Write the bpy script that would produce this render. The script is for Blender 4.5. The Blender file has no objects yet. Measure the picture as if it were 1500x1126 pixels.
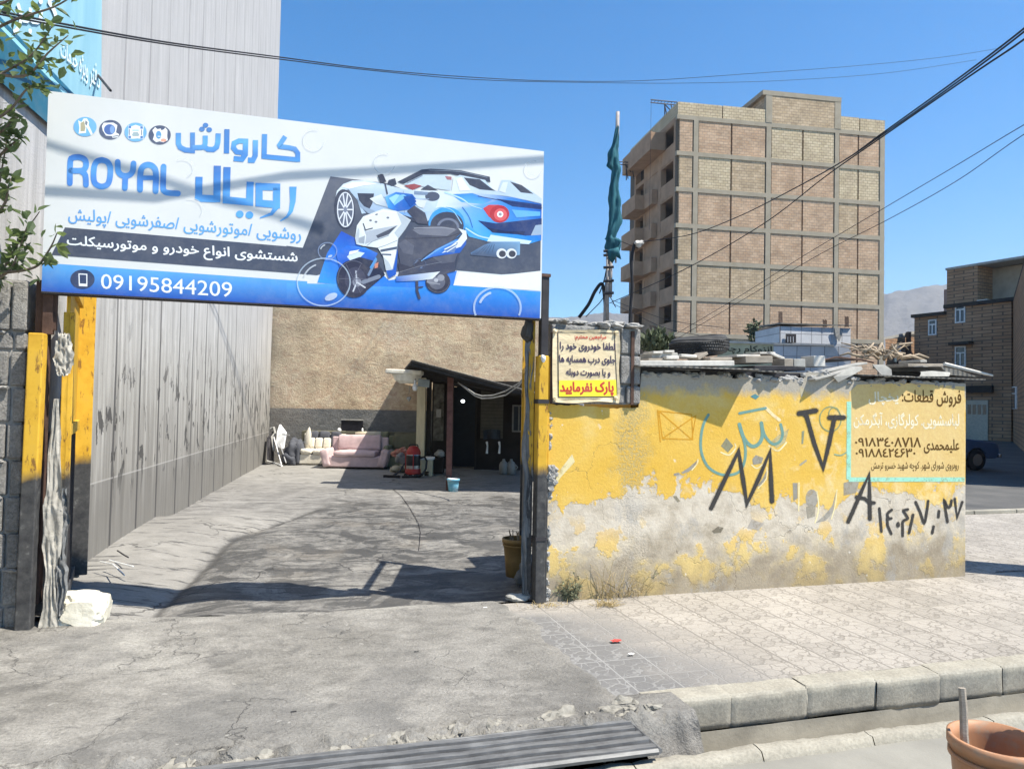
import bpy, bmesh, math, random
from mathutils import Vector, Matrix, noise
random.seed(11)
scene = bpy.context.scene
COL = scene.collection
rad = math.radians
# ---------------------------------------------------------------- camera
F, CX, CY, H = 1080.0, 750.0, 563.0, 1.65
RC = Matrix.Rotation(math.pi/2 + rad(1.485), 3, 'X') @ Matrix.Rotation(rad(1.1), 3, 'Z')
cam_d = bpy.data.cameras.new('camera'); cam = bpy.data.objects.new('camera', cam_d); COL.objects.link(cam)
cam.matrix_world = Matrix.Translation((0, 0, H)) @ RC.to_4x4()
cam_d.sensor_fit = 'HORIZONTAL'; cam_d.sensor_width = 36.0; cam_d.lens = 36.0*F/1500.0
cam_d.clip_start = 0.05; cam_d.clip_end = 9000
scene.camera = cam
# ---------------------------------------------------------------- light
SUN = Vector((0.595, -0.225, 1.0)).normalized()
EL = math.asin(SUN.z)
world = bpy.data.worlds.new('World'); scene.world = world; world.use_nodes = True
_nt = world.node_tree
_bg = _nt.nodes['Background']
_sky = _nt.nodes.new('ShaderNodeTexSky'); _sky.sky_type = 'NISHITA'; _sky.sun_disc = False
_sky.sun_elevation = EL; _sky.sun_rotation = math.atan2(SUN.x, SUN.y)
_sky.air_density = 1.0; _sky.dust_density = 0.3; _sky.ozone_density = 3.0; _sky.altitude = 900
_hs = _nt.nodes.new('ShaderNodeHueSaturation'); _hs.inputs['Saturation'].default_value = 1.42; _hs.inputs['Hue'].default_value = .497
_nt.links.new(_sky.outputs[0], _hs.inputs['Color']); _nt.links.new(_hs.outputs[0], _bg.inputs[0]); _bg.inputs[1].default_value = 0.112
sun_d = bpy.data.lights.new('sun', 'SUN'); sun_d.energy = 5.0; sun_d.angle = rad(0.53); sun_d.color = (1.0, 0.942, 0.835)
sun = bpy.data.objects.new('sun', sun_d); COL.objects.link(sun)
sun.rotation_euler = SUN.to_track_quat('Z', 'Y').to_euler(); sun.location = (20, -5, 40)
scene.cycles.diffuse_bounces = 2
vs = scene.view_settings; vs.view_transform = 'Standard'; vs.look = 'None'; vs.gamma = 1; vs.exposure = 0.92; vs.use_curve_mapping = False
# ---------------------------------------------------------------- geometry of the place
O = Vector((0, 0, H))
def ray(px, py): return RC @ Vector(((px-CX)/F, -(py-CY)/F, -1.0))
def G(px, py, z=0.0):
    r = ray(px, py); return O + r*((z-H)/r.z)
def D(px, py, Y):
    r = ray(px, py); return O + r*(Y/r.y)
P0 = G(785, 882); TH = math.atan2(.284, .959)
U = Vector((math.cos(TH), math.sin(TH), 0)); B = Vector((-math.sin(TH), math.cos(TH), 0)); Z = Vector((0, 0, 1))
def w(s, b, z=0.0): return P0 + U*s + B*b + Z*z           # along the street wall, behind it, up
def onp(px, py, p, n):
    r = ray(px, py); return O + r*((p-O).dot(n)/r.dot(n))
def Wp(px, py, b=0.0): return onp(px, py, P0 + B*b, B)
SUN_L = SUN.dot(U)/SUN.z; SUN_N = -SUN.dot(B)/SUN.z      # sun along and out of the street wall, per metre of height
MW = Matrix(((U.x, B.x, 0), (U.y, B.y, 0), (0, 0, 1)))
# ---------------------------------------------------------------- node helper
class NG:
    def __init__(s, name, rough=0.85, metal=0.0):
        s.m = bpy.data.materials.new(name); s.m.use_nodes = True; s.nt = s.m.node_tree
        s.p = s.nt.nodes['Principled BSDF']; s.p.inputs['Roughness'].default_value = rough; s.p.inputs['Metallic'].default_value = metal
        s.p.inputs['Specular IOR Level'].default_value = 0.25
    def n(s, t, **k):
        x = s.nt.nodes.new(t)
        for a, b in k.items(): setattr(x, a, b)
        return x
    def setin(s, sock, v):
        if hasattr(v, 'is_linked') or isinstance(v, bpy.types.NodeSocket): s.nt.links.new(v, sock)
        else:
            if isinstance(v, (tuple, list)) and len(v) == 3 and sock.type == 'RGBA': v = (*v, 1)
            sock.default_value = v
    def pos(s): return s.n('ShaderNodeNewGeometry').outputs['Position']
    def obj(s): return s.n('ShaderNodeTexCoord').outputs['Object']
    def map(s, v, scale=(1, 1, 1), loc=(0, 0, 0), rot=(0, 0, 0), kind='POINT'):
        x = s.n('ShaderNodeMapping', vector_type=kind); s.setin(x.inputs['Vector'], v)
        x.inputs['Scale'].default_value = scale; x.inputs['Rotation'].default_value = rot
        if kind != 'NORMAL': x.inputs['Location'].default_value = loc
        return x.outputs[0]
    def W(s, th=None, p=None): return s.map(s.pos(), loc=tuple(p or P0), rot=(0, 0, TH if th is None else th), kind='TEXTURE')
    def noise(s, v, scale, detail=4, rough=.55, dist=0, out=0):
        x = s.n('ShaderNodeTexNoise'); s.setin(x.inputs['Vector'], v)
        for k, q in (('Scale', scale), ('Detail', detail), ('Roughness', rough), ('Distortion', dist)): x.inputs[k].default_value = q
        return x.outputs[out]
    def vor(s, v, scale, feature='DISTANCE_TO_EDGE', rnd=1.0):
        x = s.n('ShaderNodeTexVoronoi', feature=feature); s.setin(x.inputs['Vector'], v); x.inputs['Scale'].default_value = scale
        x.inputs['Randomness'].default_value = rnd; return x.outputs[0]
    def ramp(s, f, stops, interp='LINEAR'):
        x = s.n('ShaderNodeValToRGB'); s.setin(x.inputs[0], f); e = x.color_ramp; e.interpolation = interp
        while len(e.elements) < len(stops): e.elements.new(.5)
        for el, (p, c) in zip(e.elements, stops):
            el.position = p; el.color = (c, c, c, 1) if isinstance(c, (int, float)) else (*c, 1)
        return x.outputs[0]
    def mix(s, f, a, b, mode='MIX'):
        x = s.n('ShaderNodeMix', data_type='RGBA', blend_type=mode); s.setin(x.inputs[0], f); s.setin(x.inputs[6], a); s.setin(x.inputs[7], b); return x.outputs[2]
    def math(s, op, a, b=0.0, c=0.0):
        x = s.n('ShaderNodeMath', operation=op); s.setin(x.inputs[0], a); s.setin(x.inputs[1], b); s.setin(x.inputs[2], c); return x.outputs[0]
    def step(s, v, a, b):
        x = s.n('ShaderNodeMapRange', clamp=True); s.setin(x.inputs[0], v); x.inputs[1].default_value = a; x.inputs[2].default_value = b; return x.outputs[0]
    def sep(s, v):
        x = s.n('ShaderNodeSeparateXYZ'); s.setin(x.inputs[0], v); return x.outputs
    def comb(s, x, y, z):
        q = s.n('ShaderNodeCombineXYZ'); s.setin(q.inputs[0], x); s.setin(q.inputs[1], y); s.setin(q.inputs[2], z); return q.outputs[0]
    def add(s, a, b, k=1.0):
        x = s.n('ShaderNodeVectorMath', operation='MULTIPLY_ADD'); s.setin(x.inputs[0], b); x.inputs[1].default_value = (k, k, k); s.setin(x.inputs[2], a); return x.outputs[0]
    def out(s, col, bump=None, strength=.4, dist=.01, rough=None):
        s.setin(s.p.inputs['Base Color'], col)
        if bump is not None:
            b = s.n('ShaderNodeBump'); b.inputs['Strength'].default_value = strength; b.inputs['Distance'].default_value = dist
            s.setin(b.inputs['Height'], bump); s.nt.links.new(b.outputs[0], s.p.inputs['Normal'])
        if rough is not None: s.setin(s.p.inputs['Roughness'], rough)
        return s.m
def sc(c, k): return tuple(min(1, x*k) for x in c)
def basic(name, c, rough=.8, var=.18, scale=9, bump=.15, bs=60, metal=0.0, c2=None, stretch=(1, 1, 1), frame='obj', dist=.004):
    g = NG(name, rough, metal); v = g.obj() if frame == 'obj' else g.pos()
    v = g.map(v, scale=stretch)
    n = g.noise(v, scale, 5, .6)
    col = g.ramp(n, [(.3, sc(c, 1-var)), (.7, sc(c, 1+var))]) if c2 is None else g.ramp(n, [(.35, c), (.65, c2)])
    return g.out(col, g.noise(v, bs, 4, .6), bump, dist)
# ---------------------------------------------------------------- mesh helper
class MB:
    def __init__(s): s.v = []; s.f = []; s.m = []; s.c = []
    def add(s, vs, fs, mi=0, cols=None):
        o = len(s.v); s.v += [Vector(p) for p in vs]
        for k, f in enumerate(fs):
            s.f.append([o+i for i in f]); s.m.append(mi)
            s.c.append([cols[i] for i in f] if cols else None)
        return s
    def box(s, c, size, R=None, mi=0, taper=1.0):
        R = R or MW; c = Vector(c); x, y, z = (q/2 for q in size)
        vs = [c + R @ Vector((a*x*(taper if k > 0 else 1), b*y*(taper if k > 0 else 1), k*z)) for k in (-1, 1) for b in (-1, 1) for a in (-1, 1)]
        return s.add(vs, [(0, 2, 3, 1), (4, 5, 7, 6), (0, 1, 5, 4), (1, 3, 7, 5), (3, 2, 6, 7), (2, 0, 4, 6)], mi)
    def bw(s, s0, s1, b0, b1, z0, z1, mi=0): return s.box(w((s0+s1)/2, (b0+b1)/2, (z0+z1)/2), (abs(s1-s0), abs(b1-b0), z1-z0), MW, mi)
    def prism(s, poly, d, mi=0):
        n = len(poly); d = Vector(d); a = [Vector(p) for p in poly]; b = [p+d for p in a]
        return s.add(a+b, [tuple(range(n))[::-1], tuple(range(n, 2*n))] + [(i, (i+1) % n, n+(i+1) % n, n+i) for i in range(n)], mi)
    def tube(s, path, r, n=8, mi=0, cap=True):
        path = [Vector(p) for p in path]; rs = r if isinstance(r, (list, tuple)) else [r]*len(path)
        vs = []; up = None
        for i, p in enumerate(path):
            t = (path[min(i+1, len(path)-1)] - path[max(i-1, 0)]).normalized()
            if up is None: up = t.orthogonal().normalized()
            up = (up - t*up.dot(t))
            up = up.normalized() if up.length > 1e-6 else t.orthogonal().normalized()
            q = t.cross(up)
            vs += [p + (up*math.cos(a) + q*math.sin(a))*rs[i] for a in (2*math.pi*k/n for k in range(n))]
        fs = [(i*n+k, i*n+(k+1) % n, (i+1)*n+(k+1) % n, (i+1)*n+k) for i in range(len(path)-1) for k in range(n)]
        if cap: fs += [tuple(range(n))[::-1], tuple((len(path)-1)*n+k for k in range(n))]
        return s.add(vs, fs, mi)
    def lathe(s, prof, c, R=None, n=24, mi=0, fn=None):
        R = R or Matrix.Identity(3); c = Vector(c); vs = []
        for i, (r, z) in enumerate(prof):
            for k in range(n):
                a = 2*math.pi*k/n; rr = max(r, 1e-4)*(fn(a, i) if fn else 1); vs.append(c + R @ Vector((rr*math.cos(a), rr*math.sin(a), z)))
        fs = [(i*n+k, i*n+(k+1) % n, (i+1)*n+(k+1) % n, (i+1)*n+k) for i in range(len(prof)-1) for k in range(n)]
        return s.add(vs, fs, mi)
    def grid(s, fn, nx, ny, mi=0):
        vs = [fn(i/nx, j/ny) for j in range(ny+1) for i in range(nx+1)]
        return s.add(vs, [(j*(nx+1)+i, j*(nx+1)+i+1, (j+1)*(nx+1)+i+1, (j+1)*(nx+1)+i) for j in range(ny) for i in range(nx)], mi)
    def rock(s, c, size, seed=0, sub=3, rough=.35, mi=0, R=None, flat=None):
        bm = bmesh.new(); bmesh.ops.create_icosphere(bm, subdivisions=sub, radius=1)
        R = R or Matrix.Identity(3); c = Vector(c)
        vs = []
        for q in bm.verts:
            p = q.co.copy(); d = 1 + rough*noise.noise(p*1.3+Vector((seed*7.1, 0, 0))) + rough*.4*noise.noise(p*3.1+Vector((0, seed*3.3, 0)))
            p *= d
            if flat: p = Vector((max(-flat, min(flat, p.x)), max(-flat, min(flat, p.y)), max(-flat, min(flat, p.z))))
            vs.append(c + R @ Vector((p.x*size[0], p.y*size[1], p.z*size[2])))
        fs = [tuple(x.index for x in f.verts) for f in bm.faces]; bm.free(); return s.add(vs, fs, mi)
    def build(s, name, mats, parent=None, smooth=False, bevel=0, sub=0, seg=2, origin=True, ang=40):
        me = bpy.data.meshes.new(name); lo = Vector((0, 0, 0))
        if origin and s.v:
            xs = [p.x for p in s.v]; ys = [p.y for p in s.v]; zs = [p.z for p in s.v]
            lo = Vector(((min(xs)+max(xs))/2, (min(ys)+max(ys))/2, min(zs)))
        me.from_pydata([p-lo for p in s.v], [], s.f)
        for mt in (mats if isinstance(mats, (list, tuple)) else [mats]): me.materials.append(mt)
        me.polygons.foreach_set('material_index', s.m)
        if any(s.c):
            ca = me.color_attributes.new('Col', 'FLOAT_COLOR', 'CORNER'); i = 0
            for f, c in zip(s.f, s.c):
                for k in range(len(f)):
                    ca.data[i].color = (*(c[k] if c else (1, 1, 1)), 1); i += 1
        me.validate(); me.update()
        if not any(s.c):
            bm = bmesh.new(); bm.from_mesh(me); bmesh.ops.recalc_face_normals(bm, faces=bm.faces); bm.to_mesh(me); bm.free()
        o = bpy.data.objects.new(name, me); COL.objects.link(o); o.location = lo
        if parent:
            o.parent = parent; o.matrix_parent_inverse = (LOC[parent.name]).inverted()
        LOC[o.name] = Matrix.Translation(lo)
        if smooth: me.shade_smooth()
        if bevel:
            b = o.modifiers.new('bevel', 'BEVEL'); b.width = bevel; b.segments = seg; b.limit_method = 'ANGLE'; b.angle_limit = rad(ang); b.harden_normals = False
        if sub:
            q = o.modifiers.new('sub', 'SUBSURF'); q.levels = q.render_levels = sub
        return o
LOC = {}
def tag(o, label, cat, group=None, kind=None):
    if label: o['label'] = label
    if cat: o['category'] = cat
    if group: o['group'] = group
    if kind: o['kind'] = kind
    return o
def thing(name, label, cat, loc, group=None):
    o = bpy.data.objects.new(name, None); COL.objects.link(o); o.location = loc; o.empty_display_size = .2
    LOC[o.name] = Matrix.Translation(loc); return tag(o, label, cat, group)
def struct(o): o['kind'] = 'structure'; return o
def dup(root, delta, label=None, rz=0.0):
    r = root.copy(); COL.objects.link(r); r.location = root.location + Vector(delta); r.rotation_euler.z += rz
    if label: r['label'] = label
    for ch in list(root.children):
        c = ch.copy(); COL.objects.link(c); c.parent = r
        for g in list(ch.children):
            d = g.copy(); COL.objects.link(d); d.parent = c
    return r
# ---------------------------------------------------------------- flat marks: strokes, shapes, lettering laid on a real plane
def srgb(r, g, b): return tuple(((x/255)/12.92 if x <= 10 else ((x/255+.055)/1.055)**2.4) for x in (r, g, b))
class Marks(MB):
    # pt(x, y) gives a point on the plane for photo pixel (x, y); nrm points to the viewer's side
    def __init__(s, p, n, off=.002, tr=None):
        super().__init__(); s.p = p; s.nv = n; s.off = off; s.k = 0; s.tr = tr or (lambda x, y: (x, y))
    def pt(s, x, y, lift=0):
        x, y = s.tr(x, y) if s.tr else (x, y); return onp(x, y, s.p, s.nv) + s.nv*(s.off + lift)
    def lift(s): s.k += 1; return s.k*.00002
    def add(s, vs, fs, mi=0, cols=None):
        s.__dict__.setdefault('grp', []).append((len(s.v), len(s.f))); return MB.add(s, vs, fs, mi, cols)
    def build_each(s, name, mats, parent):              # one part per mark: pieces that overlap stay together
        st = s.grp+[(len(s.v), len(s.f))]; items = []
        for (v0, f0), (v1, f1) in zip(st, st[1:]):
            q = [(p-P0) for p in s.v[v0:v1]]; xs = [p.dot(U) for p in q]; zs = [p.z for p in q]; items.append([[min(xs), max(xs), min(zs), max(zs)], [(v0, v1, f0, f1)]])
        go = True
        while go:
            go = False
            for i in range(len(items)):
                for j in range(i+1, len(items)):
                    a, b = items[i][0], items[j][0]
                    if a[0] < b[1] and b[0] < a[1] and a[2] < b[3] and b[2] < a[3]:
                        items[i][0] = [min(a[0], b[0]), max(a[1], b[1]), min(a[2], b[2]), max(a[3], b[3])]; items[i][1] += items[j][1]; del items[j]; go = True; break
                if go: break
        for _, rs in items:
            m = MB()
            for v0, v1, f0, f1 in sorted(rs):
                o = len(m.v)-v0; m.v += s.v[v0:v1]; m.f += [[k+o for k in f] for f in s.f[f0:f1]]; m.m += s.m[f0:f1]; m.c += s.c[f0:f1]
            m.build(name, mats, parent, origin=False)
    def poly(s, pts, col=None, mi=0, cols=None):
        l = s.lift(); n = len(pts)
        s.add([s.pt(x, y, l) for x, y in pts], [tuple(range(n))], mi, cols or ([col]*n if col else None)); return s
    def vgrad(s, pts, top, bot, mi=0):
        y0 = min(p[1] for p in pts); y1 = max(p[1] for p in pts)
        return s.poly(pts, mi=mi, cols=[tuple(a+(b-a)*(p[1]-y0)/(y1-y0) for a, b in zip(top, bot)) for p in pts])
    def ell(s, x, y, rx, ry, col=None, mi=0, n=28, rot=0, cols=None):
        c, q = math.cos(rot), math.sin(rot)
        return s.poly([(x+rx*math.cos(a)*c-ry*math.sin(a)*q, y+rx*math.cos(a)*q+ry*math.sin(a)*c) for a in (2*math.pi*k/n for k in range(n))], col, mi, cols)
    def stroke(s, pts, wd, col=None, mi=0, cap=True, closed=False, grad=None, smooth=False):
        if smooth:
            q = []; n = len(pts)
            for i in range(n-1):
                a, b, c, d = pts[max(i-1, 0)], pts[i], pts[i+1], pts[min(i+2, n-1)]
                for t in (0, .25, .5, .75):
                    q.append(tuple(.5*((2*b[k])+(c[k]-a[k])*t+(2*a[k]-5*b[k]+4*c[k]-d[k])*t*t+(3*b[k]-a[k]-3*c[k]+d[k])*t**3) for k in (0, 1)))
            pts = q+[pts[-1]]
        l = s.lift(); n = len(pts); L = []; Rr = []
        ws = wd if isinstance(wd, (list, tuple)) else None
        for i in range(n):
            if closed and n > 2 and pts[0] == pts[-1]: a = pts[i-1] if i else pts[n-2]; b = pts[i+1] if i < n-1 else pts[1]
            else: a = pts[max(i-1, 0)]; b = pts[min(i+1, n-1)]
            p = pts[i]
            d1 = Vector((p[0]-a[0], p[1]-a[1])); d2 = Vector((b[0]-p[0], b[1]-p[1]))
            if d1.length < 1e-6: d1 = d2
            if d2.length < 1e-6: d2 = d1
            d1.normalize(); d2.normalize(); t = d1+d2
            if t.length < 1e-3: t = Vector((-d1.y, d1.x))
            t.normalize(); nn = Vector((-t.y, t.x)); k = max(.45, abs(nn.dot(Vector((-d1.y, d1.x)))))
            h = (ws[0]+(ws[1]-ws[0])*i/(n-1) if ws else wd)/2/k
            L.append((p[0]+nn.x*h, p[1]+nn.y*h)); Rr.append((p[0]-nn.x*h, p[1]-nn.y*h))
        pp = L + Rr; fs = [(i, i+1, n+i+1, n+i) for i in range(n-1)]
        def capf(p, e, h, st, en):
            d = Vector((p[0]-e[0], p[1]-e[1])); a0 = math.atan2(d.y, d.x); idx = []
            for k in range(1, 6):
                a = a0+math.pi/2-math.pi*k/6; pp.append((p[0]+h*math.cos(a), p[1]+h*math.sin(a))); idx.append(len(pp)-1)
            fs.append(tuple([st]+idx+[en]))
        if cap and not closed:
            h0 = (ws[0] if ws else wd)/2; h1 = (ws[1] if ws else wd)/2
            capf(pts[0], pts[1], h0, n, 0); capf(pts[-1], pts[-2], h1, n-1, 2*n-1)
        cols = None
        if grad:
            y0, y1, stops = grad; cols = []
            for p in pp:
                t = min(1, max(0, (p[1]-y0)/(y1-y0)))*(len(stops)-1); i = min(int(t), len(stops)-2); t -= i
                cols.append(tuple(a+(b-a)*t for a, b in zip(stops[i], stops[i+1])))
        elif col: cols = [col]*len(pp)
        s.add([s.pt(x, y, l) for x, y in pp], fs, mi, cols); return s
    def text(s, body, quad, col=None, mi=0, bold=.0, latin=False, space=1.0):
        q = [Vector(a) for a in quad]; vs, isl, fs = glyphs(body if latin else shape(body), bold, space)
        x0 = min(v[0] for v in vs); x1 = max(v[0] for v in vs); y0 = min(v[1] for v in vs); y1 = max(v[1] for v in vs)
        l = s.lift(); s.k += 3; out = []
        for (x, y), k in zip(vs, isl):
            a = (x-x0)/(x1-x0); t = (y1-y)/(y1-y0)
            p = q[0]*(1-a)*(1-t) + q[1]*a*(1-t) + q[2]*a*t + q[3]*(1-a)*t
            out.append(s.pt(p.x, p.y, l+0))
        s.add(out, fs, mi, [col]*len(out) if col else None); return s
_F = {}
for _l, _c in (('ا', 'FE8D'), ('آ', 'FE81'), ('د', 'FEA9'), ('ذ', 'FEAB'), ('ر', 'FEAD'), ('ز', 'FEAF'), ('ژ', 'FB8A'), ('و', 'FEED')):
    k = int(_c, 16); _F[_l] = (k, k+1, None, None)
for _l, _c in (('ب', 'FE8F'), ('پ', 'FB56'), ('ت', 'FE95'), ('ث', 'FE99'), ('ج', 'FE9D'), ('چ', 'FB7A'), ('ح', 'FEA1'), ('خ', 'FEA5'), ('س', 'FEB1'), ('ش', 'FEB5'), ('ص', 'FEB9'),
               ('ض', 'FEBD'), ('ط', 'FEC1'), ('ظ', 'FEC5'), ('ع', 'FEC9'), ('غ', 'FECD'), ('ف', 'FED1'), ('ق', 'FED5'), ('ک', 'FB8E'), ('گ', 'FB92'), ('ل', 'FEDD'), ('م', 'FEE1'), ('ن', 'FEE5'), ('ه', 'FEE9'), ('ی', 'FBFC')):
    k = int(_c, 16); _F[_l] = (k, k+1, k+2, k+3)
def shape(t):
    out = []
    for i, c in enumerate(t):
        if c not in _F: out.append(c); continue
        pj = i > 0 and t[i-1] in _F and _F[t[i-1]][2] is not None
        nj = i < len(t)-1 and t[i+1] in _F and _F[c][2] is not None
        out.append(chr(_F[c][3 if pj and nj else 1 if pj else 2 if nj else 0]))
    r = out[::-1]; i = 0; digits = '0123456789۰۱۲۳۴۵۶۷۸۹٤'
    while i < len(r):                                   # numbers keep their left-to-right order
        j = i
        while j < len(r) and r[j] in digits: j += 1
        if j > i+1: r[i:j] = r[i:j][::-1]
        i = max(j, i+1)
    return ''.join(r)
def glyphs(t, bold, space, rows=60):
    c = bpy.data.curves.new('tmp', 'FONT'); c.body = t; c.resolution_u = 3; c.fill_mode = 'NONE'; c.space_character = space
    o = bpy.data.objects.new('tmp', c); COL.objects.link(o); dg = bpy.context.evaluated_depsgraph_get()
    me = bpy.data.meshes.new_from_object(o.evaluated_get(dg)); bpy.data.objects.remove(o); bpy.data.curves.remove(c)
    P = [(v.co.x, v.co.y) for v in me.vertices]; E = [tuple(e.vertices) for e in me.edges]; bpy.data.meshes.remove(me)
    nxt = {}; adj = {}
    for a, b in E: adj.setdefault(a, []).append(b); adj.setdefault(b, []).append(a)
    seen = set(); segs = []
    for st in sorted(adj):                              # walk every outline in its own direction
        if st in seen: continue
        loop = [st]; seen.add(st); cur = st+1 if st+1 in adj[st] else adj[st][0]
        while cur not in seen:
            loop.append(cur); seen.add(cur); q = [k for k in adj[cur] if k not in seen]
            if not q: break
            cur = q[0]
        segs += [(P[loop[k]], P[loop[(k+1) % len(loop)]]) for k in range(len(loop))]
    y0 = min(p[1] for p in P)-bold; y1 = max(p[1] for p in P)+bold; h = (y1-y0)/rows; base = []
    for r in range(rows):
        y = y0+(r+.5)*h+1e-6; xs = []
        for (ax, ay), (bx, by) in segs:
            if (ay > y) != (by > y): xs.append((ax+(bx-ax)*(y-ay)/(by-ay), 1 if by > ay else -1))
        xs.sort(); wn = 0; iv = []
        for x, d in xs:
            if wn == 0: s0 = x
            wn += d
            if wn == 0: iv.append((s0, x))
        base.append(iv)
    k = int(bold/h); vs = []; fs = []
    for r in range(rows):
        iv = []
        for q in range(max(0, r-k), min(rows, r+k+1)):
            e = math.sqrt(max(0, bold*bold-((q-r)*h)**2)); iv += [(a-e, b+e) for a, b in base[q]]
        iv.sort(); out = []
        for a, b in iv:
            if out and a <= out[-1][1]: out[-1] = (out[-1][0], max(out[-1][1], b))
            else: out.append((a, b))
        for a, b in out:
            n = len(vs); vs += [(a, y0+r*h), (b, y0+r*h), (b, y0+(r+1)*h), (a, y0+(r+1)*h)]; fs.append((n, n+1, n+2, n+3))
    return vs, [0]*len(vs), fs
def printmat(name, rough=.5, emit=None):
    g = NG(name, rough); a = g.n('ShaderNodeVertexColor'); a.layer_name = 'Col'
    n = g.noise(g.pos(), 3, 5, .7); d = g.step(g.noise(g.pos(), 9, 6, .75), .45, .8); return g.out(g.mix(g.math('MULTIPLY', d, .16), g.mix(.25, a.outputs[0], n, 'OVERLAY'), (.42, .40, .37)), n, .15, .01)
# ================================================================ ground
def fbm(x, y, s=1.0, o=4):
    return noise.fractal(Vector((x*s, y*s, 3.7)), .9, 2.0, o, noise_basis='PERLIN_ORIGINAL')
def smooth(a, b, x):
    t = min(1, max(0, (x-a)/(b-a))); return t*t*(3-2*t)
def m_ground():
    g = NG('dusty_ground', .95); v = g.pos()
    n = g.noise(v, .35, 6, .6); f = g.noise(v, 30, 4, .6)
    c = g.ramp(n, [(.3, (.19, .18, .165)), (.7, (.27, .255, .23))]); c = g.mix(.35, c, g.ramp(f, [(.3, .12), (.75, .35)]), 'MIX')
    return g.out(c, f, .3, .01)
def m_asphalt():
    g = NG('worn_asphalt', .9); v = g.pos()
    n = g.noise(v, .9, 6, .65); f = g.noise(v, 120, 3, .6)
    c = g.ramp(n, [(.3, (.10, .10, .098)), (.55, (.145, .142, .135)), (.75, (.20, .19, .175))])
    c = g.mix(.5, c, g.ramp(f, [(.35, .06), (.7, .28)]), 'SOFT_LIGHT'); return g.out(c, f, .35, .004)
def m_drive():
    g = NG('driveway_concrete', .9); v = g.W(); x, y, z = g.sep(v)
    big = g.noise(v, .8, 5, .6, .4); mid = g.noise(g.map(v, scale=(1, 1.6, 1)), 4.5, 7, .68, .3); f = g.noise(v, 55, 5, .65)
    c = g.ramp(big, [(.3, (.185, .175, .155)), (.52, (.26, .247, .222)), (.72, (.33, .315, .28))])
    c = g.mix(.5, c, g.ramp(mid, [(.32, .22), (.5, .5), (.7, .74)]), 'OVERLAY')
    c = g.mix(.6, c, g.ramp(f, [(.3, .3), (.7, .68)]), 'OVERLAY')
    # darker poured patch towards the street, worn strip by the pavement
    pn = g.math('ADD', g.math('ADD', x, g.math('MULTIPLY', g.noise(v, 1.7, 4), 1.3)), 0)
    dx = g.math('ABSOLUTE', g.math('ADD', x, 2.15)); dy = g.math('ABSOLUTE', g.math('ADD', y, 2.1))
    d = g.math('ADD', g.math('ADD', g.math('MULTIPLY', dx, .75), dy), g.math('MULTIPLY', g.noise(v, 3, 4), .9))
    patch = g.step(d, 1.18, 1.13); c = g.mix(g.math('MULTIPLY', patch, .33), c, (.13, .128, .122))
    stain = g.step(g.noise(g.map(v, scale=(1.2, .8, 1), loc=(3, 1, 0)), 1.1, 4, .6), .53, .62); c = g.mix(g.math('MULTIPLY', stain, .3), c, (.11, .108, .105))
    rs = g.step(x, -1.5, .1); c = g.mix(g.math('MULTIPLY', rs, .28), c, (.11, .108, .105))
    cr = g.vor(g.add(v, g.noise(v, 5, 5, out=1), .35), 1.3); cr2 = g.vor(g.add(v, g.noise(v, 9, 4, out=1), .2), 6.0); fine = g.math('MULTIPLY', g.step(cr2, .035, .008), g.step(g.noise(g.map(v, loc=(3, 8, 2)), 1.5, 3), .52, .6)); cm = g.math('MAXIMUM', g.math('MULTIPLY', g.step(cr, .010, .003), g.step(g.noise(v, 1.3, 2), .47, .58)), g.math('MULTIPLY', fine, .22))
    oil = g.step(g.noise(g.map(v, loc=(11, 4, 0), scale=(1, .8, 1)), 1.9, 6, .65), .585, .64); c = g.mix(g.math('MULTIPLY', oil, .38), c, (.07, .068, .065)); c = g.mix(g.math('MULTIPLY', cm, .36), c, (.04, .04, .04))
    sp = g.step(g.noise(v, 17, 2, .5), .70, .74); c = g.mix(g.math('MULTIPLY', sp, .5), c, (.40, .385, .35)); pit = g.step(g.noise(g.map(v, loc=(7, 3, 1), scale=(1, 1.5, 1)), 9, 6, .75), .60, .66); c = g.mix(g.math('MULTIPLY', pit, .5), c, (.085, .083, .08)); grit = g.step(g.noise(v, 130, 2, .5), .66, .70); c = g.mix(g.math('MULTIPLY', grit, .5), c, (.06, .06, .06))
    h = g.math('ADD', g.math('ADD', g.math('MULTIPLY', mid, .5), g.math('MULTIPLY', f, 1.0)), g.math('MULTIPLY', cm, -.8))
    return g.out(c, h, .75, .02)
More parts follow.
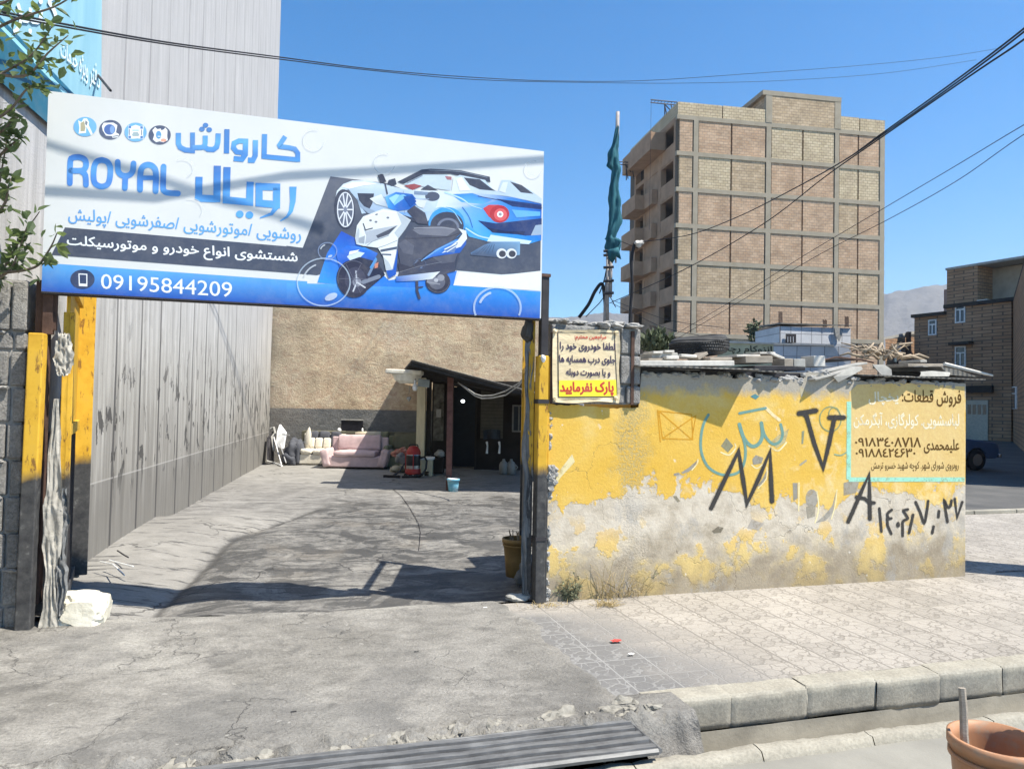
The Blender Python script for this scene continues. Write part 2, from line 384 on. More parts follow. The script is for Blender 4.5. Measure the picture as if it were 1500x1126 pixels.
def m_yard():
    g = NG('yard_concrete', .82); v = g.W(); x, y, z = g.sep(v)
    big = g.noise(v, .55, 5, .6); mid = g.noise(g.map(v, scale=(1, 1.4, 1)), 3.2, 8, .72, .2); f = g.noise(v, 48, 4, .65)
    c = g.ramp(big, [(.3, (.16, .153, .142)), (.7, (.25, .24, .222))])
    c = g.mix(.7, c, g.ramp(mid, [(.33, .2), (.5, .5), (.68, .72)]), 'OVERLAY'); c = g.mix(.45, c, g.ramp(f, [(.3, .3), (.7, .68)]), 'OVERLAY')
    # trodden wet grime in the middle of the yard
    cx = g.math('ABSOLUTE', g.math('ADD', x, 1.0)); cy = g.math('MULTIPLY', g.math('ABSOLUTE', g.math('ADD', y, -3.6)), .52)
    zone = g.step(g.math('ADD', g.math('ADD', cx, cy), g.math('MULTIPLY', g.noise(v, 1.6, 4), 1.2)), 3.2, 1.5)
    wob = g.math('MULTIPLY', g.math('SUBTRACT', g.noise(v, 2.5, 5, .6), .5), .16)
    crs = g.math('MAXIMUM', g.math('ADD', g.math('MULTIPLY', y, .12), -3.03), g.math('ADD', g.math('MULTIPLY', y, .5), -4.35))
    side = g.math('ADD', g.math('SUBTRACT', x, crs), wob)
    basin = g.math('MULTIPLY', g.step(side, -.01, .03), g.step(g.math('ADD', y, g.math('MULTIPLY', g.math('SUBTRACT', g.noise(v, 1.1, 5, .6), .5), 2.2)), 6.5, 6.35))
    zone = g.math('MAXIMUM', zone, g.math('MULTIPLY', basin, .85)); c = g.mix(g.math('MULTIPLY', basin, .32), c, (.07, .066, .06))
    rim = g.math('MULTIPLY', g.step(g.math('ABSOLUTE', side), .075, .02), g.step(y, 6.2, 5.6)); c = g.mix(g.math('MULTIPLY', rim, .72), c, (.055, .052, .048))
    wn = g.noise(g.map(v, scale=(1, 1.35, 1), loc=(5, 0, 0)), 1.5, 8, .68, .9); wet = g.math('MAXIMUM', g.step(wn, .525, .54), g.math('MULTIPLY', g.step(g.noise(g.map(v, scale=(1, 2.2, 1), loc=(1, 5, 0)), 4.5, 7, .7, .5), .53, .56), .7))
    bank = g.math('MULTIPLY', g.step(side, -.04, -.14), g.step(y, 6.0, 4.5)); c = g.mix(g.math('MULTIPLY', bank, .45), c, (.30, .285, .255)); wet = g.math('MULTIPLY', wet, g.math('SUBTRACT', 1.0, g.math('MULTIPLY', bank, .85)))
    wm = g.math('MULTIPLY', wet, g.math('ADD', g.math('MULTIPLY', zone, .74), .03)); c = g.mix(wm, c, (.04, .039, .037)); isl = g.math('MULTIPLY', g.step(wn, .45, .40), zone); c = g.mix(g.math('MULTIPLY', isl, .45), c, (.33, .315, .285)); gr = g.step(g.noise(g.map(v, scale=(1.4, 1.8, 1)), 9, 6, .75, .3), .52, .60); c = g.mix(g.math('MULTIPLY', gr, g.math('ADD', g.math('MULTIPLY', zone, .45), .03)), c, (.05, .05, .05))
    brown = g.step(g.noise(g.map(v, loc=(1, 7, 0)), 1.4, 4), .55, .66); c = g.mix(g.math('MULTIPLY', brown, g.math('MULTIPLY', zone, .25)), c, (.22, .19, .15))
    mark = g.step(g.noise(g.map(v, scale=(.9, 7, 1), loc=(2, 2, 0)), 1.6, 5, .7, .3), .57, .60)
    c = g.mix(g.math('MULTIPLY', mark, .75), c, (.045, .044, .044))
    pale = g.step(g.math('ADD', y, g.math('MULTIPLY', g.noise(v, .8, 3), 3)), 8.5, 12.5); c = g.mix(g.math('MULTIPLY', pale, .4), c, (.36, .345, .31))
    cr = g.vor(g.add(v, g.noise(v, 1.6, 6, out=1), 1.1), .5); cm = g.math('MULTIPLY', g.step(cr, .010, .003), g.step(g.noise(v, .5, 2), .42, .55)); c = g.mix(g.math('MULTIPLY', cm, .7), c, (.03, .03, .03))
    h = g.math('ADD', g.math('ADD', g.math('MULTIPLY', mid, .6), g.math('MULTIPLY', f, .8)), g.math('MULTIPLY', cm, -1.2))
    return g.out(c, h, .5, .018, g.math('SUBTRACT', .88, g.math('MULTIPLY', wm, .35)))
def m_pave():
    g = NG('stamped_paving', .88); v = g.W(); x, y, z = g.sep(v)
    big = g.noise(v, .7, 5, .6); f = g.noise(v, 60, 4, .65)
    T = .295
    fx = g.math('FRACT', g.math('DIVIDE', g.math('ADD', x, 20.08), T)); fy = g.math('FRACT', g.math('DIVIDE', g.math('ADD', y, 20.02), T))
    ex = g.math('ABSOLUTE', g.math('SUBTRACT', fx, .5)); ey = g.math('ABSOLUTE', g.math('SUBTRACT', fy, .5))
    j = g.step(g.math('ADD', g.math('MAXIMUM', ex, ey), g.math('MULTIPLY', g.math('SUBTRACT', g.noise(v, 20, 3), .5), .02)), .474, .492)
    tv = g.comb(fx, fy, 0.0); dv = g.add(tv, g.noise(g.map(tv, loc=(4, 2, 0)), 3.2, 2, out=1), .35)
    cr = g.vor(dv, 3.0); cm = g.step(cr, .075, .03)
    lx = g.n('ShaderNodeTexWhiteNoise', noise_dimensions='2D'); g.setin(lx.inputs['Vector'], g.comb(g.math('FLOOR', g.math('DIVIDE', g.math('ADD', x, 20.08), T)), g.math('FLOOR', g.math('DIVIDE', g.math('ADD', y, 20.02), T)), 0.0))
    c = g.ramp(big, [(.3, (.28, .256, .222)), (.7, (.35, .322, .285))])
    c = g.mix(.10, c, lx.outputs[0], 'OVERLAY'); c = g.mix(.45, c, g.ramp(f, [(.3, .34), (.7, .66)]), 'OVERLAY')
    # grimy wet corner next to the driveway: dark slabs, pale lines
    near = g.math('ADD', g.math('ADD', x, g.math('MULTIPLY', y, .28)), g.math('MULTIPLY', g.noise(v, 2.2, 4), 1.1))
    dk = g.math('MULTIPLY', g.step(near, 1.15, .25), g.step(y, -.16, -.42)); c = g.mix(g.math('MULTIPLY', dk, .85), c, g.mix(f, (.10, .10, .10), (.165, .165, .165)))
    jx = g.step(g.math('ADD', ex, g.math('MULTIPLY', g.math('SUBTRACT', g.noise(v, 20, 3), .5), .02)), .468, .490); jy = g.step(ey, .474, .492); cmv = g.math('MULTIPLY', cm, g.step(g.noise(v, 4.5, 3), .30, .52))
    lines = g.math('MAXIMUM', g.math('MULTIPLY', jx, .75), g.math('MAXIMUM', g.math('MULTIPLY', jy, g.math('ADD', .30, g.math('MULTIPLY', dk, .65))), g.math('MULTIPLY', cmv, .55))); lcol = g.mix(dk, (.085, .075, .062), (.34, .335, .32))
    c = g.mix(g.math('MULTIPLY', lines, g.math('ADD', .45, g.math('MULTIPLY', g.noise(v, 6, 3), .6))), c, lcol)
    st = g.step(g.noise(v, 2.6, 5, .65), .58, .72); c = g.mix(g.math('MULTIPLY', st, .12), c, (.16, .15, .135))
    return g.out(c, g.math('SUBTRACT', g.math('MULTIPLY', f, .4), lines), .45, .01)
def m_kerb():
    g = NG('kerb_concrete', .92); v = g.W(); n = g.noise(v, 3.5, 6, .65); f = g.noise(v, 60, 4, .65)
    c = g.ramp(n, [(.3, (.26, .24, .195)), (.7, (.36, .335, .275))]); c = g.mix(.5, c, g.ramp(f, [(.3, .3), (.7, .68)]), 'OVERLAY')
    d = g.step(g.noise(v, 1.1, 4), .55, .7); c = g.mix(g.math('MULTIPLY', d, .45), c, (.11, .108, .105)); return g.out(c, g.math('ADD', g.math('MULTIPLY', n, .6), g.math('MULTIPLY', f, .5)), .4, .012)
M_dust = basic('dusty_road', (.235, .225, .195), .95, .22, 1.3, .4, 70, frame='pos')
M_ground, M_asph, M_drive, M_yard, M_pave, M_kerb = m_ground(), m_asphalt(), m_drive(), m_yard(), m_pave(), m_kerb()
E_B, LIP = -2.12, -2.62           # pavement edge, road-side edge of the open gutter
mb = MB(); mb.add([w(-3000, E_B+.05, -.17), w(3000, E_B+.05, -.17), w(3000, 6000, -.17), w(-3000, 6000, -.17)], [(0, 1, 2, 3)])
struct(mb.build('ground', M_ground, origin=False))
mb = MB(); mb.add([w(-400, -60, -.075), w(400, -60, -.075), w(400, LIP-.09, -.075), w(-400, LIP-.09, -.075)], [(0, 1, 2, 3)])
struct(mb.build('road', M_dust, origin=False))
mb = MB(); mb.bw(-30, 40, LIP-.02, E_B+.02, -.45, -.36); struct(mb.build('gutter_bed', M_kerb))
mb = MB()                                                     # the road-side lip of the gutter, cast in rough lengths
s = -6.0; random.seed(3)
while s < 14:
    l = random.uniform(.62, .8)
    def lipfn(a, t, s=s, l=l):
        x = s+l*a; prof = [(LIP+.02, -.42), (LIP+.01, -.06), (LIP-.02, -.035), (LIP-.085, -.038), (LIP-.11, -.09)]
        k = min(int(t*4+1e-6), 3); q = t*4-k; b = prof[k][0]*(1-q)+prof[k+1][0]*q; z = prof[k][1]*(1-q)+prof[k+1][1]*q
        return w(x, b+.012*fbm(x, b, 6), z+.010*fbm(x, b+4, 9))
    mb.grid(lipfn, 14, 8); s += l+.006
struct(mb.build('gutter_lip', M_kerb, smooth=True))
mb = MB(); s = -.03                                           # kerb stones
while s < 14:
    l = .50+random.uniform(-.02, .02); dz = random.uniform(-.006, .006); db = random.uniform(-.008, .008)
    def kf(a, t, s=s, l=l, dz=dz, db=db):
        x = s+l*a; e = min(a, 1-a)*l
        prof = [(E_B+.03, -.19), (E_B-.006, -.186), (E_B-.010, -.016), (E_B+.004, -.003), (E_B+.14, .004)]
        k = min(int(t*4+1e-6), 3); q = t*4-k; b = prof[k][0]*(1-q)+prof[k+1][0]*q; z = prof[k][1]*(1-q)+prof[k+1][1]*q
        r = .007*max(0, 1-e/.010)
        return w(x, b+db+r+.005*fbm(x, z, 7), z+dz-r*.4+.004*fbm(x+9, z+b, 11))
    mb.grid(kf, 24, 20)
    mb.bw(s+l-.004, s+l+.007, E_B+.004, E_B+.13, -.19, -.004)
    s += l+.003
struct(mb.build('kerb', M_kerb, smooth=True))
M_chan = basic('old_channel_concrete', (.33, .305, .25), .95, .25, 3, .5, 40, frame='pos')
mb = MB(); mb.grid(lambda a, t: w(-.03+14*a, E_B-.009+.005*fbm(a*14, t, 3), -.40+.213*t), 160, 6); struct(mb.build('gutter_wall', M_chan, smooth=True))
mb = MB()
mb.add([w(-.36, E_B+.13, .0), w(60, E_B+.13, .0), w(60, 0.02, .0), w(60, 3.5, .0), w(4.4, 3.5, 0), w(4.4, .02, 0), w(-.33, .02, 0)], [(0, 1, 5, 6), (1, 2, 5), (2, 3, 4, 5)])
struct(mb.build('pavement', M_pave, origin=False))
mb = MB(); mb.add([w(4.4, 3.62, -.004), w(60, 3.62, -.004), w(60, 70, -.004), w(4.4, 70, -.004)], [(0, 1, 2, 3)])
struct(mb.build('side_street', M_asph, origin=False))
mb = MB()
for i in range(22):
    mb.box(w(4.6+i*.9, 3.56, .025), (.885, .12, .07), MW)
struct(mb.build('side_kerb', M_kerb, bevel=.012))
# driveway: a cast apron with a broken outer rim
def drive(a, t):
    s = -6.2+a*6.35; b = -2.42+t*2.5
    edge = E_B-.16+.10*fbm(s, 1, 1.6)+.05*fbm(s, 7, 6)
    z = .012+.016*fbm(s, b, 1.1)+.0025*fbm(s, b, 6)+.05*smooth(-1.0, -4.2, s)
    lim = -.30+.10*fbm(b, 3, 2.4)+.10*smooth(-1.55, -2.15, b)
    if b < edge: z -= .02+min(.35, (edge-b)*1.9)
    rim = smooth(edge+.10+.16*(.5+fbm(s, 9, 2)), edge+.0, b); z += rim*(.05*fbm(s, b, 7)+.045*abs(fbm(s, b, 15))+.03*fbm(s, b, 27))
    if s > lim: z = min(z, .012)-(.03 if b > E_B+.13 else .0)*smooth(lim, lim+.12, s)
    return w(s, b, z)
mb = MB(); mb.grid(drive, 260, 110); struct(mb.build('driveway', M_drive, smooth=True, origin=False))
# yard floor: two slabs falling to a crease, a raised bank along the left wall
CREASE = [(-3.05, -.3), (-3.0, .79), (-2.66, 3.37), (-2.1, 4.6), (-1.5, 5.6), (-.2, 6.3), (1.5, 6.6)]
def crease_s(b):
    for (s0, b0), (s1, b1) in zip(CREASE[:4], CREASE[1:5]):
        if b0 <= b <= b1: return s0+(s1-s0)*(b-b0)/(b1-b0)
    return -9
def yard_z(s, b):
    z = .004+.014*fbm(s, b, .9)+.006*fbm(s, b, 5)+0 - .085*smooth(.03, .5, b)*smooth(4.5, 1.4, b)
    c = crease_s(b)
    if c > -8:
        d = c-s
        z += .10*smooth(0, .75, d)*smooth(5.6, 4.4, b) - .03*math.exp(-(d/.07)**2)*smooth(5.6, 4.6, b)
        z += .035*math.exp(-((d+.45)/.3)**2)*smooth(5, 3, b)
    return z
def yard(a, t):
    b = .055+t*14.2; s = -5.0+a*12
    return w(s, b, yard_z(s, b))
mb = MB(); mb.grid(yard, 170, 230); struct(mb.build('yard_floor', M_yard, smooth=True, origin=False))
# loose stones along the broken rim of the driveway
M_rub = basic('rubble_stone', (.26, .245, .21), .95, .35, 14, .7, 40)
random.seed(21)
spots = [(-.98, -2.22, .13), (-1.02, -2.33, .09), (-.62, -2.17, .16), (-1.45, -2.24, .12), (-1.95, -2.27, .10), (-.2, -2.08, .13), (-.06, -2.2, .10), (-2.25, -2.2, .09), (-.8, -2.25, .07), (-1.25, -2.28, .07), (-.42, -2.2, .08), (-1.7, -2.3, .08), (-1.15, -2.2, .1), (-2.1, -2.25, .12), (-1.6, -2.22, .1), (-.52, -2.12, .08), (-.3, -2.16, .1), (-2.45, -2.24, .1), (-.9, -2.16, .06), (-.12, -2.13, .07)]
spots = [(s, b, r*.8) for s, b, r in spots]+[(random.uniform(-2.7, -.1), E_B-.13+random.uniform(-.06, .10), random.uniform(.03, .075)) for _ in range(34)]
for i, (s, b, r) in enumerate(spots):
    mb = MB(); mb.rock(w(s, b, -.005), (r*.75, r*.5, r*.40), seed=i+2, rough=.8, R=Matrix.Rotation(random.random()*3, 3, 'Z'))
    tag(mb.build('rubble_stone', M_rub, smooth=False), 'small grey stone in the broken driveway edge by the drain cover', 'stone', 'stones in the broken driveway edge')
# ribbed sheet-metal cover over the gutter
g = NG('grimy_galvanised', .6, .35); n = g.noise(g.W(), 5, 6, .65); q = g.noise(g.map(g.W(), scale=(2, 18, 1)), 3, 5)
M_galv = g.out(g.mix(.6, g.ramp(n, [(.3, (.11, .11, .11)), (.7, (.24, .24, .235))]), g.ramp(q, [(.3, .25), (.7, .7)]), 'OVERLAY'), n, .3, .006)
root = thing('drain_cover', 'long ribbed grey metal cover lying over the roadside gutter', 'drain cover', w(-1.6, -2.5, -.06))
def ribs(a, t):
    s = -3.9+a*3.62; b = -2.33-.34*t; k = (t*5) % 1
    return w(s+.02*fbm(b, 1, 7), b-.012*fbm(s, 2, 1.2), .004+.030*(1 if .24 < k < .80 else 0)+.004*fbm(s, int(t*5), 3)+.008*fbm(s, b, 1.4))
mb = MB(); mb.grid(ribs, 40, 100); mb.build('cover_sheet', M_galv, root)
for b in (-2.335, -2.672):
    mb = MB(); mb.tube([w(-3.9+i*.362, b-.012*fbm(-3.9+i*.362, 2, 1.2), .016+.008*fbm(-3.9+i*.362, b, 1.4)) for i in range(11)], .016, 6); mb.build('side_rail', M_galv, root)
mb = MB(); mb.tube([w(-.275, -2.34, .014), w(-.27, -2.5, .016), w(-.265, -2.67, .014)], .014, 6); mb.build('end_rail', M_galv, root)
# litter
M_red = basic('red_wrapper', (.55, .06, .05), .5); M_white = basic('white_scrap', (.75, .75, .73), .7); M_blackrag = basic('black_scrap', (.03, .03, .032), .9)
def scrap(px, py, sz, m, label, z=.01, name='paper_scrap', cat='litter', grp=None):
    c = G(px, py, z); mb = MB()
    mb.grid(lambda a, t: c + U*((a-.5)*sz) + B*((t-.5)*sz*.6) + Z*(.004+sz*.16*abs(fbm(a*2+px, t*2+py, 1.3))), 5, 4); tag(mb.build(name, m), label, cat, grp)
scrap(903, 939, .075, M_red, 'crumpled red wrapper on the dark paving', name='wrapper'); scrap(925, 958, .04, M_white, 'small white scrap on paving near red wrapper')
scrap(711, 890, .03, M_white, 'tiny white scrap on driveway in front of gate'); scrap(475, 960, .09, M_blackrag, 'flat black shred lying on the driveway concrete', name='cloth_shred')
for x, y, q in ((235, 917, .04), (345, 918, .03), (300, 948, .04), (97, 996, .035), (430, 1043, .03), (610, 955, .03)):
    scrap(x, y, q, M_blackrag, 'small black speck of debris on the driveway', name='debris_bit', grp='debris bits on the driveway')
# ================================================================ gate, sign board, block pillar
def m_postpaint():
    g = NG('chipped_yellow_black_paint', .6); v = g.W(); x, y, z = g.sep(v)
    e = g.math('ADD', z, g.math('MULTIPLY', g.math('SUBTRACT', g.noise(v, 9, 4), .5), .12))
    n = g.noise(v, 6, 5, .65)
    yel = g.ramp(n, [(.3, (.52, .29, .025)), (.55, (.64, .385, .04)), (.8, (.58, .36, .06))])
    rust = g.step(g.noise(g.map(v, scale=(4, 4, 1.2)), 6, 6, .7), .56, .63); yel = g.mix(g.math('MULTIPLY', rust, .85), yel, (.16, .075, .03))
    blk = g.ramp(g.noise(v, 14, 6, .7), [(.35, (.035, .035, .037)), (.6, (.075, .074, .072)), (.75, (.19, .185, .175))])
    return g.out(g.mix(g.step(e, 1.15, 1.05), yel, blk), n, .3, .004)
M_post = m_postpaint()
M_rust = basic('rusty_steel', (.10, .06, .045), .8, .35, 12, .4, 60, .2); M_dark = basic('dark_steel', (.045, .042, .045), .6, .3, 8, .2, 40, .3)
def m_block():
    g = NG('cinder_block', .96); v = g.W(); n = g.noise(v, 2.5, 5, .6); f = g.noise(v, 70, 5, .75); q = g.noise(v, 22, 4, .7)
    c = g.ramp(n, [(.3, (.235, .225, .21)), (.7, (.37, .355, .33))]); c = g.mix(.7, c, g.ramp(f, [(.3, .22), (.7, .75)]), 'OVERLAY'); c = g.mix(.5, c, g.ramp(q, [(.3, .3), (.7, .65)]), 'OVERLAY')
    return g.out(c, g.math('ADD', f, q), .9, .02)
M_block = m_block(); M_mortar = basic('rough_mortar', (.33, .32, .30), .97, .2, 10, .9, 35, dist=.02, frame='pos')
def blockwork(mb, mm, s0, s1, b0, b1, courses, joints, seed=1):
    random.seed(seed)
    for k, (z0, z1) in enumerate(courses):
        xs = joints[k % len(joints)]
        for x0, x1 in zip(xs[:-1], xs[1:]):
            d = random.uniform(-.012, .012)
            mb.bw(x0+.008, x1-.008, b0+d, b1, z0+.009, z1-.009)
    mm.bw(s0+.015, s1-.02, b0+.03, b1-.01, courses[0][0], courses[-1][1])
# ---- left pillar of rough blocks
root = thing('block_pillar', 'rough grey cinder block pillar behind the left yellow gate post', 'pillar', w(-4.3, .1, 0))
cs = [(0, .2)] + [(.2+.25*i, .2+.25*(i+1)) for i in range(7)] + [(1.95, 2.08), (2.08, 2.44)]
mb, mm = MB(), MB(); blockwork(mb, mm, -5.6, -3.76, -.03, .3, cs, [[-5.6, -5.2, -4.55, -4.05, -3.84, -3.755], [-5.6, -4.9, -4.3, -3.86, -3.755]], 5)
mb.build('blockwork', M_block, root, bevel=.012); mm.build('mortar', M_mortar, root)
mb = MB(); random.seed(9)
for i in range(26):
    mb.rock(w(random.uniform(-4.9, -3.82), random.uniform(-.02, .25), 2.45+random.uniform(0, .02)), (random.uniform(.03, .09), .05, .02), i, 2, .5)
for k, (z0, z1) in enumerate(cs):
    for i in range(5): mb.rock(w(random.uniform(-4.7, -3.79), -.035, z1-.008), (random.uniform(.02, .07), .016, .012), i+k*9, 2, .6)
mb.build('mortar_lumps', M_mortar, root)
# ---- gate posts
root = thing('gate_post', 'yellow and black painted square gate post at the left pillar', 'gate post', w(-3.67, -.1, .06))
mb = MB()
mb.prism([w(-3.742, -.13, .04), w(-3.648, -.13, .04), w(-3.648, -.03, .04), w(-3.742, -.03, .04)], Z*2.03+U*.02)
mb.build('post_body', M_post, root, bevel=.008)
mb = MB(); mb.bw(-3.72, -3.64, 0.0, .08, .2, 2.45); mb.build('upright', M_rust, root)
root = thing('gate_post', 'narrow yellow and black gate post standing against the yellow wall', 'gate post', w(.02, -.06, 0))
mb = MB(); mb.bw(-.028, .055, -.06, .05, 0, 2.055); mb.bw(.055, .085, -.02, .05, 0, 2.05); mb.build('post_body', M_post, root, bevel=.006)
mb = MB(); mb.bw(-.034, .062, -.066, .056, 1.655, 1.69); mb.bw(-.034, .062, -.066, .056, .52, .55); mb.build('strap', M_dark, root)
mb = MB(); mb.rock(w(-.0, -.075, 2.03), (.02, .02, .03), 3); mb.build('hinge', M_white, root)
root = thing('sign_pole', 'dark steel tube rising beside the right edge of the sign board', 'pole', w(.02, .0, 2.05))
mb = MB(); mb.bw(-.012, .052, -.05, .03, 2.055, 2.74); mb.build('pole_tube', M_dark, root, bevel=.004)
mb = MB(); mb.bw(-.03, .06, -.06, .04, 2.715, 2.74); mb.build('pole_cap', M_rust, root)
mb = MB(); mb.bw(-3.66, -3.60, -.055, .005, 2.07, 2.5); mb.bw(-3.6, -3.585, -.03, .01, 2.1, 2.5)
tag(mb.build('sign_pole', M_rust), 'short rusty tube carrying the left end of the sign board', 'pole')
# ---- gate leaves
g = NG('gate_sheet', .55, .2); v = g.W(); x, y, z = g.sep(v)
n = g.noise(v, 5, 5, .65); cor = g.math('SINE', g.math('MULTIPLY', g.math('ADD', y, x), 95))
top = g.ramp(n, [(.3, (.50, .29, .03)), (.7, (.70, .43, .05))]); low = g.ramp(n, [(.3, (.05, .05, .053)), (.7, (.13, .13, .13))])
M_leaf = g.out(g.mix(g.step(g.math('ADD', z, g.math('MULTIPLY', n, .1)), 1.22, 1.12), top, low), cor, .5, .01)
def plastic(name, c):
    g = NG(name, .6); n = g.noise(g.obj(), 7, 5, .6, 1.0); m = g.out(g.ramp(n, [(.3, sc(c, .6)), (.7, sc(c, 1.15))]), n, .6, .02); g.p.inputs['Specular IOR Level'].default_value = .3; return m
M_wrap = plastic('white_plastic_wrap', (.45, .42, .36)); M_foil = plastic('silver_foil', (.20, .20, .195))
def rag(path, wd, seed, amp=.05, nx=22, ny=40, side=None):
    side = Vector(side) if side else U
    path = [Vector(p) for p in path]
    def fn(a, t):
        k = min(int(t*(len(path)-1)), len(path)-2); q = t*(len(path)-1)-k; p = path[k]*(1-q)+path[k+1]*q
        ww = wd[k]*(1-q)+wd[k+1]*q if isinstance(wd, list) else wd
        n1 = .5-2*abs(noise.noise(Vector((a*3.5+seed, t*5, seed)))); n2 = .5-2*abs(noise.noise(Vector((a*7+seed+t*3, t*17, seed*2)))); n3 = noise.noise(Vector((seed*3, t*9, 1)))
        return p + side*(ww*(a-.5)+amp*n3*.6) + side.cross(Z)*(amp*(n1*.9+n2*.45)) + Z*(amp*.5*n2)
    return MB().grid(fn, nx, ny)
LA = w(-3.52, .06, .04); LBp = Vector((-3.78, 6.42, .04)); ld = (LBp-LA); LL = ld.length; ld.normalize(); ln = Vector((-ld.y, ld.x, 0))
MLf = Matrix(((ld.x, ln.x, 0), (ld.y, ln.y, 0), (0, 0, 1)))
root = thing('gate_leaf', 'left gate leaf in yellow and black standing open against the grey wall', 'gate', tuple(LA))
def lb(mb, a0, a1, z0, z1, n0, n1): return mb.box(LA+ld*((a0+a1)/2)+ln*((n0+n1)/2)+Z*(z0+z1)/2, (a1-a0, n1-n0, z1-z0), MLf)
mb = MB(); lb(mb, .0, LL, .12, 2.36, .0, .02); mb.build('sheet_panel', M_leaf, root)
mb = MB(); lb(mb, LL-.06, LL, .06, 2.50, -.12, .10); lb(mb, 0, .06, .06, 2.2, -.03, .04); mb.build('stile', M_post, root, bevel=.005)
for z0, z1 in ((2.36, 2.46), (1.32, 1.40), (.08, .16)):
    mb = MB(); lb(mb, .06, LL-.10, z0, z1, -.03, .05); mb.build('rail', M_post, root, bevel=.005)
mb = MB()
for i in range(7): lb(mb, .1+i*.12, .115+i*.12, .16, 1.3, -.02, -.001)
mb.build('rib', M_dark, root)
mb = rag([LBp+ln*.0+ld*.03+Z*z for z in (1.98, 1.6, 1.1, .7, .3, .02)], [.05, .08, .05, .06, .05, .12], 7, .03, 8, 50, side=-ln); mb.build('torn_edge_strip', M_foil, root, smooth=True)
# white plastic bundle hanging between post and leaf
mb = rag([w(-3.52, -.06, z) for z in (2.08, 1.9, 1.78)], [.07, .13, .06], 3, .028, 16, 24)
o1 = tag(mb.build('plastic_wrap', M_wrap, smooth=True), 'crumpled pale plastic knotted at the top of the left gate post', 'plastic sheet')
mb = rag([w(-3.55, -.07, z) for z in (1.62, 1.3, 1.0, .85, .6, .45, .2, .03)], [.03, .07, .09, .12, .12, .06, .08, .13], 13, .018, 16, 80)
tag(mb.build('plastic_wrap', M_wrap, smooth=True), 'long torn white plastic sheet hanging down beside the left gate post', 'plastic sheet')
mb = rag([w(-3.50, -.05, z) for z in (1.0, .8, .55, .4, .12)], [.05, .10, .06, .09, .08], 23, .035, 12, 50); tag(mb.build('foil_scrap', M_foil, smooth=True), 'dull silver foil rag hanging low beside the left gate post', 'foil')
# white stone
g = NG('pale_limestone', .9); n = g.noise(g.obj(), 6, 6, .6); M_lime = g.out(g.ramp(n, [(.3, (.60, .55, .42)), (.6, (.78, .74, .62)), (.75, (.82, .79, .70))]), g.noise(g.obj(), 14, 5, .6), .5, .02)
mb = MB(); c = G(122, 893, .13); mb.rock(c, (.21, .16, .155), 5, 4, .5, R=Matrix.Rotation(.25, 3, 'Z') @ Matrix.Rotation(.12, 3, 'Y'), flat=.74)
tag(mb.build('limestone_rock', M_lime), 'large pale limestone rock on the ground beside the left gate post', 'rock')
mb = MB(); mb.rock(G(78, 912, .03), (.06, .05, .035), 8, 2, .4); tag(mb.build('plaster_lump', M_lime), 'small white plaster lump at the foot of left gate post', 'rock')
# right leaf, seen edge-on
RA = w(-.05, .06, .03); RB = Vector((.13, 7.45, .03)); rd = RB-RA; RL = rd.length; rd.normalize(); rn = Vector((-rd.y, rd.x, 0)); MRf = Matrix(((rd.x, rn.x, 0), (rd.y, rn.y, 0), (0, 0, 1)))
root = thing('gate_leaf', 'right gate leaf seen edge on behind the yellow wall post', 'gate', tuple(RA))
def rb(mb, a0, a1, z0, z1, n0, n1): return mb.box(RA+rd*((a0+a1)/2)+rn*((n0+n1)/2)+Z*(z0+z1)/2, (a1-a0, n1-n0, z1-z0), MRf)
mb = MB(); rb(mb, .05, RL-.05, .1, 1.92, -.01, .01); mb.build('sheet_panel', M_leaf, root)
mb = MB(); rb(mb, 0, .05, .03, 2.4, -.02, .03); rb(mb, RL-.05, RL, .03, 2.4, -.02, .03); mb.build('stile', M_post, root)
for z0, z1 in ((.04, .10), (1.92, 1.97), (2.34, 2.4)):
    mb = MB(); rb(mb, .05, RL-.05, z0, z1, -.02, .02); mb.build('rail', M_post, root)
mb = rag([w(-.075, .07, z) for z in (2.36, 2.1, 1.7, 1.3, .9, .5, .05)], [.06, .09, .05, .09, .06, .08, .06], 31, .03, 10, 60); mb.build('torn_cover', M_foil, root, smooth=True)
mb = MB(); mb.rock(w(-.10, .05, 2.27), (.045, .04, .10), 6, 3, .5); tag(mb.build('black_bag', basic('black_plastic', (.07, .068, .065), .7), smooth=True), 'black plastic bag tied to the top of right gate leaf', 'bag')
# ---- the sign board
FB = P0 - B*.10
M_print = printmat('printed_vinyl', .45); M_bub = printmat('printed_bubble', .45); M_bub.node_tree.nodes['Principled BSDF'].inputs['Alpha'].default_value = .5
g = NG('white_vinyl', .42); n = g.noise(g.W(), 2.2, 4); M_vinyl = g.out(g.ramp(n, [(.3, (.62, .645, .65)), (.7, (.67, .69, .69))]), g.noise(g.map(g.W(), scale=(1, 1, .5)), 3.5, 3), .12, .02)
root = thing('sign_board', 'large white and blue car wash sign board over the gateway', 'sign', w(-1.85, -.08, 2.352))
S0, S1, ZB, ZT = -3.66, -.035, 2.352, 3.75
mb = MB(); mb.bw(S0, S1, -.10, -.065, ZB, ZT); mb.build('panel', M_vinyl, root)
mb = MB(); mb.bw(S0-.004, S1+.004, -.064, -.02, ZT-.05, ZT+.004); mb.bw(S0-.004, S1+.004, -.064, -.02, ZB-.008, ZB+.05); mb.bw(S0, S0+.05, -.064, -.02, ZB+.05, ZT-.05); mb.bw(S1-.05, S1, -.064, -.02, ZB+.05, ZT-.05); mb.build('frame', M_dark, root)
mb = MB(); mb.bw(S0, S1, -.104, -.1005, ZB-.004, ZB+.006); mb.build('bottom_trim', M_dark, root)
fold = MB()
def mk(off, tr=None): return Marks(FB, -B, off, tr)
c3 = lambda x, y: (420+x/3.75, 200+y/3.75)
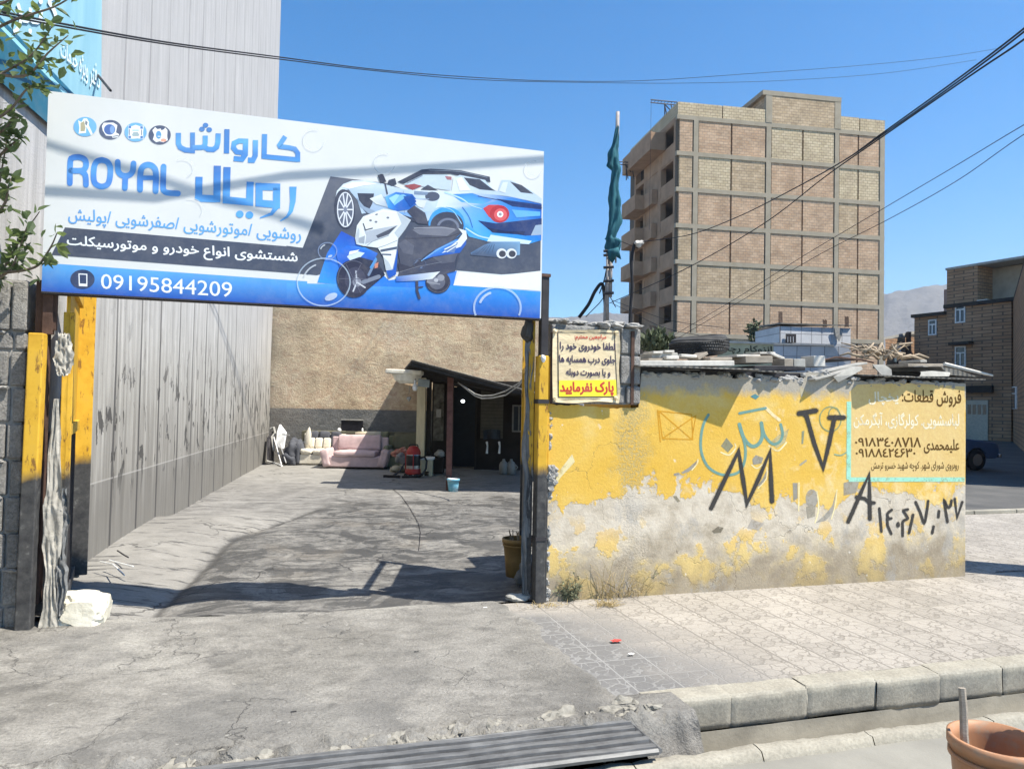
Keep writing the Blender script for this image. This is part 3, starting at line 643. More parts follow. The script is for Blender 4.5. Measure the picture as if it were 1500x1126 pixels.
c2 = lambda x, y: (50+x/3.3125, 120+y/3.3125)
cA = lambda x, y: (250+x/7.04, 170+y/7.04)
cB = lambda x, y: (90+x/7.5, 165+y/7.5)
BL1, BL2, BL3 = srgb(88, 160, 225), srgb(60, 120, 205), srgb(40, 82, 170)
SL = srgb(72, 80, 98)
# blue band, dark caption bar
m = mk(.0012, c2); m.poly([(72, 880), (40, 885), (36, 1015), (1200, 1082), (1325, 1089), (1325, 968), (700, 924)], cols=[BL1, BL1, BL3, BL3, BL3, BL1, BL1])
m.tr = c3; m.poly([(0, 806), (920, 818), (1395, 851), (1390, 1000), (0, 929)], cols=[BL1, srgb(50, 140, 225), srgb(60, 150, 230), BL3, BL3])
m.tr = c2; m.poly([(150, 706), (1318, 806), (1330, 935), (1280, 930), (84, 840)], SL)
m.tr = c3; m.poly([(240, 220), (560, 258), (900, 400), (1396, 470), (1393, 744), (1180, 757), (935, 735), (200, 752), (165, 762), (30, 748), (-2, 600), (88, 612)], cols=[srgb(100, 105, 118)]*2+[SL]*6+[SL]*4)
m.tr = c3; m.poly([(168, 803), (222, 640), (300, 520), (380, 560), (470, 700), (560, 790), (935, 738), (915, 818), (700, 830), (400, 820)], cols=[srgb(60, 150, 230)]+[srgb(50, 120, 215), srgb(45, 85, 190), srgb(40, 85, 180)]+[srgb(45, 120, 215)]*6)
m.poly([(950, 740), (1180, 762), (1393, 738), (1391, 846), (915, 817)], srgb(222, 228, 228))
m.build('printed_background', M_print, root, origin=False)
# sports car picture
m = mk(.0026, c3); W1, W2, DK, NV = srgb(210, 222, 232), srgb(180, 200, 218), srgb(62, 68, 86), srgb(36, 58, 110)
m.poly([(608, 250), (740, 183), (790, 178), (960, 188), (1115, 222), (1118, 252), (1090, 247), (1000, 230), (900, 206), (750, 208), (640, 262)], DK)
m.poly([(640, 264), (750, 210), (880, 212), (905, 240), (900, 298), (740, 275)], srgb(186, 203, 216))
m.poly([(262, 370), (275, 300), (310, 262), (360, 243), (440, 242), (520, 258), (640, 290), (760, 298), (900, 300), (905, 380), (830, 410), (770, 470), (600, 420), (450, 420), (412, 425), (388, 350), (340, 292), (300, 300), (270, 380)], cols=[W2, W1, W1, W1, W1, W2, W2, W1, W1, W2, W2, W2, srgb(90, 150, 215), srgb(150, 175, 205), W2, W2, W2, W2, W2])
m.poly([(850, 300), (930, 298), (1080, 314), (1250, 336), (1400, 372), (1398, 570), (1330, 590), (1110, 578), (1000, 550), (965, 485), (920, 412), (860, 392), (820, 392)], cols=[W1, W1, srgb(60, 140, 215), srgb(55, 125, 205), srgb(30, 85, 175), srgb(35, 120, 210), srgb(60, 160, 235), srgb(60, 160, 235), srgb(70, 165, 235), srgb(60, 150, 225), srgb(120, 180, 230), W1, W1])
m.poly([(900, 318), (1020, 312), (1130, 350), (1080, 372), (960, 362)], cols=[srgb(60, 130, 215)]*3+[srgb(90, 165, 230)]*2)
m.poly([(1150, 342), (1400, 376), (1400, 402), (1240, 385)], NV)
m.poly([(388, 312), (480, 314), (470, 370), (440, 425), (405, 385)], DK)
m.poly([(645, 270), (700, 260), (742, 272), (690, 296)], srgb(150, 80, 86)); m.poly([(735, 292), (775, 266), (832, 298)], DK)
m.poly([(905, 302), (914, 228), (950, 212), (1090, 240), (1130, 290), (1210, 328), (1060, 314)], cols=[W1, srgb(205, 216, 224), W2, W2, W2, W2, W2]); m.poly([(972, 226), (1060, 236), (1120, 283), (1148, 300), (1060, 292), (1005, 268)], DK); m.poly([(868, 218), (905, 222), (905, 240), (880, 238)], srgb(160, 110, 120))
m.poly([(1155, 312), (1180, 240), (1230, 240), (1330, 290), (1400, 342), (1400, 368), (1210, 328)], cols=[W2]*7); m.poly([(1225, 248), (1290, 268), (1355, 316), (1285, 308)], DK)
m.ell(800, 330, 40, 26, srgb(80, 88, 108)); m.poly([(552, 262), (560, 240), (595, 230), (604, 262), (575, 275)], DK)
m.ell(318, 400, 56, 110, DK, rot=-.1); m.ell(322, 402, 44, 96, srgb(96, 104, 122), rot=-.1)
for k in range(10):
    a = k*math.pi/5; m.stroke([(322+8*math.cos(a), 402+16*math.sin(a)), (322+40*math.cos(a), 402+90*math.sin(a))], 7, srgb(214, 220, 228), cap=False)
m.stroke([(322+43*math.cos(a), 402+94*math.sin(a)) for a in (k*math.pi/14 for k in range(29))], 6, srgb(214, 220, 228), cap=False, closed=True); m.ell(322, 402, 9, 17, srgb(120, 130, 150))
m.ell(878, 480, 100, 92, srgb(60, 150, 225)); m.ell(880, 490, 92, 76, DK); m.ell(886, 500, 62, 52, srgb(110, 118, 138)); m.ell(886, 500, 48, 40, srgb(66, 72, 90))
m.poly([(1050, 462), (1150, 478), (1400, 450), (1400, 540), (1310, 545), (1110, 512)], NV); m.poly([(1366, 488), (1400, 484), (1400, 540), (1340, 545)], srgb(150, 172, 196))
m.poly([(1078, 396), (1110, 376), (1165, 376), (1165, 470), (1110, 442)], srgb(196, 62, 72)); m.ell(1168, 426, 54, 48, srgb(176, 44, 58)); m.ell(1174, 430, 36, 34, srgb(214, 92, 98)); m.ell(1172, 428, 17, 17, srgb(240, 240, 244)); m.ell(1172, 428, 9, 9, srgb(150, 150, 160))
m.poly([(1120, 540), (1345, 574), (1330, 592), (1100, 577)], srgb(196, 220, 240))
m.poly([(1010, 640), (1080, 598), (1130, 578), (1282, 578), (1280, 650), (1200, 668), (1010, 652)], cols=[srgb(90, 122, 160)]*3+[srgb(120, 160, 196)]*2+[srgb(70, 84, 110)]*2)
for x in (1180, 1234): m.ell(x, 643, 29, 28, srgb(208, 214, 222)); m.ell(x+4, 645, 19, 18, srgb(58, 62, 76))
LTB, MID = srgb(176, 214, 242), srgb(140, 160, 184)
m.poly([(300, 277), (360, 253), (430, 250), (500, 263), (420, 270), (345, 288)], srgb(232, 240, 244)); m.poly([(384, 335), (404, 388), (450, 424), (530, 432), (480, 408), (424, 384)], MID)
m.stroke([(500, 330), (640, 348), (780, 344)], 5, MID, smooth=True); m.poly([(450, 424), (600, 422), (768, 470), (755, 484), (600, 440)], DK); m.stroke([(640, 300), (648, 420)], 3, MID)
m.stroke([(870, 308), (960, 342), (1010, 378), (1070, 398)], (10, 3), LTB, smooth=True); m.stroke([(1050, 328), (1200, 356), (1400, 392)], 3, NV, smooth=True); m.stroke([(985, 505), (1050, 545), (1112, 560)], 8, LTB, smooth=True)
m.poly([(1235, 402), (1392, 414), (1392, 436), (1262, 446)], srgb(96, 170, 232)); m.poly([(1100, 500), (1200, 520), (1310, 522), (1300, 540), (1130, 528)], srgb(28, 44, 86)); m.stroke([(965, 390), (1000, 440), (1020, 500)], 5, srgb(40, 110, 190), smooth=True)
for k in range(5): m.stroke([(1040+k*22, 648-k*3), (1092+k*12, 600-k*2)], 3, srgb(60, 78, 106), cap=False)
m.stroke([(800, 420), (825, 395), (862, 390), (915, 412), (960, 480)], 4, srgb(150, 200, 236), smooth=True); m.stroke([(780, 186), (960, 196), (1100, 226)], 3, srgb(130, 142, 160), smooth=True); m.stroke([(660, 258), (745, 216)], 3, srgb(120, 132, 152))
m.poly([(930, 235), (960, 222), (985, 262), (1010, 296), (950, 300)], srgb(222, 230, 236)); m.poly([(1165, 300), (1188, 252), (1215, 250), (1200, 312)], srgb(206, 216, 226)); m.poly([(700, 300), (780, 306), (770, 322), (700, 318)], srgb(120, 140, 168))
m.build('car_picture', M_print, root, origin=False)
# scooter picture
m = mk(.0045, c3); SW = srgb(216, 224, 226); SD = srgb(66, 70, 88)
m.stroke([(540, 260), (552, 315)], 8, SD); m.poly([(499, 214), (528, 204), (547, 250), (515, 258)], srgb(60, 64, 80))
m.poly([(455, 342), (520, 318), (560, 392), (490, 372)], cols=[SW, SW, srgb(150, 170, 190), SW])
m.poly([(540, 332), (600, 306), (690, 318), (724, 362), (684, 400), (600, 412), (556, 392)], cols=[srgb(110, 180, 235), srgb(50, 120, 205), srgb(40, 95, 180), srgb(40, 90, 170), srgb(50, 110, 195), srgb(40, 100, 190), srgb(70, 150, 225)])
m.poly([(575, 335), (640, 318), (660, 330), (590, 380)], srgb(120, 185, 235)); m.poly([(690, 345), (770, 350), (752, 395), (720, 385)], srgb(206, 214, 222)); m.poly([(700, 380), (760, 420), (778, 482), (720, 480), (660, 410)], SD)
m.poly([(270, 642), (330, 600), (430, 610), (500, 642), (470, 700), (400, 660), (330, 686), (290, 720)], cols=[srgb(45, 110, 210)]*2+[srgb(60, 140, 225), srgb(50, 110, 205), srgb(30, 70, 150), srgb(40, 95, 190), srgb(40, 90, 190), srgb(40, 90, 190)])
m.poly([(330, 660), (372, 628), (428, 640), (400, 668), (350, 684)], srgb(196, 214, 234))
m.poly([(320, 690), (400, 662), (500, 690), (540, 760), (470, 820), (400, 880), (300, 840)], srgb(40, 46, 70))
m.ell(366, 782, 92, 104, srgb(50, 52, 72), rot=-.15); m.ell(378, 790, 58, 72, srgb(66, 68, 88), rot=-.15); m.ell(385, 800, 24, 26, srgb(130, 134, 150)); m.stroke([(385, 800), (365, 850)], 8, srgb(190, 196, 206)); m.stroke([(385, 800), (430, 830)], 8, srgb(190, 196, 206)); m.stroke([(385, 800), (380, 740)], 8, srgb(170, 176, 190))
m.stroke([(420, 800), (505, 770)], 22, srgb(120, 128, 146)); m.stroke([(450, 760), (490, 680)], 14, srgb(110, 130, 160)); m.poly([(484, 700), (504, 690), (500, 720), (482, 726)], srgb(196, 130, 110)); m.poly([(455, 720), (488, 664), (496, 672), (466, 728)], srgb(70, 140, 205))
m.poly([(620, 740), (720, 690), (860, 660), (950, 640), (925, 740), (800, 770), (600, 792)], SD)
m.ell(830, 800, 68, 62, srgb(48, 50, 68)); m.ell(826, 800, 44, 40, srgb(92, 96, 112)); m.stroke([(780, 770), (880, 740)], 26, srgb(70, 74, 92)); m.ell(800, 790, 30, 26, srgb(120, 124, 138)); m.ell(846, 776, 20, 18, srgb(140, 144, 156))
m.stroke([(714, 785), (716, 850), (728, 888)], 15, srgb(60, 64, 84)); m.stroke([(716, 830), (746, 826)], 7, srgb(60, 64, 84)); m.stroke([(935, 650), (925, 720)], 5, srgb(50, 60, 80))
m.poly([(560, 780), (545, 735), (598, 660), (612, 600), (600, 758)], srgb(36, 90, 185)); m.poly([(598, 770), (842, 742), (800, 782), (720, 792), (600, 797)], cols=[srgb(70, 120, 195), SW, SW, srgb(150, 170, 195), srgb(40, 90, 180)])
m.poly([(610, 700), (660, 640), (740, 690), (690, 730), (620, 745)], srgb(58, 60, 76))
m.poly([(738, 682), (830, 612), (930, 565), (985, 560), (985, 592), (950, 640), (860, 652), (800, 662)], cols=[srgb(40, 110, 210), srgb(60, 140, 225), srgb(60, 140, 220)]+[srgb(36, 90, 180)]*5)
m.poly([(930, 502), (985, 518), (990, 562), (955, 606), (850, 642), (940, 570), (965, 535)], SW); m.poly([(860, 628), (940, 580), (920, 640)], srgb(90, 120, 170)); m.stroke([(868, 620), (930, 590)], 6, SW); m.stroke([(880, 634), (936, 598)], 5, SW)
m.poly([(645, 560), (660, 522), (720, 492), (850, 490), (940, 503), (962, 530), (900, 580), (780, 640), (720, 690), (680, 716), (625, 700), (598, 580)], cols=[srgb(74, 78, 94)]*12); m.poly([(690, 514), (850, 496), (935, 510), (880, 548), (730, 540)], srgb(112, 116, 130))
m.poly([(375, 560), (385, 490), (420, 440), (530, 398), (600, 410), (682, 460), (650, 512), (612, 562), (600, 650), (580, 732), (545, 737), (530, 660), (500, 612), (420, 602), (382, 592)], cols=[srgb(190, 204, 212)]+[SW]*12+[srgb(190, 205, 216)]*2)
m.poly([(420, 505), (440, 520), (540, 500), (612, 488), (560, 542), (480, 576), (430, 592), (436, 545)], srgb(168, 178, 190)); m.poly([(490, 545), (606, 490), (560, 538), (500, 560)], srgb(70, 76, 92)); m.poly([(392, 560), (430, 545), (425, 590), (395, 585)], srgb(150, 160, 172)); m.stroke([(420, 480), (432, 515), (470, 505)], 7, srgb(70, 76, 92)); m.stroke([(520, 628), (606, 612)], 14, srgb(80, 90, 112)); m.stroke([(524, 648), (570, 650)], 9, srgb(90, 100, 122))
for x, y in ((492, 428), (555, 447), (460, 462), (490, 470)): m.ell(x, y, 8, 6, srgb(110, 116, 130), n=10)
SH, LN = srgb(178, 190, 200), srgb(128, 138, 152)
m.poly([(604, 416), (680, 462), (650, 512), (612, 560), (590, 530), (630, 480)], SH); m.poly([(530, 662), (560, 690), (580, 732), (545, 737)], SH); m.poly([(376, 560), (392, 500), (400, 520), (392, 588), (382, 590)], SH)
m.stroke([(430, 446), (530, 410), (596, 420)], 3, srgb(240, 244, 244)); m.stroke([(500, 612), (540, 600), (606, 572)], 3, LN); m.stroke([(612, 562), (602, 640), (584, 730)], 3, LN); m.stroke([(440, 600), (470, 578), (560, 545)], 3, LN)
m.stroke([(650, 560), (720, 560), (880, 552), (950, 530)], 3, srgb(50, 52, 66), smooth=True); m.stroke([(700, 505), (840, 500), (920, 510)], 5, srgb(146, 150, 162), smooth=True); m.poly([(610, 590), (650, 566), (700, 600), (690, 650), (640, 640)], srgb(88, 92, 108))
m.stroke([(740, 684), (836, 618), (930, 574)], 3, srgb(140, 190, 236), smooth=True); m.poly([(800, 664), (850, 656), (940, 640), (920, 690), (850, 700)], srgb(84, 88, 104)); m.stroke([(620, 745), (720, 715), (850, 690)], 3, srgb(112, 116, 130))
for a in range(6): m.stroke([(366, 782), (366+80*math.cos(a*1.05), 782+90*math.sin(a*1.05))], 3, srgb(96, 98, 116), cap=False)
m.stroke([(366+86*math.cos(a), 782+98*math.sin(a)) for a in (k*.16 for k in range(18, 34))], 4, srgb(92, 96, 116)); m.stroke([(830+62*math.cos(a), 800+56*math.sin(a)) for a in (k*.2 for k in range(0, 14))], 4, srgb(84, 88, 104))
m.ell(820, 790, 12, 10, srgb(176, 180, 190)); m.stroke([(770, 800), (840, 812)], 5, srgb(150, 154, 166)); m.poly([(560, 340), (600, 318), (620, 322), (585, 372)], srgb(150, 204, 242)); m.poly([(640, 330), (690, 326), (712, 358), (680, 388)], srgb(30, 80, 160)); m.poly([(345, 632), (400, 622), (380, 640), (340, 652)], srgb(226, 236, 244))
m.build('scooter_picture', M_print, root, origin=False)
# soap bubbles printed on the board
m = mk(.0066, c3)
def bubble(x, y, rx, ry, wd, c, hl, ym=1e9):
    P_ = [(x+rx*math.cos(a), y+ry*math.sin(a)) for a in (math.pi/2+k*math.pi/24 for k in range(49))]; P_ = [q for q in P_ if q[1] < ym]
    m.stroke(P_, wd, c, cap=False, closed=len(P_) == 49)
    m.stroke([(x+rx*.78*math.cos(a), y+ry*.78*math.sin(a)) for a in (3.5+k*.1 for k in range(9))], wd*1.2, hl, cap=True); (m.ell(x+rx*.28, y+ry*.62, rx*.25, ry*.14, hl, rot=-.4) if ym > 1e8 else None)
PB, PH = srgb(200, 220, 240), srgb(225, 236, 246)
bubble(203, 800, 145, 130, 7, PB, PH); bubble(224, 630, 51, 46, 6, srgb(150, 170, 205), PH); bubble(730, 702, 31, 29, 4, srgb(96, 110, 140), srgb(130, 150, 185)); bubble(1156, 940, 128, 112, 11, PB, PH, 990)
FW = srgb(216, 224, 228)
for x, y, r in ((535, 150, 58), (1352, 180, 46), (150, 18, 58)):
    m.stroke([(x+r*math.cos(a), y+r*math.sin(a)) for a in (k*math.pi/24 for k in range(2, 40))], 5, FW, cap=False)
m.tr = cB; m.stroke([(1330+120*math.cos(a), 610+100*math.sin(a)) for a in (k*.1 for k in range(42, 75))], 9, FW, cap=False); m.tr = cA; m.stroke([(200+130*math.cos(a), 960+110*math.sin(a)) for a in (k*.1 for k in range(45, 70))], 9, FW, cap=False); m.tr = c3
m.build_each('bubble_print', M_bub, root)
# lettering
G3 = (30, 490, [srgb(84, 130, 190), srgb(82, 130, 192), srgb(104, 172, 228), srgb(76, 128, 196), srgb(84, 150, 214)])
m = mk(.0017, cA); q = dict(grad=G3, cap=False)
m.stroke([(80, 176), (80, 285), (98, 325), (150, 352), (246, 359)], 54, **q); m.stroke([(226, 172), (226, 385)], 50, **q); m.stroke([(226, 328), (320, 326), (350, 310), (357, 280), (357, 204)], 52, **q)
m.stroke([(345, 320), (385, 345), (440, 347), (474, 322), (487, 270), (491, 181)], 54, **q)
for x, y in ((360, 97), (323, 137), (398, 143)): m.ell(x, y, 29, 25, srgb(84, 130, 190))
m.stroke([(581, 138), (576, 387)], 54, **q); m.stroke([(800, 262), (705, 258), (655, 282), (648, 330), (680, 372), (772, 385)], 52, **q); m.stroke([(774, 248), (770, 400), (735, 448), (650, 440)], 54, **q)
m.stroke([(875, 250), (872, 410), (848, 458), (797, 456)], 54, **q); m.stroke([(969, 188), (963, 433)], 54, **q); m.stroke([(940, 417), (1310, 452)], 50, **q); m.stroke([(1311, 474), (1311, 385), (1280, 342), (1220, 328), (1128, 316), (1122, 302), (1182, 212)], 50, **q)
R3 = (500, 1080, [srgb(66, 112, 184), srgb(88, 158, 226), srgb(92, 166, 232)]); q = dict(grad=R3, cap=False)
m.stroke([(293, 628), (288, 835), (320, 850), (476, 856)], 74, **q); m.stroke([(482, 514), (476, 890)], 74, **q); m.stroke([(582, 528), (574, 868), (815, 890), (820, 680)], 74, **q)
for x, y in ((713, 1013), (813, 1022)): m.ell(x, y, 40, 37, srgb(88, 160, 228))
m.stroke([(1130, 735), (912, 728), (912, 900), (1092, 915), (1094, 740)], 74, **q); m.stroke([(1092, 890), (1086, 945), (1040, 1010), (920, 1052)], (78, 10), **q)
m.stroke([(1262, 730), (1260, 880), (1240, 980), (1200, 1040), (1130, 1084)], (74, 10), **q)
m.build('persian_title', M_print, root, origin=False)
m = mk(.0017, cB); q = dict(grad=(470, 900, [srgb(72, 128, 206), srgb(92, 158, 224), srgb(72, 128, 206), srgb(92, 158, 224)]))
m.stroke([(93, 778), (98, 540), (120, 502), (150, 492), (210, 494), (258, 520), (272, 565), (262, 610), (225, 638), (105, 640)], 64, smooth=True, **q); m.stroke([(215, 645), (255, 675), (268, 720), (270, 795)], 64, smooth=True, **q)
m.stroke([(445, 522), (390, 540), (360, 600), (354, 720), (376, 785), (440, 814), (506, 790), (532, 720), (537, 610), (506, 545), (445, 522)], 64, closed=True, smooth=True, **q)
m.stroke([(619, 543), (624, 640), (655, 683), (705, 697), (755, 682), (784, 640), (793, 560)], 64, smooth=True, **q); m.stroke([(703, 705), (697, 833)], 64, smooth=True, **q)
m.stroke([(864, 850), (868, 670), (892, 600), (952, 574), (1010, 598), (1038, 665), (1035, 865)], 66, smooth=True, **q); m.stroke([(880, 718), (1030, 718)], 50, **q); m.stroke([(1123, 595), (1117, 820), (1135, 868), (1180, 884), (1280, 890)], 64, smooth=True, **q)
m.build('latin_title', M_print, root, origin=False)
m = mk(.0017); m.text('روشویی /موتورشویی /صفرشویی /پولیش', [(100, 304), (441, 334), (441, 359), (100, 329)], srgb(92, 160, 224), bold=.012); m.build('service_line', M_print, root, origin=False)
m = mk(.0022); m.text('شستشوی انواع خودرو و موتورسیکلت', [(98, 344), (436, 369), (436, 391), (98, 366)], srgb(226, 232, 236), bold=.02); m.build('caption_line', M_print, root, origin=False)
m = mk(.0022); m.text('09195844209', [(148, 401), (340, 413.5), (340, 435.5), (148, 423)], srgb(222, 230, 238), latin=True, bold=.004); m.build('phone_number', M_print, root, origin=False)
m = mk(.0022, c2); m.ell(235, 958, 59, 47, srgb(52, 66, 98)); WHT = srgb(224, 230, 236); m.stroke([(218, 932), (256, 934), (256, 990), (220, 988), (218, 932)], 5, WHT, cap=False, closed=True); m.poly([(218, 978), (256, 980), (256, 992), (218, 990)], WHT); m.build('phone_icon', M_print, root, origin=False)
IW, IG = srgb(232, 236, 236), srgb(96, 112, 140)
def icon(x, y, rx, ry, c, draw):
    m = mk(.0017, cB); m.ell(x, y, rx, ry, c, n=36); draw(m, x, y); m.build('round_icon', M_print, root, origin=False)
icon(260, 157, 127, 107, srgb(112, 174, 226), lambda m, x, y: (m.poly([(x-75, y-70), (x-40, y-50), (x-15, y-90), (x+20, y-90), (x+45, y-50), (x+40, y-20), (x+85, y+80), (x+65, y+92), (x+15, y), (x+10, y+68), (x-70, y+76), (x-62, y+10)], IW), m.poly([(x-50, y-40), (x-10, y-62), (x+5, y+10), (x-5, y+50), (x-50, y+52)], srgb(170, 165, 140)), m.poly([(x+5, y-70), (x+30, y-50), (x+18, y-10), (x, y-30)], srgb(120, 130, 140))))
icon(540, 190, 125, 107, srgb(88, 98, 122), lambda m, x, y: (m.poly([(x-95, y-40), (x-75, y-75), (x+30, y-78), (x+75, y-50), (x+60, y+30), (x+95, y+50), (x+80, y+85), (x+20, y+88), (x+20, y+70), (x-50, y+65), (x-85, y+10)], IW), m.ell(x-10, y-2, 62, 58, srgb(84, 112, 170)), m.ell(x+18, y-2, 26, 44, srgb(126, 160, 208)), m.stroke([(x+30, y+74), (x+80, y+66)], 10, IG)))
icon(815, 217, 122, 105, srgb(116, 176, 226), lambda m, x, y: (m.poly([(x-80, y-75), (x-40, y-65), (x, y-80), (x+45, y-65), (x+90, y-70), (x+82, y+5), (x+86, y+75), (x+20, y+68), (x-20, y+72), (x-84, y+72), (x-76, y)], IW), [m.poly([(x+a-14, y+b-14), (x+a+14, y+b-14), (x+a+14, y+b+14), (x+a-14, y+b+14)], srgb(88, 130, 190)) for a, b in ((-62, -56), (66, -50), (-64, 54), (66, 56))], m.poly([(x-40, y+30), (x-25, y), (x+25, y), (x+42, y+30), (x+30, y+45), (x-30, y+45)], srgb(160, 180, 186)), m.stroke([(x-30, y-20), (x+30, y-20)], 14, srgb(160, 200, 220)), m.stroke([(x-66, y-30), (x-68, y+30)], 9, IG), m.stroke([(x+66, y-24), (x+66, y+30)], 9, IG)))
icon(1080, 247, 122, 105, srgb(88, 98, 122), lambda m, x, y: (m.poly([(x-80, y-50), (x-50, y-85), (x-25, y-62), (x+10, y-70), (x+20, y-50), (x+45, y-60), (x+62, y-80), (x+85, y-50), (x+82, y+10), (x+88, y+60), (x+40, y+82), (x, y+70), (x-40, y+80), (x-75, y+50), (x-60, y)], IW), m.ell(x-12, y, 30, 44, srgb(104, 160, 206)), m.ell(x+42, y+58, 32, 18, srgb(226, 172, 150)), m.stroke([(x-20, y+16), (x+6, y+16)], 8, IW)))
# ================================================================ the yellow hut
def m_hut():
    g = NG('peeling_yellow_wall', .92); v = g.W(); x, y, z = g.sep(v)
    n1 = g.noise(v, 1.6, 6, .62, .4); n2 = g.noise(v, 6, 6, .65, .3); f = g.noise(v, 45, 5, .7); n3 = g.noise(g.map(v, loc=(9, 2, 5)), 2.6, 5, .6)
    yel = g.ramp(n1, [(.3, (.66, .40, .055)), (.55, (.70, .45, .09)), (.72, (.72, .54, .20))])
    pale = g.step(g.math('ADD', g.math('MULTIPLY', n2, .8), g.math('MULTIPLY', x, .045)), .55, .68); yel = g.mix(g.math('MULTIPLY', pale, .6), yel, (.80, .66, .40))
    # vertical scar of bare render below the blocks at the left
    scar = g.math('MULTIPLY', g.step(g.math('ADD', g.math('ABSOLUTE', g.math('SUBTRACT', x, .86)), g.math('MULTIPLY', n2, .5)), .46, .32), g.step(f, .42, .55))
    yel = g.mix(g.math('MULTIPLY', scar, .85), yel, (.46, .36, .16))
    grey = g.ramp(n2, [(.3, (.43, .365, .275)), (.5, (.585, .515, .41)), (.75, (.68, .61, .50))])
    # paint lost to weather: everything under a ragged line about waist height
    line = g.math('ADD', z, g.math('ADD', g.math('MULTIPLY', g.math('SUBTRACT', n1, .5), 1.25), g.math('MULTIPLY', g.math('SUBTRACT', n2, .5), .55)))
    lost = g.step(g.math('ADD', line, g.math('MULTIPLY', g.math('SUBTRACT', f, .5), .12)), .855, .825)
    keep = g.math('MULTIPLY', g.step(g.math('ADD', n3, g.math('MULTIPLY', g.math('SUBTRACT', f, .5), .10)), .555, .575), g.step(z, .75, .45)); lost = g.math('MULTIPLY', lost, g.math('SUBTRACT', 1.0, g.math('MULTIPLY', keep, .8)))
    c = g.mix(lost, yel, grey)
    ochre = g.math('MULTIPLY', g.step(n3, .47, .6), g.step(z, .55, .3)); c = g.mix(g.math('MULTIPLY', ochre, .75), c, (.66, .50, .20))
    damp = g.step(g.math('ADD', z, g.math('MULTIPLY', g.math('SUBTRACT', n3, .5), 1.3)), .52, .16); c = g.mix(g.math('MULTIPLY', damp, .75), c, g.mix(n2, (.15, .12, .085), (.36, .285, .18)))
    gst = g.math('MULTIPLY', g.step(g.noise(g.map(v, loc=(2, 8, 1), scale=(1, 1, .6)), 3.2, 5, .7), .57, .64), g.step(z, 1.0, .7)); c = g.mix(g.math('MULTIPLY', gst, .5), c, (.36, .345, .32))
    chips = g.step(g.noise(g.map(v, loc=(4, 4, 9)), 8, 5, .7), .66, .69); c = g.mix(g.math('MULTIPLY', chips, .6), c, (.74, .70, .60))
    cr = g.vor(g.add(v, g.noise(v, 4, 4, out=1), .4), 1.5); cm = g.math('MULTIPLY', g.step(cr, .007, .002), g.step(g.noise(v, .9, 3), .5, .6)); c = g.mix(g.math('MULTIPLY', cm, .45), c, (.16, .13, .09))
    c = g.mix(.22, c, g.ramp(f, [(.3, .28), (.7, .7)]), 'OVERLAY')
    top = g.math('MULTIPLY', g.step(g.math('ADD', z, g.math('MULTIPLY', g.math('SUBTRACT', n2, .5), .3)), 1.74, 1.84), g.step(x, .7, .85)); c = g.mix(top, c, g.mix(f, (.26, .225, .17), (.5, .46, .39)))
    h = g.math('ADD', g.math('ADD', g.math('MULTIPLY', n2, 1.2), f), g.math('ADD', g.math('MULTIPLY', lost, -.8), g.math('ADD', g.math('MULTIPLY', scar, -1.0), g.math('MULTIPLY', cm, -1.0))))
    return g.out(c, h, .35, .010)
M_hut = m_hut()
hut = thing('yellow_hut', 'low hut with a peeling yellow wall covered in graffiti beside the gateway', 'hut', w(2.4, 1.2, 0))
def front(a, t):
    s = .085+a*4.475; ztop = 1.94+.02*fbm(s, 2, 2)+.018*fbm(s, 5, 9) + (.0 if s > .92 else -.30)
    left = .02*fbm(t*9, 3, 1.5)+.014*fbm(t*30, 8, 1.2) if a == 0 else 0
    b = 0
    if 2.62 < s < 3.0: ztop += .05
    return w(s+left, b, ztop*t)
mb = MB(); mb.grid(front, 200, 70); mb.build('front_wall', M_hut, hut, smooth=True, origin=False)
mb = MB(); mb.bw(4.40, 4.56, .012, 1.35, 0, 1.93); mb.bw(.95, 4.4, 1.25, 1.35, 0, 1.93); mb.bw(.95, 1.07, .23, 1.245, 0, 1.93)
mb.build('side_wall', M_hut, hut)
mb = MB(); mb.bw(.95, 4.6, .05, 1.4, 1.945, 1.985); mb.build('roof_deck', M_dark, hut)
# ragged left edge and patches of bare mortar
mb = MB(); random.seed(4)
for i in range(60):
    z = random.random()*1.65; mb.rock(w(.088+random.uniform(0, .02), random.uniform(0, .03), z), (random.uniform(.012, .028), .02, random.uniform(.015, .05)), i, 2, .6)
for i in range(14): mb.rock(w(random.uniform(.085, .14), -.005, random.uniform(.95, 1.12)), (.035, .025, .035), i+70, 2, .6)
mb.build('broken_edge', M_mortar, hut)
mb = MB(); random.seed(14)
for i in range(90):
    s = random.uniform(.95, 4.4); mb.rock(w(s, random.uniform(-.002, .05), 1.93+random.uniform(-.03, .025)+(.04 if 2.62 < s < 3.0 else 0)), (random.uniform(.02, .06), .03, random.uniform(.015, .03)), i, 2, .5)
mb.build('rough_top', M_mortar, hut)
# blocks of the taller left end
mb, mm = MB(), MB(); cz = [(1.66, 1.83), (1.83, 2.09), (2.09, 2.33)]
blockwork(mb, mm, .09, .925, -.02, .22, cz, [[.09, .48, .78, .925], [.09, .3, .72, .925], [.09, .52, .725, .925]], 8)
mb.build('blockwork', M_block, hut, bevel=.012); mm.build('block_mortar', M_mortar, hut)
mb = MB(); random.seed(5)
for i in range(40): mb.rock(w(random.uniform(.1, .9), random.uniform(-.03, .2), 2.345+random.uniform(-.012, .02)), (random.uniform(.04, .09), .045, random.uniform(.014, .028)), i, 2, .5)
mb.build('mortar_cap', M_mortar, hut)
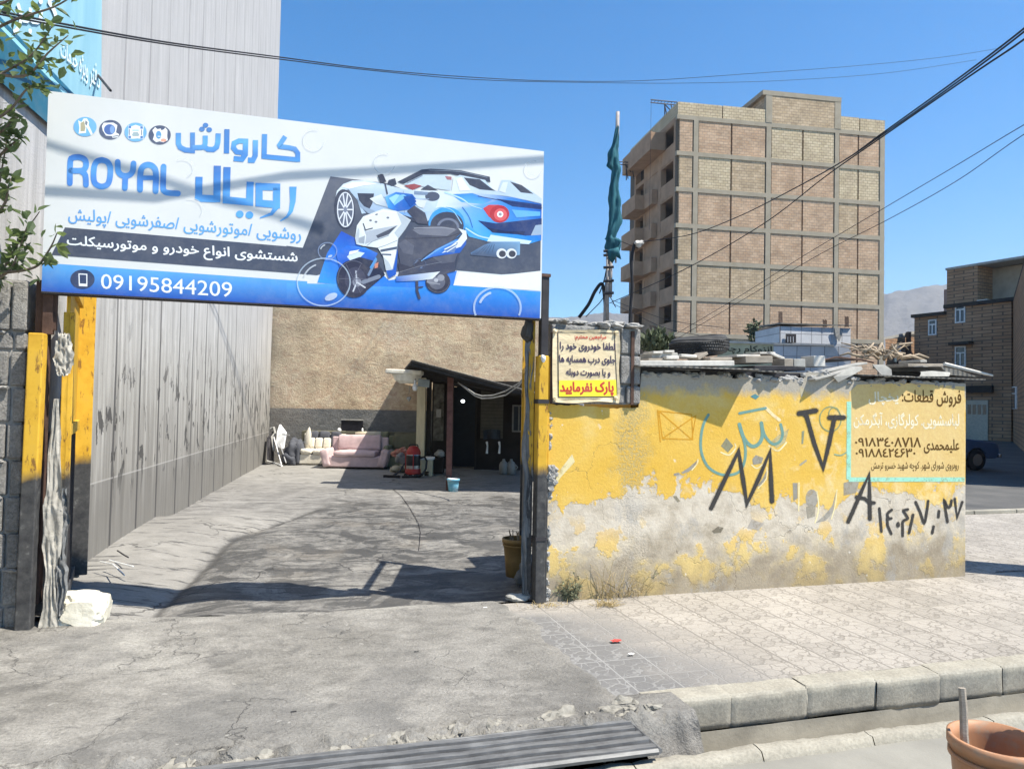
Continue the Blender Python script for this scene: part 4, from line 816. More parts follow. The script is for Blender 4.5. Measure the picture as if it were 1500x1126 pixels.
# painted advertisement and graffiti, flat on the wall
g = NG('sprayed_paint', .9); a = g.n('ShaderNodeVertexColor'); a.layer_name = 'Col'; n = g.noise(g.pos(), 16, 5, .7)
g.out(g.mix(.25, a.outputs[0], n, 'OVERLAY')); al = g.step(g.noise(g.pos(), 40, 5, .75), .30, .42); g.setin(g.p.inputs['Alpha'], g.math('ADD', g.math('MULTIPLY', al, .75), .25)); M_spray = g.m
g = NG('faded_wall_paint', .9); a = g.n('ShaderNodeVertexColor'); a.layer_name = 'Col'; n = g.noise(g.pos(), 9, 6, .7)
g.out(g.mix(.3, a.outputs[0], n, 'OVERLAY')); al = g.step(g.noise(g.pos(), 13, 6, .75), .34, .50); g.setin(g.p.inputs['Alpha'], g.math('ADD', g.math('MULTIPLY', al, .55), .4)); M_faded = g.m
g = NG('tan_wall_paint', .9); n = g.noise(g.W(), 3.5, 6, .65); q = g.noise(g.W(), 30, 5, .7); M_tan = g.out(g.mix(.3, g.ramp(n, [(.3, (.66, .46, .17)), (.7, (.70, .52, .23))]), g.ramp(q, [(.3, .3), (.7, .68)]), 'OVERLAY'), q, .3, .008)
gA = lambda x, y: (960+x/4.897, 560+y/4.897); gB = lambda x, y: (1220+x/7.5, 680+y/7.5); gC = lambda x, y: (1235+x/7.508, 560+y/7.508)
WO = .002
def wk(off=WO, tr=None): return Marks(P0, -B, off, tr)
m = wk(.0007); m.poly([(1244, 574), (1256, 563), (1330, 561), (1413, 566), (1413.5, 703), (1243, 702)]); m.build('painted_panel', M_tan, hut, origin=False)
TQ = srgb(160, 216, 192); m = wk(.0019); m.stroke([(1243.5, 588), (1243, 702)], 6.5, TQ, cap=False); m.stroke([(1243, 702), (1330, 702), (1413, 702)], 6.5, TQ, cap=False); m.build('turquoise_border', M_faded, hut, origin=False)
BR = srgb(92, 66, 26); WH = srgb(236, 226, 196)
m = wk(.0019)
m.text('فروش قطعات:', [(1321, 571), (1408, 571), (1408, 597), (1321, 593)], BR, bold=.022)
m.text('۰۹۱۸۳٤۰۸۷۱۸', [(1252, 641), (1349, 640), (1349, 655), (1252, 653)], BR, latin=True, bold=.02)
m.text('۰۹۱۸۸٤۲٤۶۳۰', [(1253, 657), (1341, 656.5), (1341, 669.5), (1253, 669)], BR, latin=True, bold=.02)
m.text('علیمحمدی', [(1353, 643), (1405, 643), (1405, 664), (1353, 664)], BR, bold=.022)
m.text('روبروی شورای شهر. کوچه شهید خسرو ترمش', [(1276, 676), (1404, 675), (1404, 690.5), (1276, 690)], BR, bold=.012)
m.build('brown_lettering', M_spray, hut, origin=False)
m = wk(.0019); m.text('یخچال', [(1272, 574), (1316, 572), (1316, 594), (1272, 594)], WH, bold=.02); m.text('لباسشویی. کولرگازی، آبگرمکن', [(1250, 604), (1405, 603), (1405, 629), (1250, 627)], WH, bold=.02); m.build('white_lettering', M_faded, hut, origin=False)
# older painted marks
TL, GY, CR, OC = srgb(112, 150, 140), srgb(150, 146, 134), srgb(238, 222, 172), srgb(206, 150, 44)
m = wk(.0008, gA)
for p in ([(25, 205), (260, 230), (268, 410), (50, 402), (25, 205)], [(25, 205), (262, 410)], [(50, 402), (290, 238), (262, 405)], [(15, 200), (35, 425)]): m.stroke(p, 9, OC)
m.poly([(185, 645), (240, 610), (302, 556), (285, 600), (240, 640), (195, 655)], GY); m.stroke([(305, 552), (300, 580), (262, 628)], 8, CR, smooth=True); m.stroke([(140, 660), (165, 655)], 18, GY)
m.poly([(510, 396), (560, 455), (520, 502), (470, 455)], srgb(140, 138, 112)); m.stroke([(470, 500), (530, 520), (575, 470), (570, 440)], 10, CR, smooth=True)
m.poly([(730, 742), (770, 690), (800, 625), (790, 690), (760, 740)], GY); m.stroke([(800, 610), (795, 690), (735, 760)], 7, CR, smooth=True)
m.poly([(695, 550), (720, 520), (775, 540), (760, 580), (700, 590)], GY); m.stroke([(690, 590), (730, 615), (790, 570)], 9, CR, smooth=True)
m.poly([(985, 720), (1020, 720), (1020, 830), (990, 850)], GY); m.stroke([(1030, 720), (1028, 920)], 9, CR)
m.ell(1122, 832, 44, 66, srgb(164, 158, 146)); m.stroke([(1158, 780), (1170, 860), (1165, 940), (1145, 1005)], 9, CR, smooth=True); m.poly([(1080, 890), (1150, 880), (1145, 960), (1090, 975)], srgb(160, 152, 136))
m.poly([(1296, 780), (1275, 930), (1220, 990), (1150, 1005), (1215, 950), (1270, 880)], srgb(164, 158, 146)); m.stroke([(1302, 770), (1290, 880), (1262, 980)], 8, CR, smooth=True)
m.poly([(1035, 45), (1065, 45), (1058, 95), (1044, 110)], srgb(176, 166, 140)); m.poly([(1050, 350), (1068, 345), (1060, 440), (1048, 440)], srgb(140, 146, 120)); m.poly([(820, 430), (880, 380), (960, 330), (930, 430), (870, 470)], srgb(190, 176, 130)); m.stroke([(815, 455), (880, 490), (940, 430)], 11, CR, smooth=True)
m.stroke([(790, 180), (840, 230), (890, 270)], 22, srgb(240, 214, 168)); m.poly([(1350, 720), (1400, 705), (1460, 715), (1440, 790), (1350, 810)], srgb(158, 152, 138)); m.stroke([(1040, 590), (1080, 560)], 14, srgb(170, 164, 140))
m.poly([(125, 815), (150, 812), (178, 850), (160, 858)], srgb(140, 132, 112)); m.poly([(405, 1065), (450, 1030), (490, 1040), (470, 1075), (420, 1080)], srgb(120, 112, 96)); m.poly([(690, 980), (780, 1010), (740, 1060), (660, 1040)], srgb(176, 168, 156))
m.tr = None; m.poly([(811, 700), (838, 665), (842, 676), (822, 698), (812, 712)], srgb(222, 208, 160))
m.build_each('old_painted_mark', M_faded, hut)
# teal brush calligraphy
m = wk(.0019, gA)
m.stroke([(380, 232), (345, 300), (326, 400), (330, 500), (370, 595), (440, 648), (520, 664), (600, 640), (638, 570), (646, 480), (630, 400), (602, 300)], 19, TL, smooth=True)
m.stroke([(602, 300), (635, 400), (690, 456), (740, 440), (768, 380), (760, 290)], 26, TL, smooth=True); m.stroke([(760, 290), (785, 380), (840, 440), (890, 425), (912, 370), (898, 300)], 20, TL, smooth=True); m.stroke([(604, 221), (790, 184)], 19, TL)
m.poly([(680, 100), (715, 82), (745, 100), (720, 122)], srgb(86, 134, 140)); m.stroke([(1255+77*math.cos(a), 262+88*math.sin(a)) for a in (k*.2 for k in range(32))], 8, srgb(140, 150, 110)); m.stroke([(1282+38*math.cos(a), 225+45*math.sin(a)) for a in (k*.25 for k in range(12, 26))], 7, srgb(140, 150, 110)); m.stroke([(1285, 515), (1330, 522), (1370, 500)], 9, srgb(140, 168, 140), smooth=True)
m.build_each('teal_calligraphy', M_spray, hut)
# black spray
g = NG('spray_mist', .9); g.p.inputs['Base Color'].default_value = (.05, .048, .046, 1); al = g.noise(g.pos(), 60, 4, .7); g.setin(g.p.inputs['Alpha'], g.math('MULTIPLY', g.step(al, .35, .75), .55)); M_mist = g.m
class Halo(Marks):
    def stroke(s, pts, wd, *a, **k): return Marks.stroke(s, pts, wd*1.5 if not isinstance(wd, tuple) else wd, smooth=k.get('smooth', False))
    def ell(s, x, y, rx, ry, *a, **k): return Marks.ell(s, x, y, rx*1.3, ry*1.3)
BK = srgb(62, 60, 58)
def black_marks(m):
  m.tr = gA
  m.stroke([(400, 900), (500, 690), (596, 492), (628, 690), (656, 868), (740, 690), (822, 496), (828, 680), (836, 852)], 30, BK)
  m.stroke([(1062, 225), (1085, 245), (1140, 440), (1203, 612), (1245, 440), (1284, 250)], 30, BK); m.stroke([(1030, 222), (1150, 202)], 34, BK); m.stroke([(1248, 252), (1350, 252)], 32, BK)
  m.tr = gB
  m.stroke([(168, 628), (290, 350), (396, 112), (402, 350), (406, 595)], 40, BK); m.stroke([(258, 358), (350, 375), (400, 420), (452, 420)], 36, BK)
  D_ = 27
  for p in ([(510, 482), (522, 610), (532, 735)], [(645, 498), (598, 540), (612, 592), (640, 590)], [(596, 590), (600, 670), (640, 760)], [(822, 492), (775, 508), (800, 550), (820, 592), (768, 625), (765, 700), (766, 782)], [(880, 552), (836, 750)], [(908, 412), (960, 530), (1002, 640), (1030, 520), (1046, 400)], [(1164, 512), (1158, 575)], [(1105, 680), (1090, 752)], [(1258, 628), (1240, 520), (1224, 398), (1258, 468), (1290, 455), (1302, 396)], [(1338, 378), (1364, 582), (1420, 412)]): m.stroke(p, D_, BK, smooth=len(p) > 3)
  m.ell(715, 660, 20, 30, BK)
hm = Halo(P0, -B, .0022); black_marks(hm); hm.build_each('spray_mist', M_mist, hut)
m = wk(.0030); black_marks(m)
m.build_each('black_graffiti', M_spray, hut)
# ---- roofing sheets whose ragged edges shade the wall
def sheet_edge(shadow, z=1.985):
    out = []
    for px, py in shadow:
        p = Wp(px, py); d = max(.0, z-p.z); o = d*SUN_N; q = p-P0
        out.append((q.dot(U)+SUN_L*d, -o))
    return out
g = NG('corrugated_roofing', .8, .2); v = g.W(); x, y, z = g.sep(v); n = g.noise(v, 4, 5, .65)
M_corr = g.out(g.ramp(n, [(.3, (.10, .095, .085)), (.55, (.20, .19, .17)), (.75, (.33, .31, .28))]), g.math('SINE', g.math('MULTIPLY', x, 110)), .5, .01)
M_fib = basic('fibre_cement', (.34, .33, .30), .9, .25, 7, .3, 40); M_wood = basic('grey_timber', (.30, .26, .21), .9, .3, 5, .5, 40, stretch=(.4, 3, 3)); M_marb = basic('white_marble', (.55, .52, .465), .7, .22, 9, .2, 40)
def sheet(name, edge, back, z, m, label, tilt=.0, th=.012, grp=None, cat='roof sheet'):
    ed = sheet_edge(edge, z); pts = ed+[(ed[-1][0], back), (ed[0][0], back)]
    mb = MB(); mb.prism([w(s, b, z+tilt*max(b, 0)) for s, b in pts], Z*th); return tag(mb.build(name, m), label, cat, grp)
sheet('roofing_sheet', [(905, 582), (944, 587), (1057, 626), (1092, 558)], .9, 1.99, M_corr, 'dark roofing sheet with a white front slab over the left part of the yellow wall', .05)
sheet('roofing_sheet', [(1100, 561), (1105, 566), (1111, 579), (1118, 571), (1128, 575), (1138, 556)], .8, 1.985, M_corr, 'broken roofing sheet with a toothed edge above the blue calligraphy on the yellow wall', .03)
sheet('roofing_sheet', [(1246, 575), (1248, 597), (1253, 600), (1275, 590), (1315, 585), (1327, 572), (1346, 580), (1366, 581), (1370, 567), (1400, 571), (1430, 575)], 1.2, 1.98, M_corr, 'long dark roofing sheet over the tan painted advertisement at the hut corner', .05)
def slab(px0, px1, py, Y, th, dp, m, label, rz=0.0, name='stone_slab', cat='slab', grp=None, tilt=0.0):
    bb_ = max(.05, (Y-6.55)*.6); a = Wp(px0, py, bb_); b = Wp(px1, py, bb_); c = (a+b)/2; L = (b-a).length; d = (b-a).normalized(); dz = Vector((d.x, d.y, 0)).normalized()
    R = Matrix.Rotation(math.atan2(dz.y, dz.x)+rz, 3, 'Z') @ Matrix.Rotation(-math.asin(max(-1, min(1, d.z)))+tilt, 3, 'Y')
    mb = MB(); mb.box(c+B*(dp/2), (L, dp, th), R); return tag(mb.build(name, m, bevel=min(.006, th*.2)), label, cat, grp)
slab(937, 1076, 532, 6.62, .05, .3, M_marb, 'longest white marble slab along the front of the hut roof')
slab(950, 990, 527, 6.8, .03, .25, M_wood, 'short grey board between white slabs under the tyre', name='board', cat='board')
slab(957, 971, 516, 6.8, .022, .2, M_marb, 'small white slab left of the tyre, nearest to the sign'); slab(974, 988, 514.5, 6.8, .02, .2, M_marb, 'topmost small white slab touching the left side of the tyre')
slab(955, 993, 520.5, 6.85, .05, .25, M_fib, 'grey block under two small white slabs left of the tyre', name='grey_block', cat='block'); slab(976, 995, 523.5, 6.72, .03, .2, M_marb, 'white slab below the tyre beside the grey block')
slab(998, 1021, 521, 6.9, .026, .2, M_marb, 'thin slanted white slab right under the tyre', tilt=.06); slab(1040, 1073, 525.5, 6.8, .03, .3, M_wood, 'brown board sticking out below the right half of the tyre', name='board', cat='board')
slab(1022, 1038, 521, 6.95, .03, .2, M_wood, 'short dark board tilted under the tyre', name='board', cat='board', tilt=-.5); slab(1079, 1114, 521, 7.2, .022, .4, M_marb, 'pale slab lying right of the tyre'); slab(1113, 1136, 517, 7.4, .02, .3, M_marb, 'upper pale slab farther right of the tyre')
slab(1092, 1132, 526.5, 7.1, .07, .3, M_wood, 'grey timber block under the pale slabs right of the tyre', name='timber_block', cat='block'); slab(1128, 1150, 521, 7.3, .03, .4, M_marb, 'broken pale slab tilting towards the white block', tilt=.35)
slab(1149, 1162, 531, 7.0, .08, .2, M_wood, 'dark wooden block left of the roof blocks', name='timber_block', cat='block'); slab(1163, 1180, 532, 7.0, .085, .2, M_fib, 'grey concrete block beside the white block on the roof', name='roof_block', cat='block'); slab(1192, 1209, 529, 7.0, .11, .2, M_marb, 'white block standing on the hut roof', name='roof_block', cat='block')
slab(1105, 1180, 539, 7.0, .05, 1.0, M_dark, 'dark board lying under the roof blocks', name='board', cat='board'); slab(1208, 1262, 526, 7.6, .02, .8, M_dark, 'dark bent sheet behind the pale planks', name='roofing_sheet', cat='roof sheet')
for i, (a, b_, lab) in enumerate((((1186, 556), (1252, 538), 'lower pale plank of the pair slanting over the wall top'), ((1190, 547), (1262, 532), 'upper pale plank of the pair slanting over the wall top'))):
    p, q = Wp(*a, -.02+i*.10), Wp(*b_, .12+i*.15); d = (q-p).normalized(); mb = MB(); R = d.to_track_quat('X', 'Z').to_matrix(); mb.box((p+q)/2, ((q-p).length, .13, .018), R); tag(mb.build('pale_plank', M_fib, bevel=.003), lab, 'plank', 'pale planks on the hut roof')
def flap(pts, m, label, th=.01, name='hanging_flap', cat='roof sheet'):
    mb = MB(); mb.prism([Wp(x, y, b*.45) for x, y, b in pts], B*th); return tag(mb.build(name, m, bevel=.002), label, cat)
flap([(1221, 552, -.09), (1228, 560, -.09), (1250, 549, -.09), (1264, 541, -.06), (1262, 536, -.02), (1240, 541, -.03)], M_fib, 'bent grey sheet drooping over the wall top between yellow and tan paint')
flap([(1278, 534, -.05), (1290, 548, -.09), (1298, 553, -.1), (1307, 552, -.1), (1306, 541, -.08), (1296, 534, -.05)], M_fib, 'curled grey sheet hanging from the roof above the white lettering')
mb = MB(); mb.grid(lambda a, t: Wp(1347+43*a+2*math.sin(t*3), 551-8*math.sin(t*math.pi*.5)*(1-.4*abs(a-.4)), -.05+.06*t), 16, 8); tag(mb.build('grey_sack', M_fib, smooth=True), 'smooth grey rounded sheet sagging under the roof edge at the right', 'roof sheet')
slab(1330, 1382, 535, 7.3, .035, .5, M_wood, 'weathered grey timbers near the right end of the hut roof', name='timber', cat='timber'); slab(1348, 1358, 529, 7.4, .03, .3, M_fib, 'small pale slab on the weathered timbers', name='stone_slab'); slab(1352, 1378, 540, 7.1, .03, .3, M_fib, 'pale curled strip under the weathered timbers', name='strip', cat='strip', tilt=.15)
mb = MB(); mb.tube([Wp(1383, 533, .1), Wp(1415, 541, .06), Wp(1454, 550, .03)], [.02, .018, .01], 6); tag(mb.build('thin_pole', M_marb), 'pale thin strip sticking out past the right corner of hut roof', 'strip')
mb = MB(); mb.prism([Wp(1378, 537, .05), Wp(1402, 541, .05), Wp(1432, 552, .04), Wp(1390, 549, .05)], B*.8+Z*.03); tag(mb.build('roofing_sheet', M_corr), 'roofing sheet overhanging the right corner of hut', 'roof sheet')
mb = MB(); mb.tube([Wp(1196, 530, .3), Wp(1225, 523, .3), Wp(1262, 527, .35), Wp(1280, 531, .3)], .009, 6); tag(mb.build('bent_pipe', M_rust), 'thin bent pipe arching over the hut roof', 'pipe')
# pile of dry branches
M_branch = basic('dry_branch', (.36, .29, .21), .9, .3, 8, .5, 40)
mb = MB(); random.seed(31)
for i in range(46):
    a = D(random.uniform(1262, 1322), random.uniform(516, 528), 8.2+random.random()*.5); d = Vector((random.uniform(-.35, .35), random.uniform(-.2, .2), random.uniform(-.02, .13))); k = Vector((random.uniform(-.06, .06), 0, random.uniform(0, .08))); r = random.uniform(.006, .02)
    mb.tube([a, a+d*.5+k, a+d], [r, r*.9, r*.5], 6)
tag(mb.build('branch_pile', M_branch, smooth=True), 'tangle of dry grey branches on the hut roof', 'branches')
# tyre
g = NG('old_rubber', .85); ty = g.sep(g.obj()); n = g.noise(g.obj(), 8, 5, .6)
M_rub2 = g.out(g.ramp(n, [(.3, (.028, .028, .03)), (.7, (.075, .073, .07))]), g.math('ADD', g.math('SINE', g.math('MULTIPLY', ty[2], 210)), n), .6, .008)
root_c = D(1025, 516, 7.75); Rt = Matrix.Rotation(rad(-7), 3, 'Y') @ Matrix.Rotation(rad(6), 3, 'X')
t = thing('old_tyre', 'worn black car tyre lying flat on the hut roof', 'tyre', tuple(root_c))
prof = [(.19, .0), (.235, -.005), (.275, .01), (.298, .04), (.303, .09), (.303, .11), (.298, .15), (.275, .185), (.235, .2), (.19, .195), (.18, .16), (.178, .1), (.18, .04), (.19, .0)]
mb = MB(); mb.lathe(prof, root_c+Z*-.03, Rt, 56); mb.build('tyre_carcass', M_rub2, t, smooth=True)
mb = MB()
for k in range(72):
    a = 2*math.pi*k/72
    for zz, da in ((.065, 0), (.1, .04), (.135, 0)): mb.box(root_c+Z*-.03+Rt @ Vector((.304*math.cos(a+da), .304*math.sin(a+da), zz)), (.010, .018, .028), Rt @ Matrix.Rotation(a+da, 3, 'Z'))
mb.build('tread', M_rub2, t)
# ---- vinyl notice
nt = thing('parking_notice', 'beige vinyl notice with Persian lettering pinned to the blocks above yellow wall', 'notice', w(.46, -.045, 1.63))
g = NG('beige_vinyl', .5); n = g.noise(g.W(), 4, 4); M_bei = g.out(g.ramp(n, [(.3, (.66, .53, .32)), (.7, (.74, .61, .40))]), g.noise(g.map(g.W(), scale=(1, 1, 2)), 7, 3), .5, .02)
NZ = Wp(858, 480, -.045).z
def vin(a, t):
    x = 810+96*a+2.2*math.sin(t*3.1)*(1 if a > .5 else -.4)+(1.5 if a > .9 else 0)*math.sin(t*9); y = 482+2.5*a+106*t+1.8*math.sin(a*6.3)*(1 if t > .8 else .4)
    e = max(abs(a-.5), abs(t-.5)); c = max(0, e-.44)*8
    return Wp(x, y, -.045-.02*c*abs(math.sin(a*7+t*5))+.006*math.sin(a*9+t*4)*c)
mb = MB(); mb.grid(vin, 40, 44); mb.build('vinyl_sheet', M_bei, nt, smooth=True)
mb = MB(); mb.bw(.08, .1, -.035, -.025, 1.66, 2.26); mb.build('backing_bar', M_rust, nt); mb = MB(); mb.bw(.82, .85, -.035, -.015, 1.66, 2.3); mb.build('backing_bar', M_rust, nt)
m = Marks(P0-B*.045, -B, .0022); DKL = srgb(70, 62, 56); m.poly([(819, 557), (903, 556), (903, 581), (818, 581)], srgb(240, 222, 58)); m.build('yellow_band', M_print, nt, origin=False)
m = Marks(P0-B*.045, -B, .0028)
m.stroke([(817.5, 486.5), (899, 488)], 1.3, DKL, cap=False); m.stroke([(817, 486), (818, 582)], 1.5, DKL, cap=False); m.stroke([(818, 581.5), (904, 581)], 1.5, DKL, cap=False); m.stroke([(818, 585), (900, 584)], .8, DKL, cap=False); m.stroke([(900, 488), (904, 581)], 1.1, DKL, cap=False); m.build('border_line', M_print, nt, origin=False)
RD, IN = srgb(196, 66, 52), srgb(66, 54, 78); m = Marks(P0-B*.045, -B, .0031)
m.text('مراجعین محترم:', [(841.5, 489.5), (888, 490), (888, 499.5), (841.5, 499)], RD, bold=.025)
m.text('لطفا خودروی خود را', [(820, 500.5), (901, 502), (901, 516), (820, 514.5)], IN, bold=.032); m.text('جلوی درب همسایه ها', [(819, 519.5), (901.5, 521), (901.5, 535), (819, 533.5)], IN, bold=.032)
m.text('و یا بصورت دوبله', [(829, 539.5), (894, 540.5), (894, 553), (829, 552)], IN, bold=.032); m.text('پارک نفرمایید', [(820, 559), (899, 558.5), (899, 580), (820, 579.5)], RD, bold=.045); m.build('lettering', M_print, nt, origin=False)
for x, y in ((813, 485), (903, 487), (813, 584), (902, 583)):
    mb = MB(); mb.rock(Wp(x, y, -.058), (.018, .012, .018), int(x+y), 2, .5); mb.build('pinned_corner', M_bei, nt)
# ---- weeds along the wall foot
M_dry = basic('dry_grass', (.50, .38, .18), .9, .25, 20, 0); M_weed = basic('grey_weed', (.16, .165, .10), .9, .3, 20, 0); M_stalk = basic('dead_stalk', (.24, .19, .12), .9, .3, 20, 0)
def weed(px, py, wd, ht, n, m, label, seed, name='dry_weed', curl=.5, leaf=0, grp=None, rr=.0022):
    random.seed(seed); c = G(px, py, 0); mb = MB()
    for i in range(n):
        p = c+U*random.gauss(0, wd*.3)+B*random.uniform(-.05, .05); h = ht*random.uniform(.35, 1.0); d = Vector((random.gauss(0, curl), random.gauss(-.1, curl*.5), 1)).normalized(); e = Vector((random.gauss(0, .4), random.gauss(0, .3), -.25))
        pts = [p, p+d*h*.5, p+d*h*.85+e*h*.2, p+d*h+e*h*.45]; mb.tube(pts, [rr, rr*.9, rr*.6, rr*.3], 4, cap=False)
        for k in range(leaf):
            q = p+d*h*random.uniform(.2, .9); a = Vector((random.gauss(0, 1), random.gauss(0, 1), random.uniform(0, 1))).normalized(); bb = a.orthogonal().normalized(); L = random.uniform(.015, .04); mb.add([q, q+a*L*.5+bb*L*.22, q+a*L, q+a*L*.5-bb*L*.22], [(0, 1, 2, 3)])
    for v in mb.v: v.z = max(v.z, .004)
    return tag(mb.build(name, m), label, 'weed', grp)
weed(912, 874, .36, .27, 120, M_dry, 'wide tuft of golden dry grass at the foot of the yellow wall', 1, 'dry_grass', .7); weed(890, 878, .16, .46, 16, M_dry, 'tall thin golden stalks in front of the dry grass tuft', 2, 'dry_grass', .22)
weed(888, 888, .18, .10, 90, M_dry, 'low straw-coloured grass on the paving below the dry tuft', 8, 'dry_grass', 1.0)
weed(836, 879, .16, .26, 60, M_weed, 'dark grey-green weed near the gate post at the wall foot', 3, 'green_weed', .5, 5); weed(835, 878, .22, .5, 10, M_stalk, 'bare thin stalks rising above the dark weed by the gate post', 4, 'dead_stalks', .22, 2, rr=.0026); weed(868, 872, .2, .62, 10, M_stalk, 'sparse bare stalks between the dark weed and dry grass', 5, 'dead_stalks', .15, 2, rr=.0026)
weed(930, 868, .3, .34, 70, M_weed, 'olive brown weed behind the dry grass tuft', 6, 'green_weed', .6, 3); weed(1392, 838, .1, .16, 14, M_weed, 'tiny dark weed at the right corner of the yellow wall', 7, 'green_weed', .35, 8); weed(800, 888, .25, .06, 60, M_dry, 'thin straw litter at foot of the right gate post', 9, 'dry_grass', 1.2)
# ================================================================ the yard behind the gate
PL = G(393, 674, .02); PN = G(128.5, 811, .1); DL = (PL-PN); DL.z = 0; DL.normalize(); NL = Vector((DL.y, -DL.x, 0)); TL_ = math.atan2(DL.y, DL.x)
def m_leftwall():
    g = NG('board_marked_concrete', .8); v = g.W(TL_, PN); x, y, z = g.sep(v)
    n = g.noise(v, 1.2, 5, .6); st = g.noise(g.map(v, scale=(3.6, 3.6, .16)), 3.0, 6, .65); st2 = g.noise(g.map(v, scale=(14, 14, .3)), 2.0, 4, .6); f = g.noise(v, 50, 4, .7)
    c = g.ramp(n, [(.3, (.40, .385, .35)), (.7, (.50, .485, .45))]); hi = g.step(z, 1.6, 4.0); c = g.mix(g.math('MULTIPLY', hi, .65), c, (.42, .42, .44))
    c = g.mix(g.math('SUBTRACT', .8, g.math('MULTIPLY', hi, .5)), c, g.ramp(st, [(.3, .22), (.5, .5), (.72, .74)]), 'OVERLAY'); c = g.mix(.18, c, g.ramp(st2, [(.3, .3), (.7, .65)]), 'OVERLAY')
    low = g.step(g.math('ADD', z, g.math('MULTIPLY', g.math('SUBTRACT', st, .5), 1.6)), 2.6, .4); c = g.mix(g.math('MULTIPLY', low, .72), c, (.155, .142, .122))
    base = g.step(g.math('ADD', z, g.math('MULTIPLY', g.math('SUBTRACT', n, .5), .05)), .69, .67); c = g.mix(g.math('MULTIPLY', base, .30), c, (.13, .126, .118))
    xx = g.math('ADD', x, g.math('MULTIPLY', g.noise(g.comb(g.math('FLOOR', g.math('DIVIDE', x, .86)), 0.0, 0.0), .7, 1), .5)); jt = g.math('ABSOLUTE', g.math('SUBTRACT', g.math('FRACT', g.math('DIVIDE', xx, .86)), .5))
    j = g.step(jt, .462, .476); c = g.mix(g.math('MULTIPLY', j, g.math('SUBTRACT', .9, g.math('MULTIPLY', hi, .62))), c, (.075, .072, .07))
    hl = g.math('MULTIPLY', g.step(g.math('ABSOLUTE', g.math('SUBTRACT', z, .68)), .012, .004), .5); c = g.mix(hl, c, (.5, .48, .45))
    pn = g.noise(g.map(v, scale=(1.25, 1.25, .5)), 4.2, 5, .6, .5); band = g.math('MULTIPLY', g.step(z, .3, .8), g.step(z, 2.6, 1.5)); pl = g.math('MULTIPLY', g.step(g.math('ADD', pn, g.math('MULTIPLY', g.step(x, 0, 9), .035)), .595, .61), band); c = g.mix(g.math('MULTIPLY', pl, .85), c, (.05, .048, .046))
    wht = g.math('MULTIPLY', g.step(g.noise(g.map(v, scale=(2, 2, .25)), 5, 5, .7), .62, .68), hi); c = g.mix(g.math('MULTIPLY', wht, .35), c, (.62, .61, .62))
    h = g.math('ADD', g.math('ADD', st, g.math('MULTIPLY', f, .6)), g.math('ADD', g.math('MULTIPLY', g.math('MULTIPLY', j, -1.5), g.math('SUBTRACT', 1.0, g.math('MULTIPLY', hi, .7))), g.math('MULTIPLY', pl, -1.2)))
    return g.out(c, h, .5, .015)
lb_ = thing('concrete_building', 'tall grey concrete building with board marks along the left of the yard', 'building', tuple(PN - NL*4))
def lwall(a, t):
    s = -6.5+a*((PL-PN).length+6.5); return PN*1 + DL*s + NL*(.012*fbm(s, t*8, .8)) + Z*(t*14-.25-PN.z)
mb = MB(); mb.grid(lwall, 60, 24); mb.build('yard_wall', m_leftwall(), lb_, smooth=True, origin=False)
LLn = (PL-PN).length; c = PN+DL*((LLn-6.5)/2)-NL*4.03
mb = MB(); mb.box(Vector((c.x, c.y, 6.9)), (LLn+6.5, 8, 13.9), Matrix(((DL.x, -NL.x, 0), (DL.y, -NL.y, 0), (0, 0, 1)))); mb.build('building_block', basic('plain_concrete', (.42, .41, .40), .9), lb_)
# painted office banner on that wall
bn = thing('office_banner', 'blue painted office banner with white Persian script high on the grey building', 'banner', tuple(PN-DL*2+NL*.03+Z*3.6))
g = NG('sky_blue_print', .6); v = g.W(TL_, PN); n = g.noise(g.map(v, scale=(3, 3, .4)), 2, 4); M_blue = g.out(g.ramp(n, [(.3, (.22, .44, .55)), (.7, (.30, .53, .62))]))
LWp = PN+NL*.02
m = Marks(LWp, NL, .015); m.poly([(-45, -60), (147, -60), (145.5, 250), (0, 122), (-45, 84)]); m.build('banner_sheet', M_blue, bn, origin=False)
m = Marks(LWp, NL, .02); m.poly([(-45, 0), (17, 57), (92, 135), (145.5, 188), (145.5, 250), (0, 122), (-45, 84)], srgb(44, 100, 122)); m.stroke([(-45, -4), (17, 58), (92, 136), (145, 191)], 5, srgb(150, 206, 220), cap=False); m.stroke([(-45, -14), (17, 50), (98, 134), (145, 182)], 5, srgb(40, 104, 132), cap=False); m.build('lower_band', M_print, bn, origin=False)
for q, tx in (([(84, 56), (142, 96), (142, 141), (84, 88)], 'دفتر ویژه خدمات'), ([(6, -30), (88, -12), (78, 56), (14, 50)], 'کنبر')):
    m = Marks(LWp, NL, .026); m.text(tx, q, srgb(222, 234, 240), bold=.012); m.build('banner_script', M_print, bn, origin=False)
mb = MB(); mb.tube([onp(143, 110, PN+NL*.03, NL), onp(162, 133, PN+NL*.35, NL)], .012, 6); tag(mb.build('wall_bar', M_dark), 'short dark bar sticking out of the grey wall beside the blue banner', 'bar')
